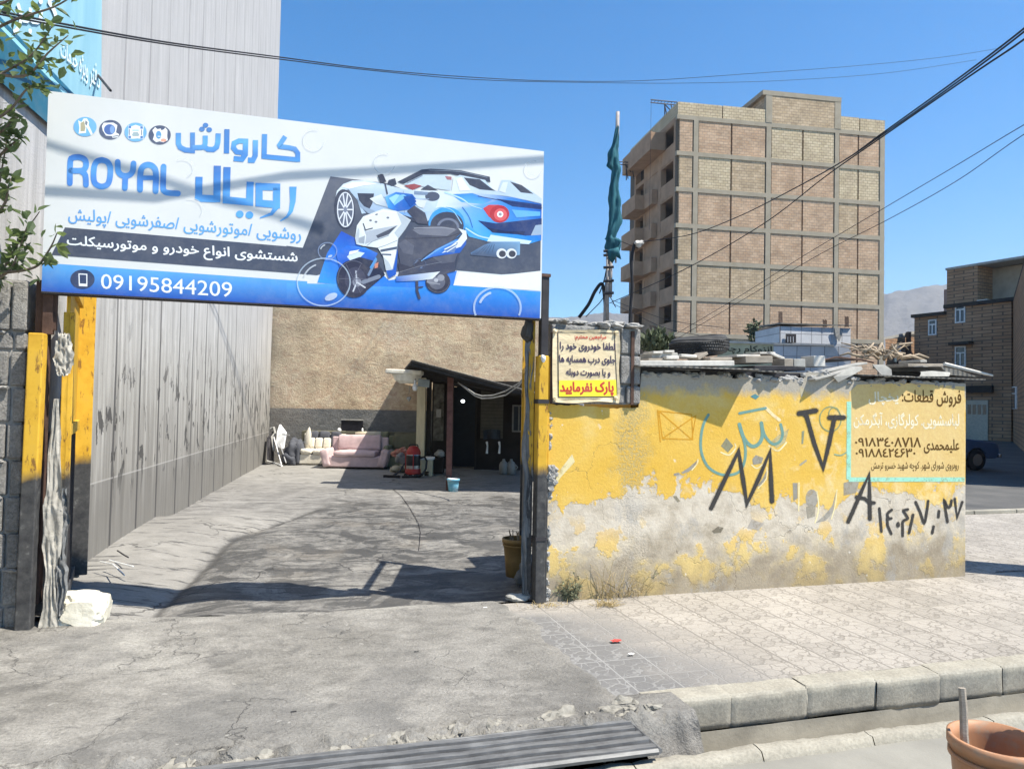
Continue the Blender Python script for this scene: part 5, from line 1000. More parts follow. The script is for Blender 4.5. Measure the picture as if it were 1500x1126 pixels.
# ---- back wall
YB = 19.75
def m_back():
    g = NG('straw_clay_render', .95); v = g.pos(); x, y, z = g.sep(v)
    n = g.noise(v, .8, 6, .65); m2 = g.noise(g.map(v, scale=(1, 1, 1.6)), 5, 7, .75, .6); f = g.noise(v, 22, 5, .8)
    c = g.ramp(n, [(.3, (.52, .40, .26)), (.52, (.62, .49, .33)), (.7, (.66, .54, .39))]); c = g.mix(.8, c, g.ramp(m2, [(.3, .25), (.55, .52), (.75, .7)]), 'OVERLAY'); c = g.mix(.5, c, g.ramp(f, [(.3, .28), (.7, .7)]), 'OVERLAY')
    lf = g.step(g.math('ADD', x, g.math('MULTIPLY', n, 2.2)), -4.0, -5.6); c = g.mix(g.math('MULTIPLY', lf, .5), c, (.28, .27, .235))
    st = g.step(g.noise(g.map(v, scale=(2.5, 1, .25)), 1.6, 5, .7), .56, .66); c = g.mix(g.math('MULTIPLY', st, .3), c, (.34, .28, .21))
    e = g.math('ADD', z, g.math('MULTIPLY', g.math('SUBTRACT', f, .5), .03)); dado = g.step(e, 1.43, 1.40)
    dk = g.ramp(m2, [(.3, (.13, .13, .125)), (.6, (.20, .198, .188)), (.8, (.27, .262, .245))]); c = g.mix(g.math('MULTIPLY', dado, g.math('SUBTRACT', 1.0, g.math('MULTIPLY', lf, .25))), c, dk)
    return g.out(c, g.math('ADD', m2, f), .9, .03)
def bw_(a, t): 
    x = -7.2+a*8.15; return Vector((x, YB+.03*fbm(x, t*5, 1.2), -.05+t*(5.05+.05*fbm(x, 1, .7))))
bk = thing('back_wall', 'tall rough clay wall with a dark painted lower band closing the yard', 'wall', (-2, YB, 0))
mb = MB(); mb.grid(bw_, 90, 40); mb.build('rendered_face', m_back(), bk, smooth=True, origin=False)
mb = MB(); mb.box((-3.1, YB+.22, 2.45), (8.1, .3, 5.0), Matrix.Identity(3)); mb.build('wall_core', M_fib, bk)
# ---- soft furniture
def fab(name, c, var=.15): return basic(name, c, .95, var, 6, .35, 90, dist=.006)
M_pink, M_cream, M_char, M_olive, M_olive2 = fab('pink_upholstery', (.55, .41, .40)), fab('cream_upholstery', (.72, .66, .54)), fab('charcoal_leather', (.085, .088, .10)), fab('olive_upholstery', (.20, .20, .125)), fab('dark_olive', (.13, .125, .085))
I3 = Matrix.Identity(3)
def soften(o, k=.035, sc_=.22):
    q = o.modifiers.new('sub', 'SUBSURF'); q.subdivision_type = 'SIMPLE'; q.levels = q.render_levels = 3
    if 'lumps' not in bpy.data.textures: bpy.data.textures.new('lumps', 'CLOUDS').noise_scale = sc_
    d = o.modifiers.new('lumps', 'DISPLACE'); d.texture = bpy.data.textures['lumps']; d.strength = k; d.texture_coords = 'GLOBAL'; return o
def sofa(x0, x1, y, dp, hs, hb, aw, ha, mats, label, arms='lr', rec=.12, ncush=2, flare=0.0, name='sofa', grp=None, zb=.04):
    r = thing(name, label, 'sofa', ((x0+x1)/2, y+dp/2, 0), grp); L = x1-x0; mid = (x0+x1)/2
    a0 = aw if 'l' in arms else 0; a1 = aw if 'r' in arms else 0
    mb = MB(); mb.box((mid, y+dp/2+.02, zb+hs*.32), (L-.02, dp-.06, hs*.62), I3); mb.build('base', mats[0], r, bevel=.03)
    n = ncush; cw = (L-a0-a1)/n
    for i in range(n):
        mb = MB(); mb.box((x0+a0+cw*(i+.5), y+dp*.40, hs*.86), (cw-.012, dp*.78, hs*.36), I3); soften(mb.build('seat_cushion', mats[1], r, smooth=True, bevel=.06, seg=3), .05)
    for i in range(n):
        c0 = Vector((x0+a0+cw*(i+.5), y+dp*.80, hs+(hb-hs)*.5)); mb = MB(); mb.box(c0, (cw-.012+flare*.3, .16, hb-hs), Matrix.Rotation(-rec*1.2, 3, 'X')); soften(mb.build('back_cushion', mats[2], r, smooth=True, bevel=.06, seg=3), .06)
    mb = MB(); mb.box((mid, y+dp-.07, hb*.48), (L-.04, .14, hb*.9), Matrix.Rotation(-rec*.5, 3, 'X')); mb.build('back_frame', mats[0], r, bevel=.03)
    for sgn, xx, on in ((-1, x0+aw/2, a0), (1, x1-aw/2, a1)):
        if on:
            mb = MB(); mb.box((xx+sgn*flare*.6, y+dp*.45, ha*.5+zb*.4), (aw, dp*.9, ha-zb), Matrix.Rotation(sgn*flare*1.6, 3, 'Y')); soften(mb.build('armrest', mats[3], r, smooth=True, bevel=.06, seg=3), .05)
    return r
X = lambda px, Y: (px-750)/1080*Y
sofa(X(481, 18.0), X(567, 18.0), 17.75, .85, .42, .80, .20, .48, (M_pink, M_pink, M_pink, M_pink), 'dusty pink loveseat with flared arms standing half in the canopy shadow', flare=.14, ncush=1)
sofa(X(436, 18.6), X(502, 18.6), 18.5, .85, .40, .84, .12, .58, (M_cream, M_cream, M_char, M_char), 'cream and charcoal sofa standing left of the pink loveseat', ncush=3, zb=.03)
for px in (455, 466.5, 478.5):
    mb = MB(); mb.box((X(px, 18.75), 18.95, .55), (.19, .10, .26), Matrix.Rotation(-.2, 3, 'X')); tag(mb.build('cushion', M_cream, smooth=True, bevel=.04, seg=3), 'small square cream cushion on the cream and charcoal sofa', 'cushion', 'cream cushions on the charcoal sofa')
mb = MB(); mb.lathe([(.0, 0), (.06, .03), (.085, .2), (.07, .38), (.02, .52), (0, .54)], (X(447, 18.55), 18.85, .42), Matrix.Rotation(.1, 3, 'Y') @ Matrix.Diagonal((1, .5, 1)), 14); tag(mb.build('cushion', M_cream, smooth=True), 'tall pointed cream pillow at the left end of the charcoal sofa', 'cushion')
sofa(X(566, 18.3), X(622, 18.3), 18.05, .8, .42, .84, .14, .56, (M_olive, M_olive, M_olive2, M_olive), 'olive green sofa with a curved back behind the red vacuum cleaner', ncush=1)
sofa(X(545, 19.0), X(570, 19.0), 18.75, .6, .42, .86, .1, .5, (M_olive2, M_olive, M_olive, M_olive), 'olive armchair squeezed between pink loveseat and olive sofa', arms='', ncush=1, name='armchair')
mb = MB(); mb.rock((X(429, 18.4), 18.72, .30), (.25, .24, .34), 6, 4, .45); mb.rock((X(424, 18.4), 18.6, .16), (.2, .2, .18), 9, 3, .5); tag(mb.build('dark_cover', M_char, smooth=True), 'bulky grey covered armchair beside the folded white table', 'armchair')
# wide ledge, television and rug behind the sofas
mb = MB(); mb.box((X(535, 19.4), 19.45, .42), (3.2, .4, .84), I3); tag(mb.build('low_cabinet', M_olive2, bevel=.01), 'long low dark cabinet behind the row of sofas', 'cabinet')
tv = thing('television', 'black flat television standing on the cabinet behind sofas', 'television', (X(517, 19.4), 19.4, .85))
mb = MB(); mb.box((X(517, 19.4), 19.42, 1.0), (.57, .05, .28), I3); mb.build('screen', basic('black_screen', (.015, .015, .02), .25), tv, bevel=.006)
mb = MB(); mb.box((X(517, 19.4), 19.40, 1.145), (.57, .06, .03), I3); mb.build('top_bezel', M_fib, tv)
mb = MB(); mb.box((X(517, 19.4), 19.42, .853), (.3, .12, .02), I3); mb.build('stand', M_dark, tv)
for px, z, lab in ((498.5, .87, 'small white bundle left of the television'), (532.5, .87, 'narrow white bundle right of the television')):
    mb = MB(); mb.rock((X(px, 19.35), 19.35, z), (.055, .05, .06) if px < 510 else (.03, .04, .06), int(px), 2, .3); tag(mb.build('cloth_bundle', M_white, smooth=True), lab, 'bundle')
mb = MB(); a, b_ = D(521, 637, 18.75), D(558, 636, 18.75); mb.tube([a, (a+b_)/2+Z*.01, b_], .075, 14); tag(mb.build('rolled_rug', fab('beige_rug', (.60, .52, .38)), smooth=True), 'beige rolled rug lying on top of the pink loveseat', 'rug')
# folded white table and frames in the corner
ft = thing('folding_table', 'white folding table with metal legs leaning in the yard corner', 'table', tuple(G(412, 681)))
mb = MB(); mb.prism([D(404, 654, 18.7), D(414, 657, 18.6), D(418, 634, 18.8), D(409, 622, 19.0), D(406, 632, 18.9)], Vector((.03, .03, .01))); mb.build('table_top', M_white, ft)
for a, b_ in (((401, 640), (412, 680)), ((410, 650), (419, 678)), ((414, 636), (424, 637))):
    mb = MB(); mb.tube([D(*a, 18.65), D(*b_, 18.3)], .014, 6); mb.build('table_leg', basic('dull_chrome', (.5, .5, .5), .35, metal=.6) if a == (401, 640) else bpy.data.materials['dull_chrome'], ft)
mb = MB(); mb.prism([D(391, 641, 18.9), D(399, 632, 19.2), D(400, 676, 18.9), D(391, 673, 18.4)], Vector((.03, .0, .0))); tag(mb.build('leaning_board', M_dark), 'black panel leaning against the grey wall in the corner', 'panel')
mb = MB(); mb.tube([D(396, 628, 19.2), D(401, 626, 19.2), D(403, 634, 19.1), D(398, 640, 19.0), D(401, 660, 18.8)], .03, 6); tag(mb.build('metal_frame', M_fib), 'bent metal frame behind the folded white table', 'frame')
mb = MB(); mb.tube([G(391, 675, .02), G(402, 678, .02), G(413, 682, .02)], .025, 6); tag(mb.build('white_bar', M_white), 'white bar lying on the ground in the yard corner', 'bar')
# ---- canopy
FLc = D(603, 530, 13.35); FRc = D(850, 595.5, 13.35); RLc = Vector((-2.98, YB-.05, FLc.z)); RRc = Vector((1.9, YB-.05, FRc.z))
can = thing('canopy', 'sloping sheet metal canopy on posts over the washing bay', 'canopy', (0, 16.8, 0))
M_dsheet = basic('dark_sheet', (.03, .027, .024), .8, .3, 6, .3, 30)  # one even near-black tone for canopy roof, frames and eaves
mb = MB(); mb.prism([FLc, FRc, RRc, RLc], Z*.03); mb.build('roof_sheet', M_dsheet, can)
mb = MB(); mb.prism([FLc+Z*.032, FRc+Z*.032, RRc+Z*.032, RLc+Z*.032], Z*.008); mb.build('top_sheet', M_corr, can)
mb = MB()
for k in range(7):
    t = (k+.3)/7; a = FLc.lerp(RLc, t); b_ = FRc.lerp(RRc, t); mb.tube([a-Z*.05, b_-Z*.05], .045, 4)
mb.build('rafter', M_dsheet, can)
mb = MB(); d = (FRc-FLc).normalized(); mb.box((FLc+FRc)/2-Z*.036+Vector((0, .05, 0)), ((FRc-FLc).length, .05, .07), d.to_track_quat('X', 'Z').to_matrix()); mb.build('front_beam', M_dsheet, can)
def post(px, Y, wd, z1, m, tn='post'):
    mb = MB(); c = G(px, 700, 0); x = X(px, Y); mb.box((x, Y, z1/2), (wd, wd, z1), I3); return mb.build(tn, m, can)
M_pole = basic('red_brown_paint', (.13, .062, .05), .7, .35, 9, .3, 40); M_cream2 = basic('cream_board', (.60, .53, .36), .85, .12, 6, .2, 40, stretch=(4, 4, .5))
mb = MB(); mb.prism([D(653, 718, 13.85), D(661, 718, 13.85), D(664, 548, 13.85), D(655.5, 548, 13.85)], Vector((0, .1, 0))); mb.build('front_post', M_pole, can)
mb = MB(); mb.box((X(657, 13.85), 13.9, .28), (.125, .125, .02), I3); mb.build('post_collar', M_dark, can)
post(618, 17.1, .19, 2.2, M_cream2, 'cream_post'); post(629, 17.2, .10, 2.2, M_dsheet, 'rear_post')
mb = MB(); c = D(593, 545, 14.3); mb.box(c, (.70, .35, .085), Matrix.Rotation(.03, 3, 'Y')); mb.lathe([(.30, 0), (.24, -.12), (.14, -.18), (0, -.18)], c+Vector((.05, 0, -.04)), Matrix.Diagonal((1, .55, 1)), 16)
tag(mb.build('light_hood', basic('ivory_enamel', (.70, .66, .55), .5), bevel=.02), 'ivory boxed light hood sticking out of the canopy corner', 'light hood')
mb = MB(); c = D(621, 561, 14.1); mb.box(c, (.22, .08, .15), Matrix.Rotation(.1, 3, 'Y')); fl = mb.build('floodlight', basic('grey_glass', (.22, .25, .25), .2), bevel=.01); tag(fl, 'small grey floodlight under the canopy corner', 'floodlight')
bu = thing('hanging_bulb', 'white energy saving bulb hanging under the canopy corner', 'bulb', tuple(D(608, 566, 14.2)))
mb = MB(); mb.lathe([(.0, .07), (.022, .065), (.024, 0), (.045, -.03), (.05, -.08), (.035, -.13), (0, -.14)], D(608, 562, 14.2), None, 12); mb.build('bulb_glass', M_white, bu, smooth=True)
mb = MB(); mb.tube([D(608, 558, 14.2), D(609, 545, 14.2)], .008, 5); mb.build('flex', M_dark, bu)
mb = MB(); mb.tube([D(600, 565, 15), D(599, 578, 15)], .006, 4); mb.rock(D(599, 584, 15), (.04, .04, .05), 4, 2, .4); tag(mb.build('dangling_wire', M_fib), 'thin wire with a small pale lump dangling below light hood', 'wire')
for k, (dz, lab) in enumerate(((0, 'upper pale cable looped under the canopy'), (-.045, 'lower pale cable looped under the canopy'))):
    mb = MB(); pts = [(671, 560), (683, 568), (696, 577), (706, 580), (722, 579), (740, 573+k*3), (760, 561+k*2), (775, 545)]
    mb.tube([D(x, y, 13.7-i*.25)+Z*dz*math.sin(i/7*math.pi) for i, (x, y) in enumerate(pts)], .012, 5); tag(mb.build('looped_cable', M_fib, smooth=True), lab, 'cable')
# ---- room below the canopy
M_room = basic('shade_darkened_brown', (.022, .018, .015), .9, .4, 2.5, .4, 25); M_navy = basic('dark_blue_door', (.02, .028, .038), .5)  # brown wall colour darkened to stand in for the shade under the canopy
rm = thing('wash_room', 'dark brown room wall with doorway and shutter under the canopy', 'room', (-.6, 18.5, 0))
def fr(mb, px0, px1, z0, z1, y, th=.12, mi=0): return mb.box(((X(px0, y)+X(px1, y))/2, y+th/2, (z0+z1)/2), (abs(X(px1, y)-X(px0, y)), th, z1-z0), I3, mi)
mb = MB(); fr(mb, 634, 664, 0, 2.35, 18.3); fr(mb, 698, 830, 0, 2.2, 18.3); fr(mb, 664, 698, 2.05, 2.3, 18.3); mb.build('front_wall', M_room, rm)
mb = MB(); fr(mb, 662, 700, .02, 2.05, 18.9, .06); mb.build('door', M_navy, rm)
mb = MB(); fr(mb, 662, 665.5, 0, 2.08, 18.27, .05); fr(mb, 697, 699.5, 0, 2.08, 18.27, .05); mb.build('door_frame', M_dsheet, rm)
mb = MB()
for k in range(14): fr(mb, 705, 738, .78+k*.085, .78+k*.085+.078, 18.24+.006*(k % 2), .04)
mb.build('roller_shutter', basic('shade_darkened_shutter', (.085, .078, .06), .8), rm)  # shutter colour holds the canopy's shade
mb = MB(); fr(mb, 751, 753.5, .95, 1.62, 18.22, .05); fr(mb, 768.5, 771, .95, 1.62, 18.22, .05); fr(mb, 753.5, 768.5, 1.58, 1.62, 18.22, .05); fr(mb, 753.5, 768.5, .95, .99, 18.22, .05); fr(mb, 760, 762, .99, 1.58, 18.22, .05); wf = mb.build('window_frame', basic('shade_darkened_frame', (.17, .165, .155), .8), rm)  # white frame toned down, canopy shade put into its colour
mb = MB(); fr(mb, 753.5, 768.5, .99, 1.58, 18.255, .02); mb.build('pane', M_navy, wf)
mb = MB(); fr(mb, 636, 651, .7, 2.1, 18.25, .03); mb.build('curtain_panel', basic('patterned_cloth', (.05, .046, .035), .9, .6, 8, c2=(.17, .16, .13)), rm)
mb = MB(); fr(mb, 640, 647, 1.28, 1.48, 18.2, .04); tag(mb.build('meter_box', M_fib), 'small grey box fixed to the room wall behind the brown post', 'box')
g = NG('lit_lamp', .5); g.p.inputs['Emission Color'].default_value = (.9, .97, 1, 1); g.p.inputs['Emission Strength'].default_value = 3.0
mb = MB(); mb.rock(D(678, 587.5, 18.1), (.05, .04, .04), 3, 2, .15); tag(mb.build('lit_bulb', g.m, smooth=True), 'small lit white bulb glowing in the dark doorway', 'bulb')
for px in (713, 731):
    mb = MB(); mb.tube([D(px, 647, 18.0), D(px+1, 653, 17.95), D(px, 664, 17.95)], [.03, .018, .03], 6); tag(mb.build('spray_gun', M_white), 'white spray nozzle hanging below the roller shutter', 'nozzle', 'nozzles below the shutter')
mb = MB(); mb.grid(lambda a, t: D(708+25*a, 628+14*t+4*abs(a-.5), 18.05)+Vector((0, .05*math.sin(a*9), 0)), 10, 8); tag(mb.build('dark_cloth', M_navy), 'dark cloth hanging over the roller shutter', 'cloth')
# ---- jugs, cabinet, buckets, cleaner
def lathe_thing(name, prof, c, m, label, cat, R=None, n=20, grp=None):
    mb = MB(); mb.lathe(prof, c, R, n); return tag(mb.build(name, m, smooth=True, ), label, cat, grp)
M_jug = basic('milky_plastic', (.25, .25, .23), .5)
for px, k in ((740, 0), (751, 1)):
    t = thing('water_jug', ('pale plastic jug on the left of the pair by the room wall', 'pale plastic jug on the right of the pair by the room wall')[k], 'jug', (X(px, 17.2), 17.2, 0))
    mb = MB(); mb.lathe([(0, 0), (.10, 0), (.105, .2), (.08, .27), (.035, .31), (.03, .35), (0, .35)], (X(px, 17.2), 17.2, .01), None, 14); mb.build('jug_body', M_jug, t, smooth=True)
    mb = MB(); mb.tube([Vector((X(px, 17.2)+.1, 17.15, .1)), Vector((X(px, 17.2)+.15, 17.15, .18)), Vector((X(px, 17.2)+.07, 17.15, .27))], .014, 6); mb.build('handle', M_jug, t)
cb = thing('white_stool', 'white painted stool cabinet behind the red vacuum cleaner', 'stool', tuple(G(628, 695)))
Yc = 16.5; mb = MB()
for a, b_ in ((620, 624.5), (631, 635)): fr(mb, a, b_, 0, .36, Yc, .3)
fr(mb, 624.5, 631, .10, .36, Yc+.01, .28); mb.build('side_panel', M_cream2, cb); mb = MB(); fr(mb, 618.5, 637, .36, .41, Yc-.02, .36); mb.build('stool_top', M_white, cb, bevel=.008)
mb = MB(); fr(mb, 637, 651, .02, .36, 16.9, .4); tag(mb.build('wooden_crate', M_room, bevel=.01), 'brown crate between the white stool and the front post', 'crate')
mb = MB(); mb.rock((X(645, 16.9), 17.1, .46), (.11, .1, .09), 6, 3, .4); tag(mb.build('rag_heap', M_fib, smooth=True), 'grey rag heap lying on the brown crate', 'rags')
# red drum vacuum cleaner
M_redp = basic('red_plastic', (.34, .035, .03), .4, .12, 5, 0); M_blkp = basic('black_plastic_gloss', (.018, .018, .02), .35); M_steel = basic('brushed_steel', (.30, .30, .30), .3, .2, 6, .1, 60, .8)
vc = Vector((X(608, 16.2), 16.2, 0)); va = thing('vacuum_cleaner', 'red and black drum vacuum cleaner with hose standing in the yard', 'vacuum cleaner', tuple(vc))
mb = MB(); mb.lathe([(0, .08), (.15, .08), (.155, .14), (.155, .5), (.15, .51)], vc, None, 28); mb.build('drum', M_steel, va, smooth=True)
mb = MB(); mb.lathe([(.158, .50), (.16, .54), (.14, .60), (.10, .66), (.06, .68), (0, .68)], vc, None, 28); mb.build('motor_head', M_redp, va, smooth=True)
mb = MB(); mb.lathe([(.165, .07), (.17, .10), (.165, .17), (.155, .19)], vc, None, 28); mb.build('base_ring', M_redp, va, smooth=True)
mb = MB(); mb.lathe([(.157, .26), (.159, .27), (.159, .47), (.157, .48)], vc, None, 28); mb.build('label_band', M_blkp, va, smooth=True)
mb = MB(); mb.tube([vc+Vector((-.1, 0, .66)), vc+Vector((-.08, 0, .71)), vc+Vector((.08, 0, .71)), vc+Vector((.1, 0, .66))], .014, 8); mb.build('handle', M_blkp, va, smooth=True)
for k in range(4):
    a = k*math.pi/2+.5; mb = MB(); mb.lathe([(0, -.02), (.045, -.02), (.045, .02), (0, .02)], vc+Vector((.17*math.cos(a), .17*math.sin(a), .045)), Matrix.Rotation(math.pi/2, 3, 'X'), 12); mb.build('caster', M_blkp, va, smooth=True)
mb = MB(); mb.tube([vc+Vector(p) for p in ((.15, -.02, .42), (.25, -.05, .45), (.30, -.06, .36), (.29, -.08, .2), (.22, -.12, .07), (.05, -.2, .035), (-.2, -.3, .03))], .024, 8); mb.build('hose', M_blkp, va, smooth=True)
mb = MB(); mb.tube([vc+Vector((-.18, -.1, .30)), vc+Vector((-.28, -.18, .12)), vc+Vector((-.40, -.25, .05))], .022, 8); mb.box(vc+Vector((-.42, -.28, .035)), (.36, .09, .06), Matrix.Rotation(-.2, 3, 'Z')); mb.build('floor_nozzle', M_blkp, va, bevel=.01)
mb = MB(); mb.box(vc+Vector((-.16, -.02, .3)), (.03, .04, .42), I3); mb.box(vc+Vector((.02, -.155, .3)), (.02, .02, .42), I3); mb.build('side_strut', M_redp, va, bevel=.004)
mb = MB(); random.seed(2)
for i in range(9): mb.rock(D(589+random.uniform(-9, 8), 663+random.uniform(-8, 7), 17.0), (.12, .1, .05), i, 2, .5, R=Matrix.Rotation(random.uniform(-.6, .6), 3, 'Y'))
tag(mb.build('red_cloth_heap', basic('faded_red_cloth', (.36, .08, .06), .9, .5, 9, c2=(.50, .30, .22)), smooth=True), 'heap of faded red cloth left of the red vacuum cleaner', 'cloth heap')
mb = MB()
for i in range(12): mb.rock(Vector((X(582+i*2.2, 17.2), 17.2+random.uniform(-.2, .2), .05+.03*(i % 3))), (.14, .12, .07), i+20, 2, .5)
tag(mb.build('rag_heap', fab('pale_rags', (.34, .32, .25), .4), smooth=True), 'pale rags and scraps on the floor beside the pink loveseat', 'rags')
mb = MB(); mb.rock(D(588, 679, 16.4)+Z*.1, (.12, .08, .12), 9, 3, .6); tag(mb.build('silver_bag', M_foil, smooth=True), 'crumpled silver bag left of the vacuum cleaner', 'bag')
def bucket(name, c, r0, r1, h, m, label, hm=None, rim=.012, lid=None, grp=None):
    t = thing(name, label, 'bucket', tuple(c), grp); mb = MB(); mb.lathe([(0, .0), (r0, .0), (r0+(r1-r0)*.5, h*.5), (r1, h-.04), (r1+rim, h-.04), (r1+rim, h-.002), (r1-.004, h), (r1-.008, h-.05), (r0+(r1-r0)*.5-.008, h*.5), (r0-.008, .012), (0, .012)], c, None, 40); mb.build('bucket_body', m, t, smooth=True, bevel=.0)
    mb = MB(); mb.lathe([(r1*.985, h*.80), (r1+.006, h*.80), (r1+.006, h*.84), (r1*.985, h*.84)], c, None, 40); mb.build('rib', m, t, smooth=True); return t
g = NG('blue_printed_bucket', .5); n = g.noise(g.obj(), 9, 4, .6); M_bb = g.out(g.ramp(n, [(.35, (.09, .30, .42)), (.55, (.20, .46, .58)), (.65, (.50, .62, .66))]))
c = Vector((X(667, 13.75), 13.75, .0)); t = bucket('paint_bucket', c, .09, .11, .24, M_bb, 'light blue paint bucket at the foot of the brown canopy post')
mb = MB(); mb.lathe([(0, .245), (.105, .245), (.11, .238), (.11, .22)], c+Vector((-.01, 0, 0)), Matrix.Rotation(.06, 3, 'Y'), 24); mb.build('lid', M_white, t, smooth=True)
M_ybu = basic('ochre_plastic', (.25, .155, .055), .6, .25, 6, .2, 30)
t = bucket('ochre_bucket', G(757, 843, .01), .105, .135, .36, M_ybu, 'ochre bucket with sticks standing behind the right gate post')
mb = MB(); c = G(757, 843, .01); 
for k in range(8): mb.tube([c+Vector((random.uniform(-.06, .06), random.uniform(-.06, .06), .05)), c+Vector((random.uniform(-.12, .12), random.uniform(-.1, .1), .42))], .005, 5)
mb.build('stick', M_branch, t)
mb = MB(); mb.rock(G(768, 838, .06), (.09, .08, .11), 12, 3, .5); tag(mb.build('white_rag', M_foil, smooth=True), 'grey rag slumped between the ochre bucket and the gate', 'rag')
mb = MB(); mb.rock(G(757, 874, .03), (.10, .07, .03), 15, 3, .4); tag(mb.build('flat_stone', M_fib), 'flat pale stone in the shade inside the right gate post', 'stone')
mb = MB(); mb.tube([G(x, y, yard_z((G(x, y)-P0).dot(U), (G(x, y)-P0).dot(B))+.012) for x, y in ((576, 716), (588, 726), (598, 740), (606, 753), (613, 766), (616, 780), (614, 800), (612, 812))], .004, 6); tag(mb.build('garden_hose', M_dark, smooth=True), 'thin dark hose curving across the yard floor', 'hose')
for i, pts in enumerate((((147, 822), (165, 826), (182, 842)), ((160, 820), (178, 825), (195, 829)), ((172, 806), (181, 812), (188, 816)))):
    mb = MB(); mb.tube([G(x, y, .13) for x, y in pts], .007, 5); tag(mb.build('plastic_strip', M_white if i < 2 else M_dark), ('long pale strip lying below the left grey wall', 'short pale strip lying below the left grey wall', 'thin dark curved strip below the left grey wall')[i], 'strip')
# ================================================================ unfinished apartment building
C0 = D(988, 500, 60.6); C0.z = 0; C1 = D(1294.5, 500, 63.9); C1.z = 0
DU = (C1-C0); FL_ = DU.length; DU.normalize(); DD = Vector((-DU.y, DU.x, 0)); TB = math.atan2(DU.y, DU.x); MBd = Matrix(((DU.x, DD.x, 0), (DU.y, DD.y, 0), (0, 0, 1)))
def bb(mb, t0, t1, d0, d1, z0, z1, mi=0): return mb.box(C0+DU*((t0+t1)/2)+DD*((d0+d1)/2)+Z*((z0+z1)/2), (t1-t0, d1-d0, z1-z0), MBd, mi)
def m_brick(name, c1, c2, mortar, var):
    g = NG(name, .95); v = g.W(TB, C0); x, y, z = g.sep(v); q = g.comb(g.math('ADD', x, y), z, 0.0)
    b = g.n('ShaderNodeTexBrick'); g.setin(b.inputs['Vector'], q); b.inputs['Scale'].default_value = 1.0
    for k, a in (('Brick Width', .42), ('Row Height', .235), ('Mortar Size', .022), ('Bias', 0.0), ('Mortar Smooth', .3)): b.inputs[k].default_value = a
    b.inputs['Color1'].default_value = (*c1, 1); b.inputs['Color2'].default_value = (*c2, 1); b.inputs['Mortar'].default_value = (*mortar, 1)
    n = g.noise(q, .8, 5, .65); f = g.noise(g.map(q, scale=(.5, 3.2, 1)), 2.6, 5, .7); c = g.mix(var, b.outputs[0], g.ramp(n, [(.3, .3), (.7, .68)]), 'OVERLAY'); c = g.mix(.5, c, g.ramp(f, [(.3, .3), (.7, .68)]), 'OVERLAY')
    return g.out(c, b.outputs[1], .6, .02)
M_bp = m_brick('pink_hollow_brick', (.45, .30, .19), (.51, .365, .245), (.32, .235, .175), .6); M_by = m_brick('pale_yellow_brick', (.50, .405, .26), (.56, .465, .315), (.30, .235, .165), .5); M_bm = m_brick('mixed_tan_brick', (.43, .32, .20), (.51, .395, .265), (.30, .23, .16), .6)
g = NG('slab_concrete', .9); n = g.noise(g.W(TB, C0), 1.2, 6, .65); M_slab = g.out(g.ramp(n, [(.3, (.29, .25, .185)), (.7, (.37, .325, .25))]), n, .3, .02)
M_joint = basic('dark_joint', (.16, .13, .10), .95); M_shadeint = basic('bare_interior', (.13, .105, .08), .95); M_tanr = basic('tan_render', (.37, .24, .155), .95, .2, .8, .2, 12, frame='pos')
ap = thing('apartment_building', 'tall unfinished brick apartment building with concrete frame and bare balconies', 'building', tuple(C0))
ZR, ST = 25.9, 3.02
tops = [ZR-ST*k for k in range(9)]
cols = [(0, .22), (1.46, 1.88), (8.0, 8.45), (14.4, 14.8), (FL_-.45, FL_)]
panels = [(.22, 1.42), (1.92, 4.82), (4.90, 7.95), (8.5, 11.36), (11.44, 14.35), (14.85, 16.62), (16.70, FL_-.45)]
mats = [M_bp, M_by, M_bm]
kinds = [[0, 0, 0, 1, 1, 0, 0], [2, 1, 2, 0, 0, 1, 1], [0, 0, 0, 0, 0, 2, 0], [2, 0, 0, 0, 0, 0, 0], [2, 2, 2, 2, 2, 2, 2], [0, 0, 0, 0, 0, 0, 0], [0, 0, 2, 0, 0, 0, 0], [0]*7]
for k in range(8):
    for (t0, t1), kd in zip(panels, kinds[k]):
        mb = MB(); bb(mb, t0+.03, t1-.03, .06, .3, max(tops[k+1], -.5), tops[k]-.36); mb.build('brick_panel', mats[kd], ap)
for k in range(9):
    mb = MB(); bb(mb, -.02, FL_+.02, -.0, .35, tops[k]-.36, tops[k]); mb.build('slab_edge', M_slab, ap)
for t0, t1 in cols[1:]:
    mb = MB()
    for k in range(8): bb(mb, t0, t1, 0, .3, tops[k+1]+.001, tops[k]-.361)
    mb.build('column', M_slab, ap)
mb = MB()
for k in range(8): bb(mb, 0, FL_, .31, .36, tops[k+1], tops[k]-.36)
mb.build('joint_backing', M_joint, ap)
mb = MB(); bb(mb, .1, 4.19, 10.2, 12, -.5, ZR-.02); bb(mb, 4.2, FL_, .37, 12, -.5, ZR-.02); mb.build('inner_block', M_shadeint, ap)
for q_ in ((.05, 3.95, .02, .3, ZR, ZR+1.08), (4.05, 7.95, .02, .3, ZR, ZR+1.1), (14.9, 16.7, .02, .3, ZR, ZR+1.15), (16.8, FL_, .02, .3, ZR, ZR+1.12), (.05, .3, .3, 12, ZR, ZR+1.1)):
    mb = MB(); bb(mb, *q_); mb.build('roof_parapet', M_by, ap)
mb = MB(); bb(mb, 7.95, 14.9, .0, 4.5, ZR, ZR+2.35); mb.build('stair_tower', M_bm, ap)
mb = MB(); bb(mb, 7.6, 14.95, -.04, 4.6, ZR+2.35, ZR+2.75); bb(mb, 7.92, 8.5, -.025, .3, ZR, ZR+2.35); bb(mb, 14.35, 14.93, -.025, .3, ZR, ZR+2.35); mb.build('tower_frame', M_slab, ap)
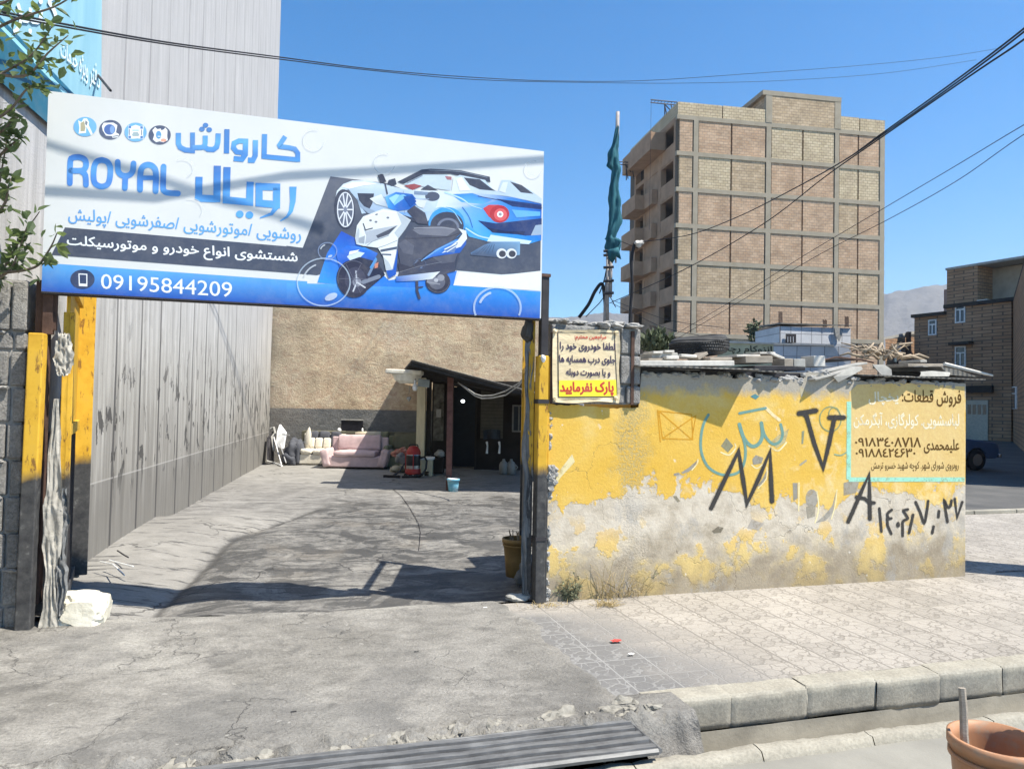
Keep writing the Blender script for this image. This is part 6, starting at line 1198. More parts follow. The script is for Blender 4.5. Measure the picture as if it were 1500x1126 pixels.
# street-facing side: open bays, parapets, balconies
for k in range(9):
    mb = MB(); bb(mb, -.0, 4.2, .36, 10.5, tops[k]-.42, tops[k]-.03); mb.build('floor_slab', M_tanr, ap)
for d0, d1 in ((.02, .75), (3.6, 4.3), (7.4, 7.9), (10.1, 10.5)):
    mb = MB()
    for k in range(8): bb(mb, .0, .5, d0 if d0 > .3 else .37, d1, tops[k+1]-.03, tops[k]-.42)
    mb.build('front_column', M_tanr, ap)
for k in range(8):
    mb = MB(); bb(mb, .04, .24, .75, 3.6, tops[k+1]-.03, tops[k+1]+.95); mb.build('parapet', M_tanr, ap); mb = MB(); bb(mb, .04, .24, .75, 3.6, tops[k]-.55, tops[k]-.42); mb.build('lintel', M_tanr, ap)
    if k > 0 or True:
        mb = MB(); bb(mb, .04, .24, 4.3, 7.4, tops[k+1]-.03, tops[k]-.42); mb.build('infill_wall', M_tanr, ap)
for k in range(7):
    zf = tops[k+1]; pj = 1.35
    if k == 0: d0, d1, h = 2.6, 10.2, 1.25; zf = tops[1]+1.2
    else: d0, d1, h = 6.4, 10.2, 1.05
    mb = MB(); bb(mb, -pj, 0, d0, d1, zf-.32, zf-.02); mb.build('balcony_slab', M_tanr, ap)
    mb = MB(); bb(mb, -pj, -pj+.14, d0, d1, zf-.02, zf+h); bb(mb, -pj+.14, 0, d0, d0+.14, zf-.02, zf+h*.95); mb.build('balcony_parapet', M_tanr, ap)
    if k:
        mb = MB(); bb(mb, -.5, 0, 4.4, 6.4, zf-.3, zf+1.0); mb.build('flower_ledge', M_tanr, ap)
def bpt(t, d, z): return C0+DU*t+DD*d+Z*z
for k, (t, d, z, L) in enumerate(((.1, 2.6, ZR+.9, 1.0), (-1.3, 8.6, tops[1]+.1, 1.3))):
    r = thing('hoist', ('roof hoist of thin steel tubes on top of the unfinished building', 'small steel hoist on an upper balcony of the unfinished building')[k], 'hoist', tuple(bpt(t, d, z)))
    mb = MB()
    for a, b in (((0, 0, 0), (-.25, 0, L)), ((.6, 0, 0), (.35, 0, L)), ((0, .5, 0), (-.1, .3, L)), ((.3, 0, L*.5), (-.25, 0, L))): mb.tube([bpt(t+a[0], d+a[1], z+a[2]), bpt(t+b[0], d+b[1], z+b[2])], .05, 5)
    mb.build('leg', M_dark, r)
    mb = MB()
    for zz in (0, .25): mb.tube([bpt(t-1.5, d, z+L+zz), bpt(t+.9, d, z+L+zz)], .05, 5)
    for i in range(8): mb.tube([bpt(t-1.5+i*.3, d, z+L), bpt(t-1.35+i*.3, d, z+L+.25)], .03, 4)
    mb.build('truss_arm', M_dark, r)
    mb = MB(); mb.tube([bpt(t-1.45, d, z+L), bpt(t-1.45, d, z+L-11)], .015, 4); mb.build('rope', M_dark, r)
# rebar stubs and white-block shed, painted yard wall
def bx(mb, px0, px1, py0, py1, Y, th, mi=0):
    a, b = D(px0, py1, Y), D(px1, py1, Y); t = D(px0, py0, Y).z; zb = min(a.z, b.z)
    return mb.box(((a.x+b.x)/2, Y+th/2, (t+zb)/2), (b.x-a.x, th, t-zb), I3, mi)
g = NG('white_block_wall', .9); v = g.pos(); x, y, z = g.sep(v); b = g.n('ShaderNodeTexBrick'); b.offset = 0.0; g.setin(b.inputs['Vector'], g.comb(x, z, 0.0)); b.inputs['Scale'].default_value = 1
for k, a in (('Brick Width', .5), ('Row Height', .42), ('Mortar Size', .016)): b.inputs[k].default_value = a
b.inputs['Color1'].default_value = (.56, .57, .58, 1); b.inputs['Color2'].default_value = (.64, .65, .66, 1); b.inputs['Mortar'].default_value = (.30, .30, .31, 1)
n = g.noise(v, 1.6, 5, .7); M_wblk = g.out(g.mix(.45, b.outputs[0], g.ramp(n, [(.3, .28), (.7, .66)]), 'OVERLAY'), b.outputs[1], .4, .01)
sh = thing('block_shed', 'small shed of white blocks with a dark window below the brick building', 'shed', tuple(D(1195, 520, 33)))
def shp(px, py): return D(px, py, 33.0)
mb = MB(); p = [D(1143, 478, 33), D(1246, 481, 33.6), D(1246, 532, 33.6), D(1143, 532, 33)]; mb.prism(p, Vector((-.3, 2.5, 0))); mb.build('block_wall', M_wblk, sh)
mb = MB(); p = [D(1112, 481, 35.8), D(1142.5, 477, 33.02), D(1142.5, 532, 33.02), D(1112, 532, 35.8)]; mb.prism(p, Vector((.25, .12, 0))); mb.build('side_wall', M_tanr, sh)
mb = MB(); p = [D(1112, 479, 35.8), D(1143, 474.5, 32.9), D(1248, 478, 33.5), D(1240, 477, 36.5)]; mb.prism(p, Z*.06); mb.build('roof', M_corr, sh)
mb = MB(); mb.prism([D(1151, 489, 32.97), D(1166, 489.5, 33.05), D(1166, 502, 33.05), D(1151, 502, 32.97)], Vector((0, -.02, 0))); wf = mb.build('window', M_dark, sh)
mb = MB()
for x0 in (1154, 1158, 1162): mb.tube([D(x0, 493, 32.92), D(x0, 501.5, 32.92)], .02, 4)
mb.build('window_bars', M_wblk, wf)
mb = MB(); mb.prism([D(1222, 480, 33.35), D(1230, 480, 33.4), D(1233, 490, 33.42), D(1229, 500, 33.42), D(1224, 492, 33.38)], Vector((0, -.04, 0))); tag(mb.build('torn_sheet', M_fib), 'torn grey sheet hanging on the white block shed', 'sheet')
for px, lab in ((1143, 'bundle of rusty bars rising from left corner of the white shed'), (1240, 'bundle of rusty bars rising from right corner of the white shed'), (1208, 'short rusty bars rising from the middle of the white shed roof')):
    mb = MB(); hgt = 456 if px == 1143 else 463 if px == 1240 else 468
    for i in range(4): mb.tube([D(px-2+i*1.6, 479, 33.3), D(px-2+i*1.5, hgt+i % 2, 33.3)], .02, 4)
    tag(mb.build('reinforcing_bars', M_rust), lab, 'steel bars')
M_cols = basic('pale_green_paint', (.52, .50, .33), .9, .15, 2, .2, 20, frame='pos')
yw = thing('yard_wall', 'long low wall painted yellow and grey behind the hut roof', 'wall', tuple(D(1150, 530, 30)))
mb = MB(); mb.prism([D(1052, 501, 31), D(1133, 504, 30), D(1133, 545, 30), D(1052, 545, 31)], Vector((.05, .3, 0))); mb.build('painted_wall', M_cols, yw)
mb = MB(); mb.prism([D(1133, 504, 30), D(1222, 507, 29.4), D(1246, 506, 29.3), D(1246, 545, 29.3), D(1133, 545, 30)], Vector((.05, .3, 0))); mb.build('grey_wall', M_wblk, yw)
mb = MB(); mb.prism([D(1050, 498.5, 30.95), D(1133, 502, 29.95), D(1222, 505, 29.35), D(1222, 507, 29.35), D(1133, 504.3, 29.95), D(1050, 501.5, 30.95)], Vector((.05, .4, 0))); mb.build('coping', M_marb, yw)
pw = D(1100, 515, 30.4); nn = Vector((D(1133, 504, 30)-D(1052, 501, 31))); nn = Vector((nn.y, -nn.x, 0)).normalized()
m = Marks(D(1092.5, 503, 30.5), nn, .04); m.text('انزوکام رچا', [(1066, 505), (1131, 507), (1131, 521), (1066, 519)], srgb(60, 58, 44), bold=.02); m.build('wall_script', M_print, yw, origin=False)
mb = MB(); random.seed(7)
def bush(name, c, size, n, m, label, cat='shrub', leaf=.09, tuft=False):
    random.seed(len(label)); mb = MB(); c = Vector(c)
    for i in range(n):
        a = Vector((random.gauss(0, 1), random.gauss(0, 1), random.gauss(0, 1))).normalized()*random.random()**.4; p = c+Vector((a.x*size[0], a.y*size[1], a.z*size[2]))
        d = Vector((random.gauss(0, .5), random.gauss(0, .5), 1)).normalized() if tuft else Vector((random.gauss(0, 1), random.gauss(0, 1), random.gauss(.3, .7))).normalized(); o = d.orthogonal().normalized(); q = Matrix.Rotation(random.random()*6.3, 3, d) @ o; L = leaf*random.uniform(.6, 1.4)
        mb.add([p, p+d*L*.5+q*L*.24, p+d*L, p+d*L*.5-q*L*.24], [(0, 1, 2, 3)])
    mb.tube([c-Z*size[2]*1.3, c], [.04, .02], 5); return tag(mb.build(name, m), label, cat)
g = NG('shrub_leaf', .6); n = g.noise(g.obj(), 3, 3); M_shrub = g.out(g.ramp(n, [(.3, (.045, .06, .03)), (.7, (.13, .15, .08))]))
bush('shrub', D(962, 505, 17), (.42, .4, .28), 420, M_shrub, 'dark green shrub between the block pillar and the tyre', leaf=.16, tuft=True); bush('shrub', D(1106, 488, 45), (.4, .4, .8), 260, M_shrub, 'dark bush growing against the brick building left of white shed', leaf=.3)
# ================================================================ houses, hill and car along the side street
M_hbr = None
g = NG('brown_stone_courses', .9); v = g.pos(); x, y, z = g.sep(v); b = g.n('ShaderNodeTexBrick'); g.setin(b.inputs['Vector'], g.comb(g.math('ADD', x, y), z, 0.0)); b.inputs['Scale'].default_value = 1
for k, a in (('Brick Width', .55), ('Row Height', .20), ('Mortar Size', .02)): b.inputs[k].default_value = a
b.inputs['Color1'].default_value = (.30, .175, .10, 1); b.inputs['Color2'].default_value = (.38, .235, .14, 1); b.inputs['Mortar'].default_value = (.14, .10, .07, 1)
n = g.noise(v, .7, 5, .65); lg = g.step(g.math('FRACT', g.math('DIVIDE', z, 1.2)), .90, .95); c = g.mix(g.math('MULTIPLY', lg, .55), b.outputs[0], (.17, .125, .09)); M_hbr = g.out(g.mix(.5, c, g.ramp(n, [(.3, .3), (.7, .68)]), 'OVERLAY'), b.outputs[1], .6, .02)
M_winf = basic('white_window_frame', (.66, .66, .64), .6); g = NG('window_glass', .12); g.p.inputs['Base Color'].default_value = (.035, .04, .05, 1); g.p.inputs['Specular IOR Level'].default_value = .6; M_glass = g.m
HD = Vector((-.44, .898, 0)).normalized(); HN = Vector((-HD.y, HD.x, 0)); HN = HN if HN.y < 0 or HN.x < 0 else -HN     # street faces look to the left and the camera
HP = D(1476, 600, 43.0); HP.z = 0
HN = Vector((-.898, -.44, 0)); MH = Matrix(((HD.x, HN.x, 0), (HD.y, HN.y, 0), (0, 0, 1)))
def hb(mb, a0, a1, n0, n1, z0, z1, mi=0): return mb.box(HP+HD*((a0+a1)/2)+HN*((n0+n1)/2)+Z*((z0+z1)/2), (a1-a0, abs(n1-n0), z1-z0), MH, mi)
def ha(px):   # distance along the street face for a photo column
    p = onp(px, 600, HP, HN); return (p-HP).dot(HD)
def hz(px, py): return onp(px, py, HP, HN).z
def window(root, px0, px1, py0, py1, off=0.0, mull=True, name='window'):
    a0, a1 = ha(px1), ha(px0); z0, z1 = hz((px0+px1)/2, py1), hz((px0+px1)/2, py0); f = .08
    w_ = MB(); hb(w_, a0, a1, off+.0, off+.06, z1-f, z1); hb(w_, a0, a1, off, off+.06, z0, z0+f); hb(w_, a0, a0+f, off, off+.055, z0+f, z1-f); hb(w_, a1-f, a1, off, off+.055, z0+f, z1-f); hb(w_, a0+f, a1-f, off, off+.05, z0+(z1-z0)*.64, z0+(z1-z0)*.64+f); hb(w_, (a0+a1)/2-.04, (a0+a1)/2+.04, off, off+.05, z0+f, z0+(z1-z0)*.64)
    wo = w_.build(name, M_winf, root); p = MB(); hb(p, a0+f, a1-f, off+.005, off+.02, z0+f, z1-f); p.build('pane', M_glass, wo); return wo
h1 = thing('brick_house', 'brown stone house with three white windows and a set back upper floor', 'house', tuple(HP+HD*3))
z8 = hz(1430, 447); a1 = ha(1386); a2 = ha(1338)
mb = MB(); hb(mb, -.2, a1, -9, 0, -.2, z8); mb.build('wall', M_hbr, h1)
mb = MB(); hb(mb, -.4, a1+.1, -9, .18, z8, z8+.22); mb.build('roof_edge', M_dsheet, h1)
ztop = hz(1431, 389); au = ha(1431)
mb = MB(); hb(mb, au, a1, -7, -.02, z8+.22, ztop); mb.build('upper_wall', M_hbr, h1)
mb = MB(); hb(mb, -2.5, au-.01, -7, -1.5, z8+.22, ztop-.05); mb.build('set_back_wall', basic('upper_render', (.36, .30, .23), .9, .15, 2, frame='pos'), h1)
mb = MB(); hb(mb, -2.6, a1+.05, -7.1, .06, ztop, ztop+.14); mb.build('roof_slab', M_fib, h1)
mb = MB(); hb(mb, au-.6, au, -7, .05, z8+.22, z8+.3); mb.build('pale_coping', M_marb, h1)
window(h1, 1399, 1414, 444, 473); window(h1, 1399, 1415, 507, 537)
mb = MB(); hb(mb, ha(1426), ha(1396), 0, .5, hz(1400, 507)+.05, hz(1400, 507)+.22); mb.build('window_canopy', M_dsheet, h1)
d0, d1 = ha(1448), ha(1416); mb = MB(); hb(mb, d0, d1, .0, .06, 0, hz(1430, 586)); dr = mb.build('door', basic('cream_metal_door', (.46, .42, .33), .6), h1)
mb = MB()
for i in range(4): hb(mb, d0+.1+(d1-d0-.1)*i/4, d0+(d1-d0-.1)*(i+1)/4, .06, .075, 1.55, hz(1430, 590)-.1)
mb.build('door_glass', M_glass, dr)
mb = MB(); hb(mb, d0-.3, d1+.3, 0, .25, hz(1430, 575), hz(1430, 565)); mb.build('door_hood', M_dsheet, h1)
h2 = thing('brick_house', 'lower brown stone house with one window left of the door, nearest the hill', 'house', tuple(HP+HD*(a1+2)))
zz = hz(1365, 463); mb = MB(); hb(mb, a1+.02, a2, -8, -.05, -.2, zz); mb.build('wall', M_hbr, h2)
mb = MB(); hb(mb, a1+.02, a2+.05, -8, .25, zz, zz+.2); mb.build('roof_edge', M_dsheet, h2); window(h2, 1359, 1371, 468, 491, -.05)
zt = hz(1370, 418); mb = MB(); hb(mb, a1+.02, ha(1353), -7, -2, zz+.2, zt); mb.build('roof_room', basic('pinkish_brick', (.34, .22, .18), .9, .2, 3, frame='pos'), h2)
h3 = thing('small_house', 'small low brown house with white window behind the branch pile', 'house', tuple(D(1318, 600, 48)))
mb = MB(); mb.prism([D(1297, 497, 47), D(1336, 488, 50), D(1336, 640, 50), D(1297, 640, 47)], Vector((3, 3, 0))); mb.build('wall', M_hbr, h3)
mb = MB(); mb.prism([D(1295, 494, 46.9), D(1338, 485, 49.9), D(1338, 489, 49.9), D(1295, 498, 46.9)], Vector((3, 3, 0))); mb.build('roof_edge', M_fib, h3)
mb = MB(); mb.prism([D(1309, 505, 47.85), D(1320, 503, 48.7), D(1320, 530, 48.7), D(1309, 530, 47.85)], Vector((-.04, -.06, 0))); wo = mb.build('window', M_winf, h3)
mb = MB(); mb.prism([D(1310.5, 518, 47.8), D(1314, 517.5, 48.1), D(1314, 530, 48.1), D(1310.5, 530, 47.8)], Vector((-.08, -.12, 0))); mb.prism([D(1315, 517.3, 48.2), D(1319, 517, 48.5), D(1319, 530, 48.5), D(1315, 530, 48.2)], Vector((-.08, -.12, 0))); mb.build('pane', M_glass, wo)
mb = MB(); mb.tube([D(1331, 486, 49), D(1331, 540, 49)], .16, 6); tag(mb.build('drain_pipe', M_rust), 'dark vertical pipe between small house and brown stone house', 'pipe')
# house row nearer on the right, mostly outside the view; its shade lies on the street
h4 = thing('dark_house', 'dark shaded house with one pale window at the right edge', 'house', tuple(HP+Vector((2, -10, 0))))
q0 = HP-HD*.3; q0 = Vector((q0.x, q0.y, 0)); q1 = D(1560, 600, 16.3); q1.z = 0; qd = (q1-q0); qL = qd.length; qd.normalize(); qn = Vector((qd.y, -qd.x, 0))
mb = MB(); zt4 = hz(1480, 440); mb.prism([q0-Z*.3, q1-Z*.3, q1+Vector((7, .5, -.3)), q0+Vector((7, 3, -.3))], Z*(zt4+.2)); mb.build('wall', M_hbr, h4)
mb = MB(); mb.prism([q0+Z*(zt4-.1)-qn*0, q1+Z*(zt4-.1), q1+Vector((7, .5, zt4-.1)), q0+Vector((7, 3, zt4-.1))], Z*.2); mb.build('roof_edge', M_dsheet, h4)
pm = q0+qd*.02; nq = Vector((-qd.y, qd.x, 0)); nq = nq if nq.dot(-pm) > 0 else -nq
def hq(px, py): return onp(px, py, pm, nq)
a_, b_, c_, d_ = hq(1478, 566), hq(1490, 566), hq(1490, 599), hq(1478, 599)
mb = MB(); mb.prism([a_, b_, c_, d_], nq*.06); wo = mb.build('window', M_winf, h4)
mb = MB(); mb.prism([hq(1479.3, 577), hq(1483.3, 577), hq(1483.3, 598), hq(1479.3, 598)], nq*.08); mb.prism([hq(1484.5, 577), hq(1488.7, 577), hq(1488.7, 598), hq(1484.5, 598)], nq*.08); mb.prism([hq(1479.3, 567.5), hq(1488.7, 567.5), hq(1488.7, 575.5), hq(1479.3, 575.5)], nq*.08); mb.build('pane', M_glass, wo)
# hill
g = NG('bare_hillside', .95); v = g.pos(); n = g.noise(v, .012, 8, .65); f = g.noise(v, .09, 5, .7); c = g.ramp(n, [(.3, (.10, .092, .082)), (.7, (.17, .155, .135))]); M_hill = g.out(g.mix(.55, c, g.ramp(f, [(.35, .25), (.65, .7)]), 'OVERLAY'), f, .6, 6)
HPX = [(300, 470), (500, 468), (700, 470), (830, 463), (880, 457), (930, 459), (1000, 452), (1100, 446), (1200, 440), (1290, 430), (1330, 423), (1390, 414), (1500, 402), (1800, 380), (2200, 430), (2600, 520)]
def hill(a, t):
    k = a*(len(HPX)-1); i = min(int(k), len(HPX)-2); q = k-i; px = HPX[i][0]*(1-q)+HPX[i+1][0]*q; py = HPX[i][1]*(1-q)+HPX[i+1][1]*q
    Y = 900+500*t; top = D(px, py, 1400); z = top.z*smooth(0, 1, t)*(1+.10*(1-t)*fbm(px*.02, t*4, 1, 5)*2)+4*fbm(px*.05, t*9, 1, 4)*(t > .05); p = D(px, 600, Y); return Vector((p.x, Y, z-3))
mb = MB(); mb.grid(hill, 150, 40); struct(mb.build('hill', M_hill, smooth=True, origin=False))
# ---- blue car
M_car = NG('blue_car_paint', .3); M_car.p.inputs['Base Color'].default_value = (.05, .10, .20, 1); M_car.p.inputs['Coat Weight'].default_value = .5; M_car = M_car.m
M_tyre = basic('rubber', (.02, .02, .022), .9); M_chr = basic('chrome', (.55, .55, .56), .2, .05, metal=.9)
yc = 21.2; xf = X(1459, yc); cr = thing('parked_car', 'dusty blue parked car half hidden behind the right corner of the hut', 'car', (xf-2.1, yc+.8, 0))
RCc = Matrix.Rotation(rad(14), 3, 'Z'); cc = Vector((xf+.1, yc, 0))
def cp(x, y, z): return cc+RCc @ Vector((x, y, z))
prof = [(0, .42), (.02, .62), (-.02, .74), (-.12, .80), (-.9, .88), (-1.25, .92), (-1.75, 1.36), (-2.0, 1.42), (-2.9, 1.41), (-3.2, 1.34), (-3.6, .95), (-4.1, .9), (-4.2, .8), (-4.2, .45), (-3.95, .34), (-3.62, .34), (-3.55, .5), (-3.35, .62), (-3.1, .62), (-2.92, .5), (-2.86, .32), (-1.12, .30), (-1.06, .5), (-.88, .63), (-.64, .63), (-.46, .5), (-.4, .34), (-.1, .34)]
mb = MB(); mb.prism([cp(x, 0, z) for x, z in prof], RCc @ Vector((0, 1.62, 0))); mb.build('body', M_car, cr, bevel=.035, seg=3)
for y0, sg in ((-.008, 1), (1.61, 1)):
    mb = MB(); mb.prism([cp(-1.36, y0, .93), cp(-1.80, y0, 1.31), cp(-2.3, y0, 1.345), cp(-2.3, y0, .93)], RCc @ Vector((0, .018, 0))); mb.prism([cp(-2.38, y0, .93), cp(-2.38, y0, 1.345), cp(-3.1, y0, 1.31), cp(-3.42, y0, .93)], RCc @ Vector((0, .018, 0))); mb.build('side_window', M_glass, cr)
mb = MB(); mb.prism([cp(-1.26, .12, .955), cp(-1.26, 1.5, .955), cp(-1.72, 1.42, 1.36), cp(-1.72, .2, 1.36)], RCc @ Vector((.02, 0, .02))); mb.build('windscreen', M_glass, cr)
for x in (-.76, -3.24):
    for y in (.0, 1.62-.18):
        mb = MB(); mb.lathe([(.0, 0), (.18, 0), (.2, .02), (.29, .02), (.305, .06), (.305, .14), (.29, .18), (0, .18)], cp(x, y+.18, .305), RCc @ Matrix.Rotation(math.pi/2, 3, 'X'), 22); wh = mb.build('wheel', M_tyre, cr, smooth=True)
        mb = MB(); mb.lathe([(0, .0), (.17, .0), (.17, .192), (0, .192)], cp(x, y+.186, .305), RCc @ Matrix.Rotation(math.pi/2, 3, 'X'), 16); mb.build('rim', M_chr, wh)
mb = MB(); mb.prism([cp(-.02, .34, .52), cp(-.02, 1.28, .52), cp(-.02, 1.28, .70), cp(-.02, .34, .70)], RCc @ Vector((.06, 0, 0))); mb.build('grille', M_dark, cr)
for y in (.19, 1.43):
    mb = MB(); mb.lathe([(0, 0), (.085, 0), (.095, .03), (.07, .06), (0, .07)], cp(.0, y, .64), RCc @ Matrix.Rotation(math.pi/2, 3, 'Y'), 16); mb.build('headlight', M_chr, cr, smooth=True)
mb = MB(); mb.box(cp(.05, .81, .42), (.09, 1.66, .10), RCc); mb.build('bumper', M_chr, cr, bevel=.02)
# ================================================================ poles, cables, tree, near bucket
M_cable = basic('black_cable', (.018, .018, .02), .6, .2, 5, 0)
def sag(pts, n=14):
    out = []
    for i in range(len(pts)-1):
        a, b, c, d = pts[max(i-1, 0)], pts[i], pts[i+1], pts[min(i+2, len(pts)-1)]
        for k in range(n):
            t = k/n; out.append(.5*((2*b)+(c-a)*t+(2*a-5*b+4*c-d)*t*t+(3*b-a-3*c+d)*t**3))
    return out+[pts[-1]]
def cable(pts, r, label, grp=None, name='cable'):
    mb = MB(); mb.tube(sag([D(*p) for p in pts]), r, 6); return tag(mb.build(name, M_cable, smooth=True), label, 'cable', grp)
cable([(-60, 4, 4.4), (80, 33, 5.6), (250, 63, 7.6), (410, 84, 10), (560, 103, 13), (700, 114, 16.5), (820, 119, 20), (950, 118, 24), (1100, 108, 29), (1250, 97, 32), (1380, 84, 35), (1470, 70, 38)], .009, 'long black cable sagging from the blue banner across the sky, upper strand')
cable([(-60, 8, 4.35), (80, 37, 5.55), (250, 66, 7.55), (410, 87, 9.9), (560, 105, 12.9), (700, 117, 16.4), (850, 121, 20.5), (1000, 122, 26), (1150, 118, 29), (1300, 107, 32), (1430, 88, 35)], .008, 'long black cable sagging from the blue banner across the sky, lower strand')
for k, (dx, dy) in enumerate(((0, 0), (1, 4))):
    cable([(1600+dx, -44+dy, 6.2), (1500+dx, 42+dy, 7.6), (1400, 118+dy, 9.5), (1290, 197+dy*.6, 12), (1235, 236, 13.5), (1160, 278, 16), (1080, 318, 19), (1010, 344, 21.5), (942, 354, 24)], .012, ('upper thick black cable descending from the top right to the hanging cable end', 'lower thick black cable of the pair to the hanging cable end')[k])
cable([(1600, -20, 6.2), (1500, 58, 7.6), (1420, 112, 9), (1296, 198, 12), (1210, 258, 14.5), (1115, 330, 17.5), (1000, 396, 21), (893, 444, 24.5)], .012, 'thick black cable descending steeply to the flag pole')
cable([(1600, 128, 9), (1500, 183, 11), (1400, 243, 13), (1300, 302, 15), (1180, 373, 18), (1080, 436, 20), (985, 492, 22)], .007, 'thin wire crossing the brick building, upper of two')
cable([(1600, 142, 9), (1500, 197, 11), (1400, 266, 13), (1300, 322, 15), (1200, 373, 17.5), (1100, 432, 20), (985, 500, 22)], .007, 'thin wire crossing the brick building, lower of two')
cable([(930, 356, 24.2), (925, 380, 24.2), (926, 420, 24.2), (924, 445, 24.2), (922, 490, 24.2)], .05, 'thick cable hanging straight down left of the balconies', name='hanging_cable')
cable([(906, 352, 24.5), (935, 364, 24.2)], .012, 'short stay wire between the flag and hanging cable')
cable([(898, 440, 24.6), (930, 452, 23), (985, 470, 22), (1060, 480, 21)], .009, 'thin wire from the flag pole to the brick building foot, upper'); cable([(896, 444, 24.6), (930, 460, 23), (980, 482, 22), (1060, 497, 21)], .009, 'thin wire from the flag pole to the brick building foot, lower')
mb = MB(); mb.rock(D(936, 357, 24.1), (.14, .1, .12), 4, 2, .6); tag(mb.build('insulator', M_marb), 'white insulator where the thick cables end beside the balconies', 'insulator')
# flag pole with a wrapped teal flag
fp = thing('flag_pole', 'tall pole wound with a wrapped teal flag and clamped pipes', 'flag pole', tuple(D(886, 500, 24.6)))
mb = MB(); mb.tube([D(886, 560, 24.6), D(888, 440, 24.6), D(897, 330, 24.6), D(904, 200, 24.6), D(905, 164, 24.6)], [.09, .09, .075, .07, .06], 8); mb.build('pole_tube', basic('weathered_pipe', (.33, .30, .28), .7, .3, 5, .2, 30), fp, smooth=True)
mb = MB(); mb.tube([D(894, 435, 24.5), D(895, 366, 24.5)], .06, 8); mb.tube([D(890, 470, 24.5), D(890, 366, 24.5)], .05, 8); mb.tube([D(902, 385, 24.5), D(902, 362, 24.5)], .03, 6); mb.build('clamped_pipe', bpy.data.materials['weathered_pipe'], fp, smooth=True)
mb = MB()
for y in (368, 374, 392, 412, 430): mb.tube([D(884, y, 24.4), D(899, y-1, 24.4)], .045, 6)
mb.build('clamp', M_dark, fp)
g = NG('teal_flag_cloth', .8); n = g.noise(g.map(g.obj(), scale=(2.5, 2.5, .5)), 3, 5, .6); M_flag = g.out(g.ramp(n, [(.3, (.010, .065, .088)), (.55, (.02, .11, .14)), (.75, (.06, .21, .25))]), n, .6, .06)
FLG = [(905, 186, .05), (902, 206, .11), (899, 225, .17), (898, 244, .23), (902, 252, .15), (899, 275, .16), (901, 300, .22), (900, 325, .20), (894, 348, .17), (898, 352, .26), (898, 368, .24), (897, 376, .12)]
def flag(a, t):
    k = t*(len(FLG)-1); i = min(int(k), len(FLG)-2); q = k-i; p = [FLG[i][j]*(1-q)+FLG[i+1][j]*q for j in range(3)]; c = D(p[0], p[1], 24.55); ang = a*2*math.pi; r = p[2]*.82*(1+.34*math.sin(ang*5+t*22)+.45*noise.noise(Vector((math.cos(ang)*1.5, math.sin(ang)*1.5, t*14)))); return c+Vector((math.cos(ang)*r, math.sin(ang)*r*.8, .05*math.sin(ang*3)))
mb = MB(); mb.grid(flag, 30, 90); mb.prism([D(890, 366, 24.3), D(906, 362, 24.2), D(910, 380, 24.2), D(903, 376, 24.2), (D(897, 386, 24.3)), D(891, 378, 24.3)], Vector((0, .03, 0))); mb.build('flag', M_flag, fp, smooth=True)
cable([(848, 465, 24.8), (862, 446, 24.7), (872, 426, 24.6), (882, 416, 24.6), (886, 440, 24.6), (888, 470, 24.6)], .06, 'thick black cable looping beside the foot of the flag pole'); cable([(878, 430, 24.6), (885, 410, 24.6), (890, 385, 24.6)], .02, 'thin black cable tied to the flag pole pipes')
cable([(858, 464, 25), (876, 446, 24.8), (890, 432, 24.6), (902, 450, 24.6)], .015, 'thin wire crossing behind the flag pole foot')
# ---- overhead service cables above the gateway: they throw the soft bands on the sign
def over(pts, r, T, label):
    mb = MB(); P = [Wp(x, y, -.10)+SUN*T for x, y in pts]; a, b = P[0], P[-1]; d = b-a
    P = [a-d*1.1]+P+[b+d*.10]; mb.tube(P, r, 8); return tag(mb.build('service_cable', M_cable, smooth=True), label, 'cable', 'service cables above the gateway')
SL_ = 'black service cable strung high above the gateway'
over([(70, 280), (230, 290), (420, 258), (600, 248), (797, 234)], .015, 1.7, SL_); over([(70, 210), (200, 249), (330, 293), (440, 330)], .008, 2.3, SL_); over([(70, 214), (200, 256), (330, 299), (440, 322)], .0065, 2.2, SL_)
# ---- tree reaching in from the left
g = NG('green_leaf', .55); n = g.noise(g.obj(), 2.5, 2); M_leafg = g.out(g.ramp(n, [(.3, (.045, .075, .035)), (.55, (.085, .12, .055)), (.75, (.20, .23, .10))])); g.p.inputs['Specular IOR Level'].default_value = .35
tl_ = g.n('ShaderNodeBsdfTranslucent'); tl_.inputs[0].default_value = (.22, .30, .09, 1); mx_ = g.n('ShaderNodeMixShader'); mx_.inputs[0].default_value = .35
g.nt.links.new(g.p.outputs[0], mx_.inputs[1]); g.nt.links.new(tl_.outputs[0], mx_.inputs[2]); g.nt.links.new(mx_.outputs[0], g.nt.nodes['Material Output'].inputs[0])
M_bark = basic('grey_bark', (.16, .13, .10), .95, .3, 8, .6, 30)
tr = thing('street_tree', 'leafy green tree reaching in along the left edge above block pillar', 'tree', (-4.75, 4.9, 0))
rt = Vector((-4.75, 4.9, 0)); mb = MB(); limbs = []
mb.tube([rt, rt+Vector((.05, 0, 1.2)), rt+Vector((.0, .05, 2.4)), rt+Vector((.15, 0, 3.6)), rt+Vector((.1, 0, 4.8))], [.10, .085, .07, .05, .02], 10)
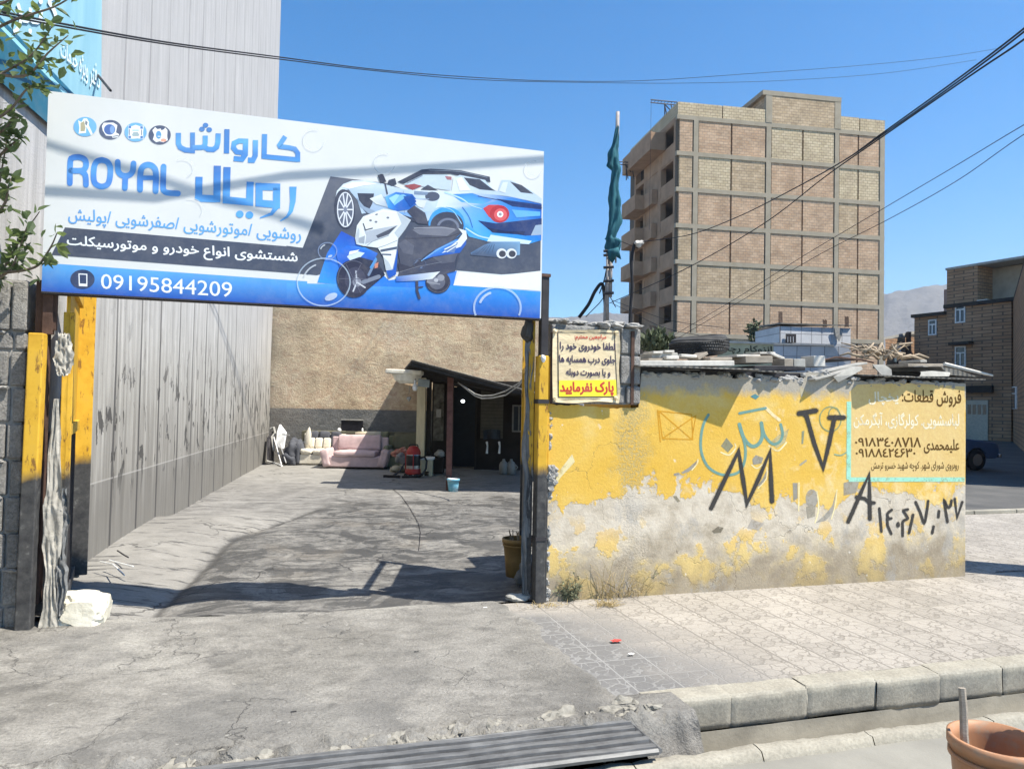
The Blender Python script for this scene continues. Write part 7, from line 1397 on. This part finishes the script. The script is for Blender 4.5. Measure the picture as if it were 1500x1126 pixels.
TW = [[(-60, 430, 5.0), (-10, 300, 4.95), (4, 240, 4.9), (12, 190, 4.9)], [(-60, 470, 4.9), (0, 400, 4.9), (30, 350, 4.85), (58, 310, 4.8)], [(0, 400, 4.9), (50, 392, 4.85), (72, 366, 4.8), (84, 340, 4.75)], [(-20, 420, 4.9), (14, 396, 4.9), (26, 372, 4.85), (40, 330, 4.8)],
      [(-60, 150, 4.8), (0, 110, 4.7), (45, 82, 4.65), (76, 40, 4.6)], [(-40, 60, 4.7), (20, 30, 4.65), (80, 10, 4.6), (118, -14, 4.6)], [(0, 110, 4.7), (40, 110, 4.6), (70, 78, 4.55), (100, 52, 4.55)], [(-40, 190, 4.8), (10, 165, 4.75), (40, 130, 4.7), (62, 122, 4.7)], [(-30, 260, 4.9), (8, 220, 4.85), (22, 208, 4.8), (32, 200, 4.8)], [(-20, 330, 4.9), (6, 300, 4.85), (12, 275, 4.8), (16, 262, 4.8)], [(-40, 20, 4.7), (10, 2, 4.65), (36, -20, 4.6)], [(-20, 205, 4.8), (6, 190, 4.75), (18, 176, 4.75), (28, 172, 4.7)]]
leaves = MB(); random.seed(17)
def leaf(p, d, L):
    d = d.normalized(); s = d.cross(Vector((random.gauss(0, .5), random.gauss(0, .5), 1))).normalized(); n_ = s.cross(d); wd = L*.27
    leaves.add([p, p+d*L*.3+s*wd+n_*L*.06, p+d*L*.65+s*wd*.8+n_*L*.03, p+d*L-n_*L*.08, p+d*L*.65-s*wd*.8+n_*L*.03, p+d*L*.3-s*wd+n_*L*.06, p+d*L*.45-n_*L*.04], [(0, 1, 6), (1, 2, 6), (2, 3, 6), (3, 4, 6), (4, 5, 6), (5, 0, 6)])
for tw in TW:
    P = sag([D(*p) for p in tw], 6); mb.tube(P, [.012*(1-.8*i/len(P)) for i in range(len(P))], 5)
    m0 = rt+Vector((.05, 0, min(4.4, max(1.4, P[0].z-.5)))); mb.tube([m0, m0.lerp(P[0], .5)+Z*.06, P[0]], [.03, .02, .012], 6)
    for i, p in enumerate(P):
        if i < 2: continue
        d = (P[min(i+1, len(P)-1)]-P[max(i-1, 0)]).normalized()
        for k in range(random.choice((1, 1, 2))): leaf(p+Vector((random.gauss(0, .02), random.gauss(0, .02), random.gauss(0, .02))), d*.6+Vector((random.gauss(0, .7), random.gauss(0, .7), random.gauss(-.1, .6))), random.uniform(.055, .11))
for i in range(360):
    z = random.uniform(1.9, 5.4); c = rt+Vector((random.gauss(-.1, .38), random.gauss(-.1, .6), 0)); 
    if c.x > -4.33+.1*(z > 3): continue
    leaf(Vector((c.x, c.y, z)), Vector((random.gauss(0, 1), random.gauss(0, 1), random.gauss(-.2, .6))), random.uniform(.06, .11))
for bx_, by_, sx, sy, n_ in ((18, 372, 22, 26, 46), (10, 205, 14, 26, 22), (30, 60, 26, 36, 16), (68, 95, 22, 28, 22), (12, 280, 10, 36, 14), (5, 20, 30, 20, 8), (20, 120, 25, 30, 12)):
    for i in range(n_): leaf(D(bx_+random.gauss(0, sx), by_+random.gauss(0, sy), 4.85+random.uniform(-.15, .12)), Vector((random.gauss(.2, .8), random.gauss(-.3, .6), random.gauss(0, .6))), random.uniform(.05, .10))
mb.build('trunk', M_bark, tr, smooth=True); leaves.build('crown', M_leafg, tr)
# ---- near orange bucket with a stick
g = NG('faded_orange_plastic', .5); n = g.noise(g.obj(), 5, 6, .6); q = g.noise(g.obj(), 18, 5, .7); c = g.ramp(n, [(.3, (.34, .165, .085)), (.7, (.47, .25, .14))]); st = g.step(q, .52, .66); M_ob = g.out(g.mix(g.math('MULTIPLY', st, .6), c, (.30, .25, .19)), n, .2, .004)
bc = D(1461, 1080, 3.0); bc.z = -.075
ob = bucket('orange_bucket', bc, .135, .168, D(1461, 1080, 3.0).z+.075, M_ob, 'faded orange plastic bucket standing on the road in the right corner', rim=.010)
mb = MB(); a = D(1409, 1007, 3.06); b_ = D(1412, 1075, 3.04); d = b_-a; mb.tube([a, a+d*.5+U*.003, b_, b_+d*1.6+U*.02], [.014, .016, .016, .016], 7); tag(mb.build('wooden_stick', M_wood), 'grey wooden stick standing in the orange bucket', 'stick')
# ---- pier added out of view at the right to throw shade across the pavement
pc = Vector((6.35, 7.42, 0)); pr = thing('shadow_pillar', 'tall grey pillar added out of view right of the hut as shadow caster', 'pillar', tuple(pc))
mb = MB(); mb.box(pc+Z*2.1, (.52, .5, 4.2), MW); mb.build('shaft', M_block, pr, bevel=.01); mb = MB(); mb.box(pc+Z*4.24, (.6, .58, .08), MW); mb.build('cap', M_fib, pr, bevel=.01)
# ---- dusty air
mb = MB(); mb.box((0, 700, 140), (3400, 1700, 282.6), Matrix.Identity(3)); hz_ = mb.build('haze', bpy.data.materials.new('dusty_air'), origin=False); hz_['kind'] = 'stuff'
hm_ = hz_.data.materials[0]; hm_.use_nodes = True; hn_ = hm_.node_tree; hn_.nodes.clear(); ho_ = hn_.nodes.new('ShaderNodeOutputMaterial'); hv_ = hn_.nodes.new('ShaderNodeVolumePrincipled')
hv_.inputs['Color'].default_value = (.86, .91, 1, 1); hv_.inputs['Density'].default_value = .00032; hv_.inputs['Anisotropy'].default_value = .3; hn_.links.new(hv_.outputs[0], ho_.inputs['Volume'])
